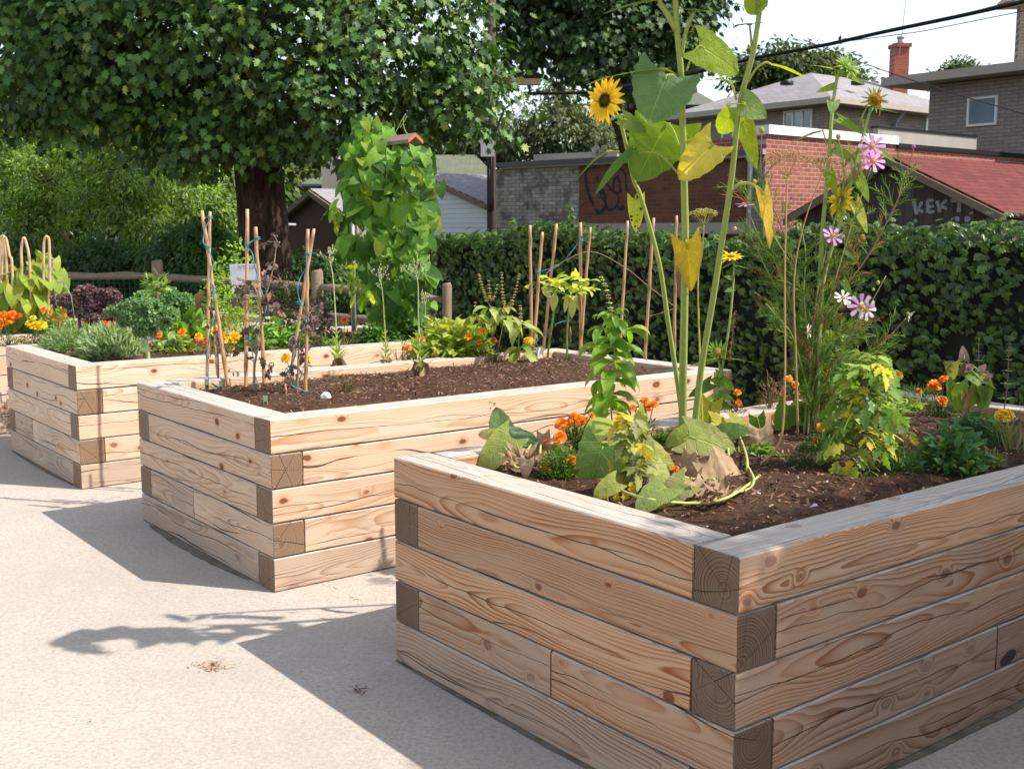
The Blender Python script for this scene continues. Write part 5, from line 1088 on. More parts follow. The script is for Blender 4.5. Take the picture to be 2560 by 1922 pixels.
for px, py, rr, cl in ((2195, 707, 5, (.35, .42, .15)), (2156, 595, 8, (.45, .2, .04)), (2096, 342, 6, (.42, .36, .08)), (2284, 367, 5, (.6, .12, .3)), (1904, 326, 7, (.35, .35, .06)), (1885, 456, 7, (.45, .25, .08)), (2141, 408, 7, (.3, .25, .05)), (1919, 472, 4, (.55, .15, .3)), (1852, 458, 6, (.32, .2, .1)), (1963, 443, 5, (.4, .42, .15)), (1837, 572, 5, (.5, .42, .25)), (2183, 724, 4, (.35, .42, .12)), (1978, 495, 4, (.55, .15, .3))):
    m = MB(); c = at(px, py, Yk); m.ball(c, A(rr, rr, rr*1.2)*Yk/FPX, cl, 8, 6); fan(m, c, A(0, 0, 1), rr*1.5*Yk/FPX, 7, 'lance', (.2, .28, .07), .8, 50, rg); m.build('bud', M['dry'], r)
m = MB(); c = at(2270, 785, Yk); fan(m, c, A(.9, -.2, -.6), .03, 5, 'pet', (.7, .62, .5), .5, 40, rg); m.ball(c, .008, (.3, .3, .1), 8, 5); m.build('wilted_flower', M['petal'], r)
m = MB(); c = at(2137, 405, Yk-.03); fan(m, c, A(-.1, -.5, -.9), .05, 3, 'pet', (.55, .3, .5), .35, 50, rg); m.build('wilted_flower', M['petal'], r)

# dill umbels
def umbel(label, pts, c, rp, col, seed, px, py, n=26):
    rg = np.random.default_rng(seed); r, b = plant('dill_plant', label, 'dill', px, py, .715, 'dill gone to seed'); Y = b[1]; s = Y/FPX
    m = MB(); P = curve([b]+[at(x, y, Y) for x, y in pts]+[at(c[0], c[1]+rp*.75, Y)]); m.tube(P, np.linspace(.005, .002, len(P)), 6, col); top = P[-1]; m.build('stem', M['stem'], r); m = MB()
    for i in range(n):
        th = i*2.4; q = math.sqrt((i+.5)/n); e = at(c[0], c[1], Y)+A(math.cos(th)*q*rp*s, math.sin(th)*q*rp*s*.8, (1-q*q)*rp*s*.3-rp*s*.1); m.tube(curve([top, (top+e)/2+A(0, 0, -.005), e], 2), .0007, 3, col, False)
        k = 14; d = nrm(runit(rg, k)+A(0, 0, .7)); L = rp*s*.22
        for dd in d: m.tube([e, e+dd*L], .0004, 3, col, False); m.ball(e+dd*L, .0022, col, 4, 3)
    m.build('umbel', M['stem'], r)
umbel('dry orange brown dill umbel in front of the sunlit brick wall', [(1942, 1120), (1958, 1057), (1963, 900), (1962, 700), (1966, 520)], (1968, 398), 58, (.42, .23, .11), 1, 1890, 1168, 30)
umbel('smaller brown dill umbel right of the large one', [(1990, 900), (1985, 700), (2010, 560)], (2058, 405), 30, (.33, .2, .09), 2, 1995, 1105, 16)
umbel('yellow green dill umbel over the hedge between the two sunflower stems', [(1750, 900), (1745, 700), (1755, 640)], (1760, 535), 34, (.38, .36, .06), 3, 1757, 1092, 20)

# basil at the back left of the near planter
def basil(label, base, spine, leaves, spike, seed, wl=34, col=(.20, .36, .045), scol=(.26, .38, .09), extra=(), mat='leaf'):
    rg = np.random.default_rng(seed); r, b = plant('basil_plant', label, 'basil', base[0], base[1], .715, 'basil plants'); Y = b[1]; s = Y/FPX
    m = MB(); P = curve([b]+[at(x, y, Y) for x, y in spine]); m.tube(P, np.linspace(.004, .0018, len(P)), 6, scol)
    for ex in extra: Q = curve([at(x, y, Y) for x, y in ex]); m.tube(Q, .0018, 5, scol)
    m.build('stem', M['stem'], r); m = MB(); V, F, U = T['basil']
    for (x, y, n, sz) in leaves:
        c = at(x, y, Y); th0 = rg.random()*6.28
        for k in range(n):
            th = th0+k*2*math.pi/n+rg.uniform(-.3, .3); d = A(math.cos(th), math.sin(th)*.9, rg.uniform(-.5, .25)); L = sz*s*rg.uniform(.95, 1.45)
            one_leaf(m, c+d*.006, c+nrm(d)*L, L*.8, 'basil', A(0, -.2, 1), cols(rg, 1, col, .25, YG, .12)[0])
    m.build('foliage', M[mat], r); m = MB()
    for sp_ in spike:
        Q = curve([at(x, y, Y) for x, y in sp_[:-1]], 6); nw = sp_[-1]; m.tube(Q, .0015, 5, scol)
        for i in range(nw):
            q = Q[int(i*(len(Q)-1)/max(1, nw-1))]; rad = .016*(1.15-.35*i/nw); fan(m, q, A(0, 0, 1), rad, 7, 'ov', cols(rg, 1, [(.58, .60, .26), (.46, .52, .16)], .2, (.55, .33, .22), .35)[0], 1.1, 12, rg); m.ball(q, .005, (.3, .3, .1), 6, 4)
    m.build('flower_spikes', M['leaf'], r); return r
basil('tall bright green basil with one curved flower spike, left of the sunflower stems', (1531, 1065), [(1528, 1020), (1530, 963), (1537, 868), (1533, 805), (1528, 775)],
      [(1525, 1030, 4, 60), (1533, 1000, 4, 50), (1522, 985, 4, 60), (1532, 955, 4, 46), (1528, 925, 4, 62), (1536, 905, 4, 60), (1520, 890, 4, 58), (1540, 870, 4, 66), (1510, 860, 3, 56), (1532, 850, 4, 50), (1505, 820, 4, 44), (1560, 825, 4, 48), (1540, 800, 4, 36), (1533, 785, 4, 30), (1555, 770, 4, 18), (1500, 788, 4, 20), (1572, 820, 3, 44), (1515, 945, 3, 50)],
      [[(1529, 790), (1524, 757), (1515, 720), (1503, 693), 12]], 31, extra=[[(1537, 868), (1520, 830), (1503, 815)], [(1537, 860), (1550, 830), (1572, 815)], [(1535, 800), (1548, 780), (1555, 768)], [(1533, 810), (1515, 795), (1500, 788)]])

# marigolds of the near planter
marigold('bushy marigold with three large orange flowers at the left of the near planter', 1402, 1196, [(1400, 1094, 17, OR), (1428, 1152, 15, OR), (1371, 1168, 15, OR), (1381, 1178, 12, OR), (1368, 1105, 9, (.45, .08, .02))], 52, 82, (.10, .23, .03), 900, 41, lf=.026)
marigold('marigold with small orange flowers just behind the bushy one', 1440, 1122, [(1405, 1060, 17, OR), (1440, 1051, 18, OR), (1434, 1038, 10, OR), (1479, 1038, 8, (.75, .2, .02)), (1458, 1050, 12, OR)], 48, 60, (.06, .13, .03), 600, 42)
marigold('marigold with a tight group of orange flowers against the second planter wall', 1618, 1092, [(1612, 1003, 12, OR), (1634, 1011, 12, OR), (1615, 1022, 12, OR), (1582, 1019, 9, OR)], 34, 55, (.12, .13, .05), 260, 43, alt=(.25, .14, .1), altp=.5)
marigold('single low orange marigold between the pumpkin leaves', 1690, 1192, [(1688, 1173, 10, OR)], 22, 14, GR, 120, 44)
marigold('marigold with five orange flowers near the back right corner of the near planter', 2350, 1052, [(2360, 947, 11, OR), (2339, 962, 15, OR), (2328, 966, 10, OR), (2298, 977, 8, (.6, .14, .02)), (2355, 1003, 14, OR), (2395, 1007, 12, OR)], 42, 62, (.05, .12, .03), 620, 45)
marigold('marigold with one broad yellow flower at the right edge', 2500, 1118, [(2513, 1038, 20, YE), (2503, 1040, 15, YE)], 34, 62, (.08, .15, .04), 420, 46)
marigold('marigold with a yellow flower in front of the hedge foot', 2238, 990, [(2244, 937, 13, YE), (2181, 934, 9, (.85, .4, .02)), (2175, 930, 7, YE)], 34, 34, (.10, .18, .04), 260, 47)
marigold('marigold with an upright orange flower left of the big tomato plant', 2045, 1140, [(2056, 1068, 13, OR), (2039, 1098, 6, OR), (2036, 1110, 5, OR)], 46, 55, (.05, .13, .03), 700, 48)
marigold('straggly marigold with small orange yellow flowers below the dry dill', 1975, 1010, [(1972, 946, 9, (.85, .35, .02)), (1988, 962, 10, OR), (1991, 984, 8, (.85, .4, .02)), (1935, 975, 6, (.5, .1, .02)), (1966, 948, 7, OR)], 36, 50, (.2, .16, .06), 260, 49, alt=(.25, .12, .07), altp=.4)
marigold('marigold with two little orange flowers beside the end of the second planter', 1840, 1050, [(1843, 981, 9, OR), (1846, 1007, 8, OR), (1812, 998, 5, OR)], 30, 44, (.10, .13, .05), 260, 50, alt=(.2, .06, .05), altp=.5)

# pumpkin vine
rg = np.random.default_rng(300)
def leaf_at(r, c, up, tipdir, size, tm, col, col2=None, mat='big', name='leaf', pet=None, wav=.022, wk=1.):
    m = MB(); d = nrm(np.asarray(tipdir, float))*size; one_leaf(m, c-d*.35, c+d*.65, size*1.05*wk, tm, up, col, col2, wav, rg)
    if pet is not None: m.tube(curve([pet, (pet+c)/2+A(0, 0, .02), c-d*.35]), .0035, 6, (.24, .34, .08))
    return m.build(name, M[mat], r)
r, b = plant('pumpkin_vine', 'sprawling pumpkin vine with broad yellowing leaves along the front of the near planter', 'pumpkin vine', 1500, 1185, .715)
STMX = 0; PG, PY = (.20, .29, .09), (.42, .46, .13)
for (px, py, sz, up, td, cl, c2, hz) in [(1254, 1075, 70, (-.2, -.9, .5), (-.3, -.1, 1), (.16, .26, .12), None, .12), (1308, 1092, 62, (.2, -.6, .8), (1, 0, -.1), (.13, .24, .12), None, .1), (1246, 1118, 96, (-.1, -.6, .8), (-.8, -.3, -.6), (.33, .41, .12), (.45, .46, .15), .08), (1218, 1085, 30, (0, -1, .3), (-1, 0, 0), (.45, .40, .2), None, .1),
        (1450, 1072, 72, (-.2, -.5, .9), (-1, -.2, -.25), (.35, .42, .10), None, .12), (1512, 1062, 70, (.2, -.5, .9), (.9, .3, .15), (.34, .40, .10), None, .13), (1490, 1160, 116, (-.25, -1, .35), (-.4, -.2, -1), (.14, .24, .07), (.2, .28, .1), .06), (1545, 1145, 84, (.1, -.9, .6), (.6, -.3, -.5), (.30, .38, .10), None, .06), (1592, 1075, 80, (.3, -1, .3), (.4, 0, -1), (.36, .44, .11), None, .1),
        (1628, 1142, 98, (.2, -.9, .6), (.9, -.2, -.4), (.32, .38, .08), (.48, .40, .12), .07), (1560, 1190, 66, (0, -.9, .5), (.2, -.4, -.8), (.33, .36, .08), (.6, .42, .08), .05), (1650, 1185, 60, (.3, -.8, .6), (.5, -.5, -.7), PY, None, .05), (1640, 1232, 84, (-.3, -.7, .7), (-.8, -.6, -.3), (.26, .33, .10), None, .03), (1690, 1222, 74, (.2, -.7, .6), (-.9, -.3, -.5), (.30, .36, .12), (.4, .34, .2), .04),
        (1766, 1103, 104, (-.1, -.9, .6), (.9, -.3, -.2), (.34, .40, .11), (.42, .36, .18), .12), (1772, 1028, 58, (-.3, -1, .2), (-.2, 0, -1), (.44, .42, .07), None, .14), (1800, 1058, 50, (0, -.8, .6), (1, 0, -.3), (.48, .42, .05), None, .12), (1845, 1060, 52, (.2, -.8, .7), (1, -.2, -.4), (.38, .40, .07), None, .12), (1830, 1075, 60, (.2, -.6, .9), (.8, 0, .3), (.07, .15, .03), None, .08), (1895, 1060, 44, (.1, -.9, .4), (.2, 0, -1), (.08, .17, .03), None, .08),
        (1965, 1040, 62, (.1, -1, .3), (-.3, 0, -1), (.13, .24, .06), None, .1), (1985, 1030, 50, (.1, -1, .3), (.5, 0, -1), (.14, .25, .05), None, .1), (1412, 1060, 24, (0, -1, .4), (-1, 0, .2), (.3, .36, .1), None, .1), (1585, 1150, 62, (-.3, -.8, .6), (-.7, -.2, -.6), (.38, .44, .12), None, .05), (1520, 1215, 56, (-.2, -.8, .6), (-.8, -.2, -.4), (.36, .42, .12), (.6, .5, .1), .05), (1700, 1090, 52, (.2, -.8, .6), (-.8, 0, -.3), (.36, .42, .1), None, .1), (1475, 1100, 54, (-.2, -.8, .6), (-.6, 0, -.6), (.30, .38, .1), None, .08)]:
    g = atz(px+rg.uniform(-8, 8), py+42, .715); c = at(px, py, g[1]-.02); leaf_at(r, c, up, td, sz*1.2*g[1]/FPX, 'heartw', cl, c2, pet=g)
for (px, py, sz, up, td) in [(1738, 1172, 62, (-.2, -1, .3), (-.6, 0, -1)), (1785, 1182, 92, (0, -.9, .5), (.6, -.3, -.8)), (1818, 1165, 96, (.3, -.8, .6), (.9, 0, -.5)), (1745, 1222, 66, (0, -.7, .7), (.4, -.5, -.8)), (1906, 1100, 86, (.1, -1, .4), (.2, -.1, -1)), (1715, 1150, 50, (-.6, -.8, .2), (-.4, 0, -1)), (1360, 1100, 48, (0, -1, .2), (.1, 0, -1)), (1315, 1165, 50, (-.2, -.8, .6), (-.2, -.2, -1)), (1800, 1225, 46, (.1, -.7, .6), (.7, -.3, -.5))]:
    g = atz(px, py+36, .715); c = at(px, py, g[1]-.02); leaf_at(r, c, up, td, sz*g[1]/FPX*.95, 'heartw', (.42, .29, .18), (.30, .19, .11), 'dry', 'dry_leaf', None, .07, .9)
m = MB()
for pts in ([(1290, 1170), (1330, 1100), (1352, 1090)], [(1350, 1160), (1352, 1100), (1365, 1085)], [(1262, 1125), (1285, 1155), (1300, 1165)], [(1865, 1150), (1885, 1190), (1870, 1215), (1840, 1222), (1812, 1235)], [(1846, 1075), (1866, 1130), (1868, 1170)], [(1500, 1190), (1600, 1235), (1750, 1250), (1830, 1230), (1900, 1180)], [(1460, 1075), (1470, 1120)], [(1500, 1070), (1490, 1110)], [(1815, 1060), (1822, 1130)], [(1720, 1165), (1700, 1180), (1740, 1190), (1785, 1190)]):
    g = [atz(x, y+8, .735+.02*(i % 2)) for i, (x, y) in enumerate(pts)]; m.tube(curve(g), .0045, 6, (.38, .42, .12))
m.build('stem', M['stem'], r)
m = MB()
for (px, py, n) in ((1320, 1168, 60), (1300, 1160, 30), (1740, 1240, 40), (1790, 1250, 40)):
    g = atz(px, py, .735); d = runit(rg, n); d[:, 2] = np.abs(d[:, 2])*.7; m.scatter(T['lance'][0], T['lance'][1], g+rg.normal(0, .025, (n, 3))*A(1, 1, .4)+A(0, 0, .01), frame(d, runit(rg, n)), rg.uniform(.03, .08, n), cols(rg, n, (.33, .21, .13), .3))
m.build('withered_leaves', M['dry'], r)

# tomato plants
def tomato(label, base, hpx, rpx, seed, col, alt, altp, n=26, fruit=(), yl=(), spine=None, stemc=(.16, .15, .12)):
    rg = np.random.default_rng(seed); r, b = plant('tomato_plant', label, 'tomato', base[0], base[1], .715, 'tomato plants'); Y = b[1]; s = Y/FPX; m = MB(); lf = MB()
    sp_ = curve([b]+[at(x, y, Y) for x, y in (spine or [(base[0]+4, base[1]-hpx*.5), (base[0]-4, base[1]-hpx)])], 6); m.tube(sp_, np.linspace(.006, .003, len(sp_)), 7, stemc)
    V, F, U = T['tomato']
    for i in range(n):
        q = sp_[int((.12+.88*i/n)*(len(sp_)-1))]; th = i*2.4; L = rpx*s*rg.uniform(.7, 1.45)*(1-.3*i/n); d = A(math.cos(th), math.sin(th), rg.uniform(-.1, 1.1))
        cv = curve([q, q+nrm(d)*L*.5+A(0, 0, .02), q+nrm(d)*L+A(0, 0, -.3*L)], 5); m.tube(cv, np.linspace(.0025, .001, len(cv)), 5, stemc)
        cc = cols(rg, 1, col, .25, alt, altp)[0]
        for k in range(2, len(cv), 2):
            t = nrm(cv[k]-cv[k-1]); sd = nrm(np.cross(t, A(0, 0, 1)))
            for sg in ((-1, 1) if k < len(cv)-1 else (0,)):
                dd = nrm(t*.6+sd*sg+A(0, 0, -.25)+rg.normal(0, .25, 3)); z_ = rg.uniform(.034, .060)*(1.3 if sg == 0 else 1)
                lf.scatter(V, F, cv[k][None], frame(dd[None], (A(0, 0, 1)+rg.normal(0, .3, 3))[None]), np.array([z_]), (cc*(1+rg.uniform(-.12, .12)))[None])
    m.build('stem', M['stem'], r)
    for (x, y, L, td, c_) in yl: c = at(x, y, Y-.08); lf.scatter(V, F, c[None], frame(nrm(A(*td))[None], A(.1, -.8, .5)[None]), np.array([L*s]), A(*c_)[None])
    lf.build('foliage', M['leaf'], r)
    for (x, y, q) in fruit: m = MB(); c = at(x, y, Y-.06); m.ball(c, A(q, q, q*.85)*s, (.30, .40, .13), 16, 10); fan(m, c+A(0, 0, q*.8*s), A(0, 0, 1), .02, 5, 'lance', (.1, .18, .05), .7, 5, rg); m.build('tomato', M['gloss'], r)
    return r
tomato('large leafy tomato plant with a green fruit and yellow lower leaves', (2150, 1185), 215, 92, 61, [(.24, .36, .06), (.16, .28, .06), (.32, .42, .08)], (.62, .52, .07),   .14, 48, [(2176, 1018, 17), (2140, 1022, 9)],
       [(2125, 1150, 62, (-.1, 0, -1), (.62, .46, .04)), (2110, 1112, 56, (-.9, -.1, -.4), (.55, .5, .06)), (2090, 1155, 56, (-.1, 0, -1), (.3, .34, .06)), (2205, 1210, 48, (-.7, 0, -.6), (.30, .36, .06)), (2215, 1205, 40, (.9, 0, -.2), (.3, .36, .08)), (2100, 1165, 40, (.1, 0, -1), (.35, .38, .06)), (2180, 1060, 50, (.6, 0, .5), (.45, .45, .08)), (2230, 1075, 44, (.9, 0, .1), (.16, .26, .05))], [(2155, 1100), (2165, 1000), (2160, 925)])
tomato('second tomato stem rising behind the green fruit', (2205, 1120), 200, 60, 64, [(.16, .25, .07), (.22, .32, .08)], (.45, .45, .1), .2, 16, (), (), [(2190, 1040), (2178, 960), (2182, 905)])
tomato('small purple stemmed tomato plant at the front edge between the pumpkin leaves', (1590, 1240), 190, 56, 62, [(.15, .20, .06), (.22, .24, .09), (.13, .15, .07)], (.55, .45, .06),   .2, 13, (),
       [(1545, 1215, 44, (-.7, 0, -.4), (.62, .48, .05)), (1558, 1225, 40, (.3, 0, -.8), (.62, .48, .05)), (1640, 1190, 46, (-.1, 0, -1), (.68, .50, .05)), (1542, 1230, 34, (0, 0, -1), (.55, .46, .06)), (1575, 1205, 40, (.3, 0, -.7), (.6, .42, .1))], [(1582, 1160), (1578, 1090), (1575, 1050)], (.24, .17, .17))
# generic leafy clumps: (name, label, category, base px, rx px, h px, n, template, size, colours, mat, seed, kwargs)
def clump(name, label, cat, px, py, rpx, hpx, n, tm, size, col, seed, mat='leaf', z=.712, ry=None, grp=None, part='foliage', stems=10, zb=None, **kw):
    rg = np.random.default_rng(seed); b = atz(px, py, z) if zb is None else at(px, py, zb); r = thing(name, label, cat, b, grp); s = b[1]/FPX; m = MB()
    mound(m, b, rpx*s, (ry or rpx*.8)*s, hpx*s, n, tm, size, col, rg, stems=stems, **kw); m.build(part, M[mat], r); return r, b, s
clump('carrot_plant', 'feathery yellow green carrot top behind the tomato fruit', 'carrot', 2205, 1012, 38, 60, 700, 'thin', .024, [(.24, .34, .05), (.16, .26, .04)], 71)
clump('carrot_plant', 'wispy carrot top on bare mulch right of the tomato plant', 'carrot', 2238, 1045, 34, 55, 260, 'thin', .024, [(.22, .32, .06)], 72)
clump('pea_plant', 'blue green pea plant sprawling at the right of the near planter', 'pea plant', 2375, 1180, 88, 115, 520, 'ov', .045, [(.09, .21, .08), (.07, .17, .06), (.15, .28, .08)], 73, alt=(.4, .36, .1), altp=.05, stems=26)
clump('pea_plant', 'small pea plant with a white flower behind the sprawling one', 'pea plant', 2425, 1120, 50, 90, 240, 'ov', .040, [(.06, .15, .07), (.05, .12, .05)], 74, stems=18)
clump('parsley_plant', 'low curly green parsley left of the sunflower stems', 'parsley', 1655, 1112, 28, 32, 220, 'tomato', .020, [(.12, .26, .03), (.08, .19, .03)], 75)
clump('carrot_plant', 'fine leafed carrot between the big tomato plant and the front timber', 'carrot', 2245, 1190, 60, 80, 800, 'thin', .022, [(.08, .19, .04), (.06, .14, .04)], 76)
clump('marigold_seedling', 'dark fine leafed seedling under the orange marigold', 'seedling', 2015, 1175, 50, 60, 500, 'thin', .020, [(.04, .10, .03)], 77)
clump('kale_plant', 'pale mottled green leaves between the cosmos stems', 'leafy plant', 2080, 985, 60, 150, 240, 'ov', .07, [(.18, .28, .09), (.12, .22, .06), (.28, .34, .16)], 78, ry=30)
clump('chard_plant', 'upright yellow green leaves at the foot of the cosmos stems', 'leafy plant', 2040, 1085, 42, 110, 60, 'ov', .11, [(.26, .33, .06), (.18, .27, .05)], 79, ry=30, out=.3, up=1.3, ntw=1.2)
clump('dry_herb', 'dry reddish feathery herb left of the cosmos foot', 'dry herb', 1925, 1040, 40, 110, 420, 'needle', .035, [(.28, .13, .07), (.34, .18, .10)], 80, ry=26, mat='dry')
clump('viola_plant', 'low violet pansies behind the pumpkin leaves', 'pansy', 1778, 1098, 40, 22, 120, 'round', .022, [(.05, .10, .04), (.30, .22, .5)], 81, alt=(.32, .18, .48), altp=.3)
for i, (lab, px, py, rp_, hp_, n_, tm_, sz_, cl_) in enumerate([
    ('fine green dill leaves between the cosmos foot and the tomato plant', 2085, 1110, 52, 90, 700, 'thin', .026, [(.16, .28, .05), (.10, .2, .04)]), ('soft green herb leaves behind the second tomato stem', 2120, 1030, 60, 100, 260, 'ov', .05, [(.22, .34, .08), (.14, .25, .05)]),
    ('pale green leafy herb between the carrot tops', 2265, 1035, 46, 40, 180, 'tomato', .035, [(.26, .36, .08)]), ('thin grassy chives at the foot of the sunflower stems', 1745, 1130, 40, 60, 60, 'needle', .10, [(.12, .24, .06)]),
    ('low green leaves under the drooping dry pumpkin leaf', 1900, 1150, 44, 34, 110, 'ov', .045, [(.12, .24, .05), (.2, .3, .08)]), ('green bushy leaves below the bean plant', 2440, 1095, 52, 60, 260, 'ov', .04, [(.10, .22, .06), (.16, .28, .07)]),
    ('sprawling fine weeds right of the pea plant', 2470, 1165, 44, 36, 240, 'thin', .03, [(.14, .24, .06), (.26, .24, .1)]), ('yellowing low leaves behind the purple stemmed tomato', 1560, 1140, 50, 44, 120, 'tomato', .05, [(.34, .40, .10), (.24, .34, .08)]),
    ('tall wispy green shoots behind the marigold with five flowers', 2300, 1010, 60, 46, 300, 'needle', .05, [(.16, .28, .07)]), ('light green leafy stems right behind the big tomato plant', 2190, 1075, 70, 130, 260, 'ov', .045, [(.26, .38, .08), (.16, .28, .06)])]):
    clump('herb_clump', lab, 'herb', px, py, rp_, hp_, n_, tm_, sz_, cl_, 700+i, grp=None)
for i, (px, py) in enumerate([(2055, 1235), (1965, 1225), (2325, 1225), (1640, 1090), (1560, 1240), (2290, 1235), (1905, 1215)]):
    clump('weed_seedling', ['tiny green weed seedling near the front timber below the tomato plant', 'tiny weed seedling at the middle of the dark mulch', 'tiny weed seedling at the foot of the pea plant', 'tiny weed seedling behind the pumpkin leaves', 'tiny weed seedling at the foot of the purple stemmed tomato', 'tiny weed seedling against the front timber right of the tomato', 'tiny weed seedling beside the curled vine'][i], 'seedling', px, py, 9, 8, 12, 'ov', .012, [(.12, .26, .04)], 600+i, stems=0)
# bean plant, mint stalks
rg = np.random.default_rng(310)
r, b = plant('bean_plant', 'bean plant with large drooping leaves and purple tipped shoots near the right edge', 'bean plant', 2420, 1065, .715); Y = b[1]; s = Y/FPX
m = MB(); stem(m, [(2420, 1065), (2422, 1000), (2412, 930), (2410, 870)], Y, .004, .002, (.13, .06, .06)); stem(m, [(2420, 1000), (2440, 950), (2455, 930)], Y, .003, .002, (.2, .1, .08)); m.build('stem', M['stem'], r)
for (px, py, sz, td, cl, up) in [(2395, 985, 64, (.1, -.2, -1), (.17, .28, .05), (-.2, -1, .3)), (2383, 975, 46, (-.4, 0, -1), (.15, .26, .05), (-.5, -.8, .2)), (2442, 985, 54, (-.3, 0, -1), (.18, .28, .06), (0, -1, .3)), (2468, 988, 60, (.4, 0, -1), (.17, .27, .05), (.3, -1, .3)), (2455, 1000, 40, (.1, 0, -1), (.15, .24, .05), (0, -1, 0)), (2380, 925, 40, (.1, 0, -1), (.2, .24, .09), (-.5, -.9, .2)), (2440, 945, 42, (-.9, 0, .5), (.26, .36, .10), (0, -.9, .5)), (2472, 958, 40, (1, 0, -.2), (.2, .24, .06), (.2, -.3, 1)), (2418, 998, 40, (.1, 0, -1), (.36, .24, .10), (0, -1, .2))]:
    leaf_at(r, at(px, py, Y-.03), up, td, sz*s*1.1, 'heart', cl, pet=at(2422, py-10, Y))
for (px, py, sz, td) in [(2410, 888, 30, (0, 0, 1)), (2376, 910, 22, (-1, 0, .3)), (2424, 918, 24, (1, 0, .2)), (2408, 925, 26, (-.6, 0, -.6)), (2455, 922, 22, (.6, 0, .6)), (2455, 937, 26, (-.9, 0, .1)), (2468, 940, 24, (.9, 0, .2))]:
    leaf_at(r, at(px, py, Y-.02), (0, -1, .3), td, sz*s*1.2, 'heart', (.19, .13, .11), (.22, .12, .14), 'big', 'purple_leaf', at(2412, py+15, Y))
for lab, pts, sd in (('left one of two slim mint stalks in front of the hedge', [(2445, 1010), (2447, 930), (2446, 880), (2447, 846)], 1), ('right one of two slim mint stalks, taller, at the right edge', [(2510, 1030), (2518, 960), (2521, 900), (2523, 860), (2532, 845)], 2)):
    rg = np.random.default_rng(sd+320); r, b = plant('mint_stalk', lab, 'mint', pts[0][0], pts[0][1]+18, .715, 'mint stalks'); Y = b[1]; m = MB(); P = stem(m, [(pts[0][0], pts[0][1]+18)]+pts, Y, .003, .0015, (.12, .06, .06)); m.build('stem', M['stem'], r); m = MB()
    for i in range(4, len(P), 2):
        for k in range(4): th = k*1.57+(i % 4)*.8; d = A(math.cos(th), math.sin(th), .25); L = .045*(1.15-i/len(P)); one_leaf(m, P[i], P[i]+d*L, L*.55, 'ov', A(0, 0, 1), cols(rg, 1, (.10, .24, .08), .2)[0])
    m.build('foliage', M['leaf'], r)
clump('grass_tuft', 'thin pale grass tuft at the right end of the near planter', 'grass tuft', 2535, 1130, 40, 70, 60, 'needle', .10, [(.14, .2, .07), (.3, .26, .14)], 82, out=.3, up=1.5, stems=0)
# fallen petals and stones on the mulch
rg = np.random.default_rng(330); n = 150
for nm, lab, cat, c, cl, q in (('fallen_petal', 'pink fallen petal on the dark mulch close to the front timber', 'petal', (2025, 1267), (.55, .35, .62), 8), ('fallen_petal', 'small pink petal below the yellow tomato leaves', 'petal', (1600, 1236), (.6, .3, .6), 6), ('fallen_petal', 'small white petal near the front corner of the mulch', 'petal', (1884, 1239), WH, 6)):
    m = MB(); p = atz(c[0], c[1], .728); 
    for k in range(3): one_leaf(m, p+A(.004*k, 0, .002*k), p+A(.02, .004*k, .01), .02, 'pet', A(0, -.4, 1), cl)
    tag(m.build(nm, M['petal'], None, p), lab, cat, 'fallen petals')
# ------------------------------------------------------------ second planter
def stake(label, top, base, wpx=12, z=.70, dy=0., grp='bamboo stakes', col=(.42, .24, .12), tops=None):
    b = atz(base[0], base[1], z-.02); t = at(top[0], top[1], b[1]+dy); L = np.linalg.norm(t-b); s = b[1]/FPX; r_ = wpx*s*.38
    rg = np.random.default_rng(int(top[0]*7+top[1])); n = max(14, int(L/.05)); P = b+(t-b)*np.linspace(0, 1, n)[:, None]; P[1:-1] += rg.normal(0, .0012, (n-2, 3)); rr = np.full(n, r_)*(1-.12*np.linspace(0, 1, n)); cc = np.tile(A(*col), (n, 1))*rg.uniform(.85, 1.15)
    for k in range(3, n-1, 6): rr[k] *= 1.22; cc[k] *= .55
    m = MB(); m.tube(P, rr, 8, cc); return tag(m.build('bamboo_stake', M['cane'], None, b), label, 'bamboo stake', grp), b
def twine(label, pts, Y, mat='twine', r_=.0032, cat='twine', name='garden_twine', knots=()):
    P = curve(P3(pts, Y), 5); P[:, 1] += np.sin(np.arange(len(P))*.9)*.012; m = MB(); m.tube(P, r_, 6)
    for (x, y) in knots:
        c = at(x, y, Y+.02)
        for k in range(2): th = np.linspace(0, 6.28, 11); q = np.stack([np.cos(th)*.014, np.sin(th)*.014, np.full(11, (k-.5)*.009)], 1); m.tube(c+q, r_, 5, cap=False)
    return tag(m.build(name, M[mat], None, P[0]), label, cat)
_, b1 = stake('left leaning bamboo stake of the first cane pair', (505, 527), (572, 978), 13); stake('upright bamboo stake of the first cane pair', (525, 529), (518, 951), 11); stake('short thin cane inside the first pair', (534, 777), (545, 955), 9)
twine('blue green twine winding down the first cane pair', [(525, 542), (512, 575), (507, 600), (518, 620), (532, 650), (531, 670), (523, 695), (533, 715), (535, 740), (536, 790), (520, 860), (520, 900), (522, 945), (552, 972)], b1[1]-.02, knots=[(525, 543), (519, 617), (534, 730)])
_, b2 = stake('tallest bamboo stake in front of the sign', (618, 523), (615, 990), 13); stake('bamboo stake right of the sign, leaning slightly left', (639, 567), (663, 980), 13)
twine('blue green twine looping down the cane pair at the sign', [(645, 596), (620, 612), (632, 640), (640, 680), (642, 705), (655, 732), (665, 760), (662, 790), (645, 805), (625, 830), (620, 850), (628, 870), (635, 920), (640, 950), (662, 982)], b2[1]-.03, knots=[(643, 596), (619, 611), (662, 981), (621, 846)])
_, b3 = stake('upright bamboo stake of the third cane pair', (770, 573), (764, 1004), 12); stake('bamboo stake crossing the upright one of the third pair', (785, 572), (722, 960), 11); stake('stub of a thin cane at the foot of the third pair', (714, 960), (715, 1006), 7)
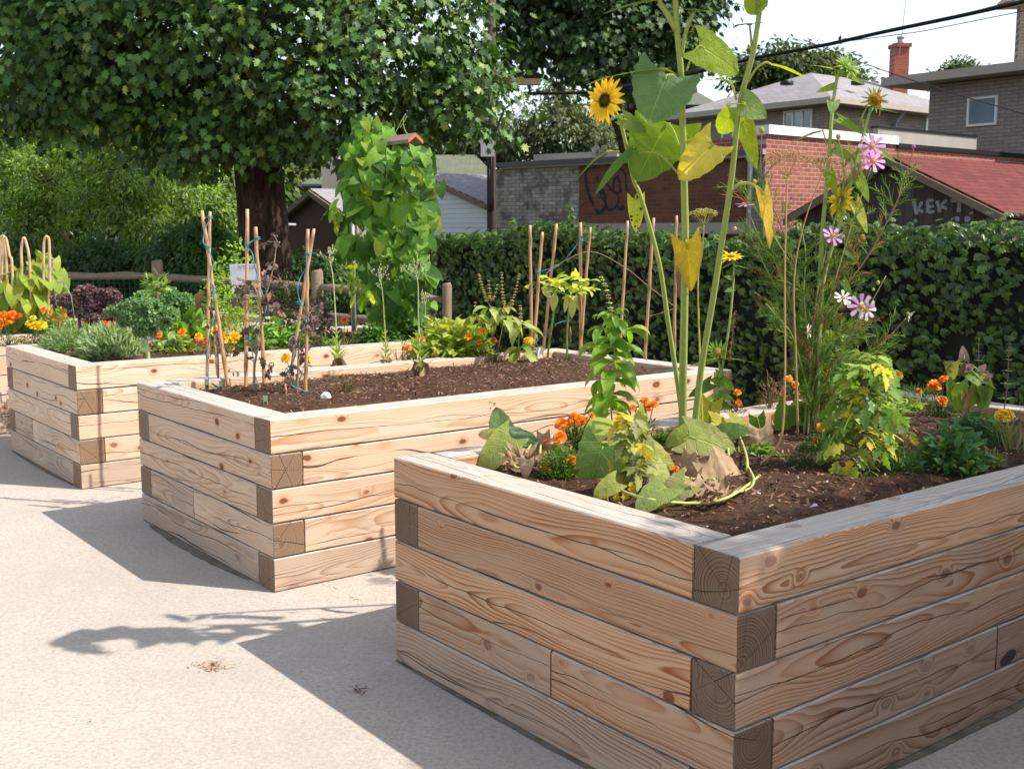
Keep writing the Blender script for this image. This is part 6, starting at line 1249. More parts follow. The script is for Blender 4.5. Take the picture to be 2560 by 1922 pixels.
twine('blue green twine winding down the third cane pair', [(771, 633), (768, 665), (748, 700), (746, 745), (758, 765), (766, 800), (768, 815), (752, 830), (740, 860), (738, 890), (722, 925), (720, 940), (730, 962), (764, 980)], b3[1]-.02, knots=[(770, 634), (749, 757), (764, 980), (764, 813)])
for lab, tp_, bs, w_ in (('leftmost bamboo stake around the pepper plants', (1325, 563), (1329, 884), 11), ('leaning bamboo stake next to the leftmost one', (1356, 580), (1332, 890), 11), ('third bamboo stake from the left around the pepper plants', (1391, 560), (1357, 890), 11), ('straight bamboo stake right of the pepper plants', (1451, 557), (1452, 892), 12),
                        ('bamboo stake leaning right against the straight one', (1476, 568), (1449, 893), 10), ('bamboo stake below the spotted yellow leaf', (1569, 552), (1549, 886), 10), ('bamboo stake right of the tall basil', (1634, 545), (1611, 915), 11), ('bamboo stake behind the main sunflower stem', (1691, 539), (1685, 912), 11)):
    _, bb = stake(lab, tp_, bs, w_)
Yp = atz(1400, 892, .70)[1]
twine('dark green twine tied between the pepper stakes', [(1452, 600), (1420, 640), (1395, 665), (1348, 681), (1357, 700), (1370, 725), (1395, 730), (1430, 742)], Yp-.03, knots=[(1452, 600), (1346, 682)]); twine('lower green twine around the pepper stems', [(1425, 800), (1390, 810), (1375, 830), (1350, 845), (1335, 862)], Yp-.03)
twine('frayed jute string linking the pepper stakes', [(1328, 731), (1360, 692), (1391, 664), (1475, 629), (1561, 668), (1622, 716), (1690, 769)], Yp-.02, 'jute', .0022, 'string', 'jute_string', knots=[(1328, 731), (1391, 664), (1622, 716)]); twine('short lower jute string near the main sunflower stem', [(1618, 793), (1650, 783), (1688, 772)], Yp-.05, 'jute', .002, 'string', 'jute_string')

def withered(label, px, py, pts, seed, dens=60, col=(.20, .11, .07), ls=.05, br=8, z=.70, name='withered_tomato', cat='withered plant', sc=(.20, .15, .11), mat='dry', grp='withered tomato plants'):
    rg = np.random.default_rng(seed); r, b = plant(name, label, cat, px, py, z, grp); Y = b[1]; m = MB(); lf = MB()
    P = curve([b]+[at(x, y, Y) for x, y in pts], 6); m.tube(P, np.linspace(.007, .003, len(P)), 6, sc)
    for i in range(br):
        q = P[rg.integers(len(P)//5, len(P))]; d = nrm(runit(rg, 1)[0]*A(1, 1, .6)+A(0, 0, .3)); L = rg.uniform(.06, .18); c = curve([q, q+d*L*.6, q+d*L+A(0, 0, -.03)]); m.tube(c, .0018, 5, sc)
        n = dens//br; d2 = runit(rg, n)*.8+A(0, 0, -.8); lf.scatter(T['tomato'][0], T['tomato'][1], c[rg.integers(2, len(c), n)]+rg.normal(0, .012, (n, 3)), frame(d2, runit(rg, n)), ls*rg.uniform(.5, 1.1, n), cols(rg, n, col, .3))
    m.build('stem', M['stem'], r); lf.build('foliage', M[mat], r); return r
withered('withered tomato tied to the first cane pair', 546, 966, [(545, 900), (540, 840), (536, 800)], 401, 70, ls=.03)
withered('withered tomato with drooping purple brown leaves in front of the sign', 637, 990, [(636, 920), (648, 850), (655, 790), (640, 730), (628, 700)], 402, 110, col=[(.14, .09, .09), (.2, .11, .07), (.12, .13, .05)], ls=.06, br=12)
withered('withered tomato at the third cane pair with a thick bare stem', 742, 996, [(745, 930), (748, 860), (760, 820), (775, 780)], 403, 90, col=[(.14, .09, .09), (.17, .1, .07)], br=11)
withered('tall bare tomato stem rising between the sign and the trunk', 655, 905, [(655, 830), (650, 780), (670, 720), (685, 660), (690, 625), (700, 605)], 404, 70, col=[(.22, .16, .12), (.14, .10, .10)], ls=.05, br=7, sc=(.3, .22, .15))
marigold('low marigold with two yellow flowers at the third cane pair', 742, 975, [(714, 895, 12, (.88, .48, .02)), (767, 896, 12, (.88, .48, .02))], 40, 60, (.14, .10, .06), 160, 405, alt=(.2, .1, .07), altp=.5)
marigold('nearly dry little marigold with brown seed heads beside the stone', 865, 988, [(857, 937, 4, (.5, .2, .03)), (842, 942, 4, (.3, .15, .05)), (875, 945, 4, (.35, .2, .08)), (895, 948, 4, (.4, .22, .08))], 28, 42, (.14, .17, .05), 260, 406, alt=(.16, .05, .04), altp=.5)
for i, (px, py, tw) in enumerate([(518, 981, 0), (553, 985, .5), (664, 1022, .15)]):
    b = atz(px, py, .70); m = MB(); s = b[1]/FPX; w_, h = 11*s, 34*s; ca, sa = math.cos(tw), math.sin(tw)
    m.box(b+A(0, 0, h*.5), (w_, .0012, h), -tw, (.30, .42, .24)); m.box(b+A(sa*-.001, -.0012, h*.46), (w_*.72, .0008, h*.2), -tw, (.08, .07, .06)); m.box(b+A(0, -.0012, h*.22), (w_*.72, .0008, h*.26), -tw, (.50, .12, .07))
    tag(m.build('plant_label', M['tag'], None, b, False), ['green plastic plant label under the first cane pair, leftmost', 'twisted green plant label right of the leftmost one', 'green plastic plant label at the foot of the stakes by the sign'][i], 'plant label', 'plastic plant labels')
rg = np.random.default_rng(407); m = MB(); c = atz(816, 1008, .705); m.ball(c+A(0, 0, .02), (.030, .026, .034), (.50, .46, .40), 9, 7); m.v[-1][:] += rg.normal(0, .003, m.v[-1].shape); tag(m.build('stone', M['chip'], None, c, False), 'pale pointed stone lying on the mulch of the second planter', 'stone')
m = MB(); c = atz(1350, 900, .70); m.box(c+A(0, 0, .04), (.04, .02, .09), .3, (.7, .66, .6)); tag(m.build('white_marker', M['tag'], None, c, False), 'small white marker board behind the purple clump at the pepper stakes', 'marker')

def bolted(label, px, py, pts, seed, sz=1., thin=False):
    rg = np.random.default_rng(seed); r, b = plant('bolted_lettuce', label, 'lettuce', px, py, .70, 'bolted lettuces'); Y = b[1]; s = Y/FPX; m = MB(); P = curve([b]+[at(x, y, Y) for x, y in pts], 6); cl = (.34, .38, .17)
    m.tube(P, np.linspace(.006*sz, .002, len(P)), 6, cl)
    top = P[-1]; k = len(P)
    for i in range(14):
        q = P[rg.integers(int(k*.80), k)]; d = nrm(A(rg.normal(), rg.normal()*.8, rg.uniform(.8, 2.))); L = rg.uniform(.04, .09)*sz; e = q+d*L; m.tube(curve([q, q+d*L*.5+A(d[0], d[1], 0)*.01, e]), .0011, 4, cl, False)
        for _ in range(3): f = e+rg.normal(0, .008, 3); m.ball(f, A(.003, .003, .006), (.42, .42, .26), 5, 4)
    m.build('stem', M['stem'], r)
    if not thin:
        m = MB(); nl = 26
        for i in range(nl):
            t = .10+.24*i/nl; q = P[int(t*k)]; th = i*2.4; L = (.085-.05*i/nl)*sz; d = A(math.cos(th)*.75, math.sin(th)*.75, .85); one_leaf(m, q, q+d*L, L*.55, 'ov', A(math.cos(th), math.sin(th), .3)*-1+A(0, 0, 1.5), cols(rg, 1, [(.30, .38, .14), (.22, .32, .08)], .2)[0])
        for i in range(26):
            t = .34+.3*i/26; q = P[int(t*k)]; th = i*2.4; d = A(math.cos(th)*.4, math.sin(th)*.4, 1); one_leaf(m, q, q+d*.02, .008, 'ov', A(math.cos(th), math.sin(th), 0), (.3, .36, .15))
        m.build('foliage', M['leaf'], r); m = MB(); n = 34; d = runit(rg, n)*A(1, 1, .3)*.5+A(0, 0, -1); m.scatter(T['ov'][0], T['ov'][1], P[int(k*.14)]+rg.normal(0, .012, (n, 3)), frame(d, runit(rg, n)), rg.uniform(.04, .08, n)*sz, cols(rg, n, [(.20, .13, .08), (.36, .25, .15)], .3)); m.build('wilted_leaves', M['dry'], r)
bolted('tallest bolted lettuce with a branching top, left of the bean trellis', 847, 925, [(842, 875), (839, 796), (833, 700), (826, 660), (822, 645)], 411, 1.1); bolted('bolted lettuce in front of the right trellis pole', 968, 925, [(964, 860), (960, 790), (957, 740), (951, 695)], 412, .85)
bolted('bolted lettuce with pale leaves left of the yellow green celery', 1052, 952, [(1048, 860), (1046, 790), (1045, 717), (1040, 680)], 413, 1.15); bolted('thin bare lettuce stalk beside the celery', 1068, 905, [(1065, 812), (1062, 743)], 414, .5, True)
clump('celery_plant', 'yellow green celery clump in the middle of the second planter', 'celery', 1125, 905, 100, 104, 760, 'tomato', .085, [(.52, .56, .14), (.40, .48, .09), (.26, .38, .06)], 420, z=.70, ry=60, alt=(.62, .52, .32), altp=.08, stems=30, scol=(.3, .36, .12))
for lab, px, py, rp, hp, fl, sd in (('purple leafed marigold clump right of the celery', 1237, 912, 46, 56, [(1208, 829, 11, (.88, .5, .02)), (1197, 856, 7, (.7, .2, .02)), (1234, 850, 7, (.6, .14, .02)), (1170, 843, 10, (.88, .42, .02))], 421), ('purple leafed marigold by the leftmost pepper stake', 1335, 893, 32, 34, [(1321, 851, 11, (.88, .48, .02))], 422),
                                    ('purple leafed marigold clump behind the tall basil', 1480, 903, 42, 40, [(1465, 870, 6, (.5, .18, .05)), (1476, 863, 6, (.6, .2, .03)), (1490, 866, 9, (.88, .42, .02))], 423), ('small purple marigold between the two front lettuces', 1025, 915, 36, 42, [(1019, 870, 10, OR), (1054, 848, 9, OR)], 424), ('low dry reddish foliage in front of the celery', 1160, 940, 52, 16, [], 425)):
    marigold(lab, px, py, fl, rp, hp, MAR, 420, sd, z=.70, alt=(.13, .15, .06), altp=.3)
clump('grass_tuft', 'green grass tuft at the corner of the third planter wall', 'grass tuft', 1002, 905, 18, 60, 34, 'needle', .09, [(.12, .24, .05)], 426, out=.3, up=1.5, stems=0, z=.70)
basil('pale basil gone to seed with many tall flower spikes', (1243, 905), [(1248, 860), (1256, 820), (1262, 780), (1262, 755)], [(1222, 770, 4, 34), (1188, 790, 4, 34), (1225, 805, 4, 32), (1262, 770, 4, 28), (1262, 800, 3, 44), (1198, 800, 3, 40), (1240, 800, 3, 30), (1275, 790, 3, 34)],
      [[(1217, 752), (1208, 725), (1197, 686), 13], [(1224, 745), (1224, 725), (1222, 702), 6], [(1230, 750), (1238, 735), (1244, 712), 6], [(1262, 770), (1256, 730), (1254, 682), 17], [(1272, 765), (1288, 730), (1297, 685), 13], [(1189, 785), (1188, 770), (1188, 756), 4], [(1233, 806), (1234, 795), (1235, 780), 5], [(1278, 772), (1282, 755), (1279, 750), 4]], 431, col=(.36, .42, .12), scol=(.40, .36, .16),
      extra=[[(1256, 820), (1235, 780), (1217, 752)], [(1248, 860), (1215, 820), (1189, 785)], [(1262, 790), (1275, 775), (1282, 755)], [(1250, 850), (1225, 870), (1215, 880)]], mat='leaf')
basil('small basil with a single flower spike left of the pepper stakes', (1300, 905), [(1297, 870), (1299, 820), (1301, 800)], [(1301, 808, 4, 40), (1302, 820, 3, 42), (1300, 868, 4, 36), (1302, 880, 4, 46)], [[(1301, 802), (1301, 785), (1301, 764), 9]], 432, col=(.34, .42, .12), scol=(.34, .34, .14), mat='leaf')
# pepper plants
rg = np.random.default_rng(440)
for lab, st, cx, sd, dry in (('left pepper plant with limp yellow leaves between the stakes', [(1368, 899), (1374, 850), (1382, 800), (1388, 750), (1392, 715)], 1380, 1, (1374, 835)), ('right pepper plant with a brown curled leaf on its stem', [(1418, 901), (1418, 840), (1422, 780), (1428, 730), (1432, 712)], 1440, 2, (1425, 833))):
    r, b = plant('pepper_plant', lab, 'pepper plant', st[0][0], st[0][1], .70, 'pepper plants'); Y = b[1]; s = Y/FPX; m = MB(); stem(m, st, Y, .0085, .005, (.24, .33, .07)); m.build('stem', M['stem'], r)
    m = MB(); n = 34; P = at(cx, 712, Y)+rg.normal(0, 1, (n, 3))*A(24*s, 20*s, 13*s); d = runit(rg, n)*A(1, 1, .5)+A(0, 0, .1); m.scatter(T['ov'][0], T['ov'][1], P, frame(d, runit(rg, n)*.6+A(0, 0, .8)), rg.uniform(.055, .10, n), cols(rg, n, [(.58, .60, .12), (.42, .50, .08)], .15)); 
    for i in range(8): m.tube([at(st[-1][0], st[-1][1], Y), P[i]], .0018, 4, (.3, .38, .1), False)
    for (x, y, x2, y2, w_) in (((1388, 730, 1382, 778, 26), (1355, 722, 1378, 745, 18)) if sd == 1 else ((1418, 742, 1412, 782, 16), (1432, 742, 1430, 797, 24), (1440, 735, 1447, 775, 18), (1455, 712, 1462, 745, 16))): one_leaf(m, at(x, y, Y-.04), at(x2, y2, Y-.05), w_*s*1.6, 'ov', TOCAM, (.50, .52, .20), (.56, .55, .26), .1, rg)
    m.build('foliage', M['leaf'], r); m = MB(); one_leaf(m, at(dry[0], dry[1]-20, Y-.02), at(dry[0]+2, dry[1]+25, Y-.03), .035, 'ov', TOCAM, BR, (.2, .1, .05), .25, rg)
    if sd == 2: one_leaf(m, at(1446, 735, Y-.05), at(1452, 782, Y-.05), .04, 'ov', TOCAM, BR, (.25, .13, .07), .25, rg)
    m.build('dry_leaf', M['dry'], r)
for i, (px, py) in enumerate([(815, 1000), (905, 975), (955, 960), (1010, 1003), (1285, 960), (740, 1015), (1170, 955), (1230, 1010), (1395, 905)]): clump('weed_seedling', 'tiny green seedling on the open mulch of the second planter', 'seedling', px, py, 8, 7, 10, 'ov', .012, [(.16, .30, .05)], 640+i, stems=0, z=.71, grp='seedlings on the open mulch')

# ------------------------------------------------------------ third planter
ZA = .70
clump('lavender_plant', 'grey green lavender mound at the near corner of the third planter', 'lavender', 278, 898, 78, 76, 1500, 'lance', .075, [(.28, .38, .21), (.22, .32, .17), (.34, .43, .26)], 501, z=ZA, ry=70, out=.7, up=1.0, stems=20, shell=.35, ntw=1.)
clump('rosemary_plant', 'finer grey green herb left of the lavender mound', 'herb', 165, 880, 66, 60, 1500, 'lance', .042, [(.18, .29, .14), (.24, .36, .17)], 502, z=ZA, ry=60, out=.7, up=.9)
clump('lavender_shoots', 'pale airy herb shoots behind the left timber of the third planter', 'herb', 190, 862, 60, 90, 500, 'lance', .045, [(.26, .34, .16), (.2, .3, .12)], 503, z=ZA, ry=50, out=.5, up=1.2)
def kale(label, trunks, heads, seed, col, tcol, size=.028, n=1500, cat='kale'):
    size = size*.68; n = int(n*1.5)
    rg = np.random.default_rng(seed); r, b = plant('kale_plant', label, cat, trunks[0][0][0], trunks[0][0][1], ZA, 'kale plants'); Y = b[1]; s = Y/FPX; m = MB()
    for t in trunks: stem(m, t, Y, .014, .009, tcol)
    for (x, y, rx, ry) in heads:
        t = trunks[0][-1]; a = at(t[0], t[1]+rg.uniform(0, 25), Y)
        for k in range(4): e = at(x+rg.uniform(-.6, .6)*rx, y, Y+rg.uniform(-.1, .1)); m.tube(curve([a, (a+e)/2+A(0, 0, -.015), e]), .0035, 5, tcol)
    m.build('stem', M['stem'], r); m = MB(); tot = sum(h[2]*h[3] for h in heads)
    for (x, y, rx, ry) in heads:
        nn = int(n*rx*ry/tot*6); nl = max(4, nn//90); c = at(x, y, Y)
        for k in range(nl):                                           # each ruffled leaf: a curved blade edged with curls
            kk = nn//nl; th = rg.random()*6.28; dr = A(math.cos(th), math.sin(th)*.8, 0); sd = A(-dr[1], dr[0], 0); L = rx*s*rg.uniform(.7, 1.15); t = rg.random(kk)**.7; w_ = .055*np.sin(np.pi*(.15+.8*t))*np.sign(rg.normal(size=kk))*rg.random(kk)**.45
            P = c+dr*(L*t)[:, None]+sd*w_[:, None]; P[:, 2] += ry*s*rg.uniform(-.3, .6)+ry*s*1.5*(t-1.25*t*t)-abs(w_)*.25+rg.normal(0, .007, kk)
            m.scatter(T['round'][0], T['round'][1], P, frame(runit(rg, kk), runit(rg, kk)*.7+A(0, 0, .7)), size*rg.uniform(.5, 1.1, kk), cols(rg, kk, col, .12)*rg.uniform(.8, 1.2))
    m.build('foliage', M['leaf'], r)
kale('dark purple curly kale on bare purple stalks', [[(201, 872), (201, 830), (197, 790), (195, 765)], [(232, 868), (229, 820), (228, 780)]], [(165, 752, 34, 18), (215, 732, 28, 20), (268, 742, 32, 22), (205, 775, 34, 18), (195, 755, 30, 20), (235, 760, 30, 20), (245, 790, 44, 13), (290, 792, 30, 14)], 511, [(.15, .08, .11), (.22, .14, .16), (.10, .04, .07), (.22, .18, .15)], (.16, .05, .15), n=3400)
kale('blue green curly kale on a thick pale trunk', [[(371, 912), (369, 870), (364, 845), (362, 815)]], [(300, 780, 34, 14), (335, 785, 46, 22), (375, 800, 46, 26), (410, 785, 36, 20), (360, 825, 26, 22), (350, 765, 50, 20), (330, 800, 30, 18)], 512, [(.17, .30, .14), (.24, .37, .19), (.12, .24, .10)], (.34, .42, .20), n=3600)
kale('pale green curly kale behind the purple stake', [[(420, 860), (412, 800), (405, 770)]], [(370, 745, 36, 20), (410, 742, 44, 24), (450, 752, 36, 20), (385, 765, 40, 20), (460, 775, 24, 20)], 513, [(.19, .33, .15), (.14, .27, .10)], (.2, .3, .12), n=3000)
stake('dark brown stake behind the kale trunk', (393, 712), (398, 890), 10, ZA, col=(.20, .08, .04))
clump('tomato_seedling', 'tomato shoot tied above the dark brown stake', 'tomato', 392, 730, 34, 50, 60, 'tomato', .06, [(.20, .32, .07)], 514, zb=7.6, ry=20)
clump('chard_plant', 'romaine like bright green leaves right of the kale trunk', 'leafy plant', 462, 862, 56, 80, 60, 'ov', .17, [(.16, .32, .04), (.22, .38, .06)], 515, z=ZA, ry=40, out=.5, up=1.3, ntw=1.)
clump('chard_plant', 'dark red chard leaves above the bright green ones', 'leafy plant', 490, 842, 60, 88, 34, 'ov', .16, [(.09, .05, .03), (.12, .09, .03)], 516, z=ZA, ry=40, out=.5, up=1.2, ntw=1.)
def flowers(r, lst, s, Y, rg, flat_=False):
    for x, y, q, c_ in lst: marigold_head(r, at(x, y, Y), q*s*1.1, c_, rg)
r, b, s = clump('nasturtium_plant', 'pale green nasturtium with orange flowers at the front timber', 'nasturtium', 442, 890, 58, 46, 190, 'round', .05, [(.32, .42, .16), (.24, .36, .10)], 517, z=ZA, ry=40); rg = np.random.default_rng(5)
flowers(r, [(456, 832, 12, (.9, .30, .01)), (475, 872, 10, (.9, .36, .02)), (494, 846, 9, OR), (398, 838, 8, OR)], s, b[1], rg)
marigold('marigold with bright yellow and orange flowers behind the first cane pair', 545, 902, [(540, 828, 14, YE), (552, 832, 11, YE), (562, 848, 10, YE), (511, 851, 9, OR), (519, 864, 10, OR), (532, 878, 8, (.88, .4, .02)), (497, 840, 9, (.9, .35, .02))], 56, 60, (.10, .18, .04), 520, 518, z=ZA)
marigold('marigold with a round yellow double flower right of the first canes', 590, 895, [(585, 845, 14, YE), (594, 841, 10, YE), (579, 873, 10, YE), (575, 849, 9, YE)], 34, 44, (.08, .16, .04), 320, 519, z=ZA)
# sign
sg = at(607, 700, 8.0); r = thing('garden_sign', 'white garden sign with green plant drawing and dark lettering behind the canes', 'sign', A(sg[0], 8.0, .70)); s = 8/FPX
c_ = [at(573, 661, 8), at(643, 659, 8), at(653, 727, 8), at(581, 730, 8)]; m = MB(); V = [*c_]+[p+A(0, .006, 0) for p in c_]; m.add(V, [(0, 3, 2, 1), (4, 5, 6, 7), (0, 1, 5, 4), (1, 2, 6, 5), (2, 3, 7, 6), (3, 0, 4, 7)], (.50, .50, .56)); m.build('panel', M['tag'], r, None, False)
m = MB(); low = [at(584, 731, 8.004), at(651, 728, 8.004), at(655, 742, 8.004), at(587, 745, 8.004)]; m.add(low+[p+A(0, .005, 0) for p in low], [(0, 3, 2, 1), (4, 5, 6, 7), (0, 1, 5, 4), (1, 2, 6, 5), (2, 3, 7, 6), (3, 0, 4, 7)], (.30, .36, .22)); m.build('lower_strip', M['tag'], r, None, False)
o = text_mesh('MATTY ECKLER', .0235, 'lettering', flat('sign_ink', (.02, .07, .06), .6, .05)); tc_ = at(615, 669, 7.994); o.parent = r; o.location = tuple(tc_-WL[r.name]); o.rotation_euler = (R(90), R(1.2), 0); o.scale = (.72, 1.5, 1)
m = MB()
for (x, y, L, a) in [(585, 672, 10, 200), (585, 672, 9, 160), (585, 672, 11, 130), (585, 672, 10, 60), (585, 672, 9, 20), (585, 672, 10, 280), (589, 682, 9, 200), (589, 682, 9, 250), (589, 682, 11, 300), (589, 682, 9, 330)]:
    p = at(x, y, 7.993); d = A(math.cos(R(a)), 0, math.sin(R(a)))*L*s; one_leaf(m, p, p+d, .006, 'lance', A(0, -1, 0), (.12, .34, .24))
m.build('plant_drawing', M['tag'], r, None); m = MB(); m.box(at(618, 745, 8.02), (.02, .015, .5), 0, (.25, .2, .15)); m.build('stake', M['tag'], r, None, False)
# greens of the third planter
for i, (nm, lab, cat, px, py, rp, hp, n, tm, sz, cl, kw) in enumerate([
    ('herb_clump', 'tall bright green herb behind and above the sign', 'herb', 590, 800, 62, 205, 520, 'ov', .06, [(0.26, 0.468, 0.052), (0.351, 0.546, 0.078)], dict(ry=40)),
    ('herb_clump', 'yellow green bushy herb left of the sign', 'herb', 545, 830, 60, 150, 800, 'ov', .035, [(0.325, 0.494, 0.065), (0.208, 0.39, 0.052)], dict(ry=40)),
    ('herb_clump', 'yellow green fine herb under the sign', 'herb', 600, 855, 62, 95, 1300, 'thin', .032, [(0.416, 0.494, 0.078), (0.286, 0.416, 0.065)], dict(ry=40)),
    ('cilantro_plant', 'airy green cilantro with tiny white flowers around the third cane pair', 'cilantro', 755, 850, 82, 190, 1500, 'thin', .030, [(0.208, 0.39, 0.065), (0.156, 0.312, 0.065)], dict(ry=50, alt=(.6, .6, .55), altp=.05)),
    ('purple_basil', 'dark purple basil between the second and third cane pairs', 'basil', 705, 850, 50, 165, 420, 'ov', .045, [(.13, .09, .10), (.17, .13, .12), (.11, .12, .06)], dict(ry=30)),
    ('purple_basil', 'dark purple drooping leaves right of the third cane pair', 'basil', 800, 860, 46, 120, 260, 'ov', .060, [(.12, .08, .10), (.17, .12, .13)], dict(ry=30)),
    ('lettuce_plant', 'green lettuce leaves in front of the purple basil', 'lettuce', 690, 876, 80, 76, 300, 'ov', .075, [(0.221, 0.429, 0.065), (0.13, 0.26, 0.039)], dict(ry=40)),
    ('lettuce_plant', 'mixed green and purple leaves below the sign', 'lettuce', 630, 884, 60, 54, 260, 'ov', .06, [(0.156, 0.338, 0.052), (0.104, 0.195, 0.065), (0.156, 0.078, 0.091)], dict(ry=30)),
    ('lettuce_plant', 'low green leaves left of the tallest bolted lettuce', 'lettuce', 785, 880, 50, 46, 240, 'ov', .05, [(.12, .26, .04), (.08, .18, .04)], dict(ry=30)),
    ('mint_plant', 'leafy green mint spreading at the foot of the right trellis pole', 'mint', 1020, 860, 95, 78, 1000, 'ov', .062, [(.13, .28, .05), (.09, .21, .04)], dict(ry=50)),
    ('mint_plant', 'leafy green mint between the two trellis poles', 'mint', 945, 868, 60, 60, 520, 'ov', .055, [(.12, .26, .05), (.09, .21, .04)], dict(ry=40)),
    ('herb_clump', 'sparse dry stems and herbs left of the left trellis pole', 'herb', 860, 872, 50, 30, 180, 'needle', .06, [(.2, .16, .08), (.10, .16, .04)], dict(ry=40)),
    ('sage_plant', 'grey green bushy leaves between the kale plants', 'herb', 420, 878, 34, 50, 180, 'ov', .05, [(.12, .22, .08), (.2, .3, .12)], dict(ry=30)),
    ('chard_plant', 'dense green leaves behind the first cane pair', 'leafy plant', 500, 858, 60, 60, 200, 'ov', .09, [(0.195, 0.39, 0.052), (0.13, 0.26, 0.039)], dict(ry=40)),
    ('herb_clump', 'low dark herb under the purple kale', 'herb', 245, 860, 50, 40, 300, 'ov', .04, [(.08, .16, .04), (.2, .3, .08)], dict(ry=40))]):
    clump(nm, lab, cat, px, py, rp, hp, n, tm, sz, cl, 520+i, z=ZA, **kw)
marigold('marigold with one orange flower left of the left trellis pole', 862, 860, [(861, 801, 10, OR), (877, 786, 5, OR)], 22, 40, GR, 120, 560, z=ZA)
# bean trellis
p1, p2 = A(-1.31, 9.3, 0), A(-.806, 8.65, 0); r = thing('bean_trellis', 'trellis of two grey steel poles under a wooden cap beam behind the bolted lettuces', 'trellis', A(-1.06, 8.98, .7))
for p in (p1, p2): m = MB(); m.tube([p+A(0, 0, .5), p+A(0, 0, 2.17)], .0215, 12); m.build('pole', M['steel'], r)
ax = nrm(p2-p1); m = MB(); a, e = p1+ax*.05+A(0, 0, 2.19), p2+ax*.14+A(0, 0, 2.19); sd_ = np.cross(ax, A(0, 0, 1)); h = .065
for sg in (1, -1):
    Q = [a+A(0, 0, .05), e+A(0, 0, .05), e+sd_*sg*h, a+sd_*sg*h]; Q2 = [q+A(0, 0, .028) for q in Q]; cc = (.16, .13, .11)
    m.add(Q+Q2, [(0, 1, 2, 3), (4, 7, 6, 5), (0, 4, 5, 1), (2, 6, 7, 3), (0, 3, 7, 4), (1, 5, 6, 2)], np.array([(.20, .17, .15), (.24, .17, .13), (.24, .17, .13), (.20, .17, .15)]*2))
m.build('cap_beam', M['chip'], r, None, False)
m = MB(); f0 = e+ax*.004
for sg in (1, -1): V = [f0+A(0, 0, .05), f0+A(0, 0, .078), f0+sd_*sg*h+A(0, 0, .028), f0+sd_*sg*h]; m.add(V+[v+ax*.003 for v in V], [(0, 1, 2, 3), (4, 7, 6, 5)], (.42, .13, .055))
m.build('beam_end', M['chip'], r, None, False)
rg = np.random.default_rng(570); r = thing('climbing_beans', 'lush climbing bean vine covering the two pole trellis', 'bean vine', A(-1.06, 8.98, .7)); m = MB(); P = []
for (px, py, rx, ry, n) in [(x_, y_, a_, b_, int(n_*.72)+1) for x_, y_, a_, b_, n_ in [(888, 310, 28, 26, 16), (900, 345, 62, 36, 46), (930, 385, 88, 42, 66), (1010, 400, 62, 34, 34), (880, 430, 80, 46, 56), (960, 450, 86, 52, 66), (1040, 420, 42, 30, 18), (930, 520, 96, 56, 78), (1010, 520, 50, 56, 34), (905, 600, 84, 48, 54), (985, 600, 62, 52, 42), (1020, 650, 48, 50, 30), (950, 680, 76, 40, 44), (1000, 730, 62, 42, 40), (830, 470, 44, 40, 20), (800, 540, 36, 30, 14), (810, 610, 40, 40, 16), (1075, 470, 30, 40, 10), (1070, 560, 30, 40, 8), (820, 680, 30, 30, 8), (1065, 680, 36, 40, 12), (860, 380, 40, 40, 18), (1050, 390, 36, 26, 8), (840, 620, 46, 34, 16), (1040, 570, 36, 46, 12), (1045, 700, 42, 46, 18), (870, 710, 46, 40, 12), (960, 760, 60, 30, 24), (1040, 760, 40, 30, 16), (1060, 610, 26, 26, 6), (1018, 480, 26, 60, 16), (1015, 600, 26, 60, 16)]]:
    u = runit(rg, n); Y = 9.05-.0042*(px-885); q = at(930+(px-935)*.80, py, Y)+A(.10, -.10, 0)+u*A(rx*.9, rx*.8, ry)*Y/FPX*(rg.random((n, 1))**.4); P.append(q)
P = np.concatenate(P); n = len(P); out = nrm((P-A(-1.06, 8.98, 0))*A(1, 1, 0)); d = out*.6+A(0, 0, -.8)+runit(rg, n)*.75; up = out*.5+A(.15, -.9, .6)+runit(rg, n)*.5
m.scatter(T['heart'][0], T['heart'][1], P, frame(d, up), rg.uniform(.085, .155, n), cols(rg, n, [(.17, .34, .05), (.23, .41, .06), (.10, .23, .04), (.06, .15, .03)], .2, (.33, .42, .06), .06), T['heart'][2]); m.build('foliage', M['big'], r)
m = MB()
for i in range(26): a = P[rg.integers(n)]; e = A(-1.06, 8.98, 0)+ax*rg.uniform(-.5, .5); e[2] = max(.75, a[2]-rg.uniform(.2, .7)); m.tube(curve([e, (a+e)/2+rg.normal(0, .04, 3), a]), .0028, 5, (.22, .26, .07), False)
for x, y0_, y1_ in ((907, 600, 690), (945, 560, 680), (1000, 590, 720), (880, 640, 760), (948, 740, 640)): m.tube(curve([at(x, y0_, 8.9), at(x+3, (y0_+y1_)/2, 8.85), at(x-2, y1_, 8.9)]), .0025, 5, (.42, .16, .06), False)
for pts in ([(985, 340), (1005, 300), (1015, 285), (1008, 300), (1012, 325), (1025, 345), (1031, 375)], [(1000, 320), (1010, 305), (1018, 290)]): m.tube(curve(P3(pts, 8.7)), .003, 5, (.25, .34, .08), False)
m.build('vines', M['stem'], r)
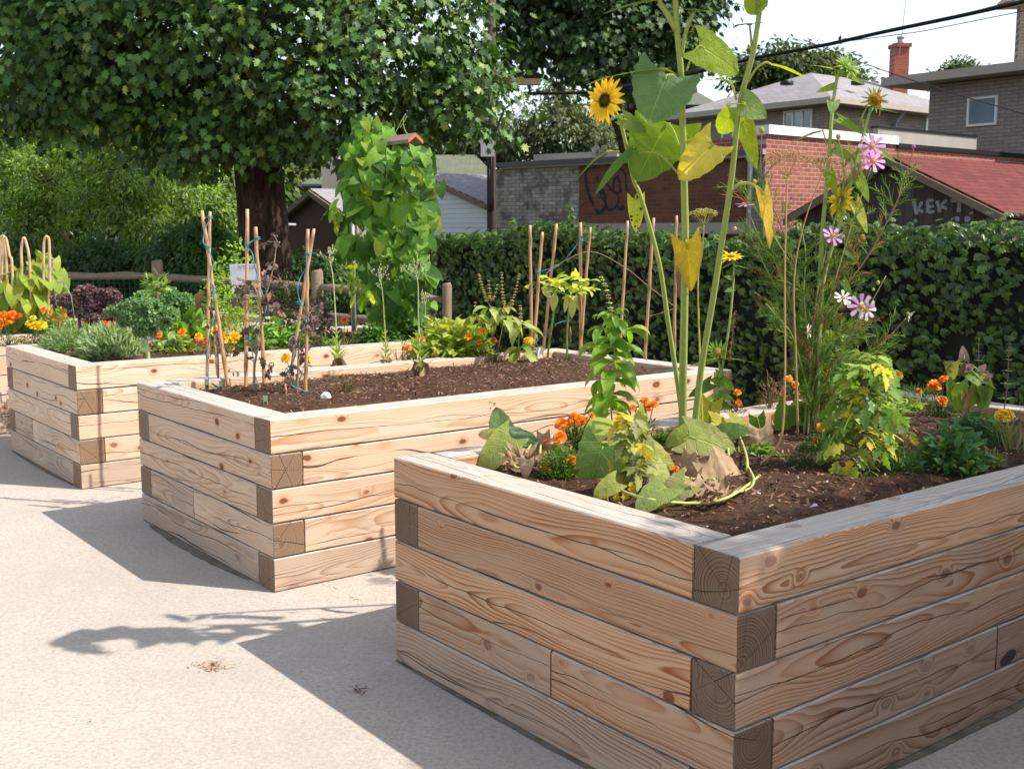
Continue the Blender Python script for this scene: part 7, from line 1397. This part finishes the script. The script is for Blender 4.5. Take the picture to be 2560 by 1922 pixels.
# ------------------------------------------------------------ farthest planter at the left
YD = 9.1; rg = np.random.default_rng(580)
r = thing('climbing_beans', 'yellow green bean plants climbing bent canes at the far left', 'bean vine', at(70, 850, YD)); m = MB(); P = []
for (px, py, rx, ry, n) in [(30, 690, 40, 30, 26), (80, 690, 50, 36, 34), (110, 660, 30, 30, 12), (60, 740, 66, 44, 54), (110, 740, 40, 40, 26), (140, 690, 20, 40, 8), (40, 790, 50, 30, 24), (100, 790, 40, 26, 18), (-40, 730, 60, 60, 40), (20, 740, 40, 40, 20)]:
    u = runit(rg, n); P.append(at(px, py, YD)+u*A(rx, rx*.8, ry)*YD/FPX*(rg.random((n, 1))**.4))
P = np.concatenate(P); n = len(P); cx = at(60, 740, YD); out = nrm(P-cx); d = out*.5+A(0, -.1, -1.)+runit(rg, n)*.5; up = out*.5+A(.1, -.7, .6)+runit(rg, n)*.4
m.scatter(T['heart'][0], T['heart'][1], P, frame(d, up), rg.uniform(.11, .19, n), cols(rg, n, [(.30, .40, .05), (.20, .34, .04), (.38, .44, .06)], .15), T['heart'][2]); m.build('foliage', M['big'], r)
for i, (lab, pts) in enumerate([('bent cane hoop right of the bean leaves', [(109, 720), (109, 658), (110, 610), (114, 594), (119, 593), (123, 606), (124, 663), (124, 718), (116, 850)]), ('bent cane hoop in the middle of the bean leaves', [(54, 720), (54, 656), (53, 629), (57, 600), (61, 596), (66, 610), (72, 638), (76, 700), (78, 800)]),
                                ('leftmost bent cane in the bundle at the left edge', [(2, 850), (2, 640), (0, 600), (6, 592), (12, 610), (18, 700)]), ('second bent cane in the bundle at the left edge', [(5, 700), (8, 630), (11, 598), (16, 600), (24, 640), (30, 660), (34, 800)]), ('tall bent cane in the bundle leaning left', [(-8, 760), (2, 660), (6, 600), (10, 592), (14, 620), (18, 690), (20, 800)])]):
    m = MB(); P = curve(P3(pts, YD-.1), 5); rr = np.full(len(P), .0115); cc = np.tile(A(.48, .32, .18), (len(P), 1)); rr[4::9] *= 1.2; cc[4::9] *= .6; m.tube(P, rr, 8, cc); tag(m.build('bent_cane', M['cane'], None, P[0]), lab, 'bamboo stake', 'bent bamboo canes')
marigold('marigold with large orange flowers at the left edge', 22, 868, [(6, 806, 14, OR), (22, 800, 15, (.88, .3, .01)), (30, 788, 12, (.8, .16, .01)), (8, 786, 9, OR), (46, 792, 11, (.75, .14, .01)), (2, 792, 12, OR)], 62, 54, (.05, .11, .04), 620, 581, z=.70)
marigold('marigold with three yellow flowers in the farthest planter', 88, 866, [(75, 808, 11, YE), (88, 813, 13, YE), (103, 813, 13, YE), (83, 795, 8, (.6, .6, .03)), (137, 755, 10, YE)], 46, 44, (.07, .15, .04), 420, 582, z=.70)
r, b, s = clump('nasturtium_plant', 'nasturtium with scattered orange red flowers left of the purple kale', 'nasturtium', 150, 850, 60, 70, 240, 'round', .045, [(.17, .30, .06), (.26, .38, .10)], 583, z=.70, ry=40); rg = np.random.default_rng(6)
flowers(r, [(160, 768, 9, (.9, .25, .01)), (165, 766, 7, (.8, .08, .01)), (152, 790, 9, (.9, .3, .02)), (160, 790, 8, (.9, .3, .02)), (130, 795, 9, (.9, .22, .02)), (150, 806, 9, (.9, .25, .03)), (125, 780, 6, OR), (108, 774, 8, (.85, .12, .01))], s, b[1], rg)
r, b, s = clump('nasturtium_plant', 'nasturtium with red flowers showing between the purple kale stalks', 'nasturtium', 245, 845, 50, 60, 120, 'round', .04, [(.17, .30, .06)], 584, z=.70, ry=30)
flowers(r, [(240, 780, 9, (.9, .14, .01)), (247, 785, 8, (.85, .08, .01)), (222, 811, 8, (.85, .1, .01)), (212, 806, 7, OR), (266, 808, 9, (.9, .16, .02)), (232, 782, 7, OR)], s, b[1], rg)
for lab, pts in (('lavender flower stalk bending over the purple kale', [(178, 740), (168, 722), (160, 708), (150, 705), (144, 707)]), ('upright lavender flower stalk at the left fence rail', [(132, 700), (133, 680), (131, 660), (131, 648)])):
    rg = np.random.default_rng(len(pts)); P = curve(P3(pts, 7.6), 6); m = MB(); m.tube(np.concatenate([[P[0]-A(-.02, 0, .2)], P]), .0022, 5, (.25, .32, .2)); k = 50; i_ = rg.integers(len(P)//3, len(P), k)
    m.scatter(T['ov'][0], T['ov'][1], P[i_], frame(runit(rg, k), runit(rg, k)), .012, cols(rg, k, (.28, .2, .45), .2)); tag(m.build('lavender_stalk', M['stem'], None, P[0]), lab, 'lavender', 'lavender stalks')
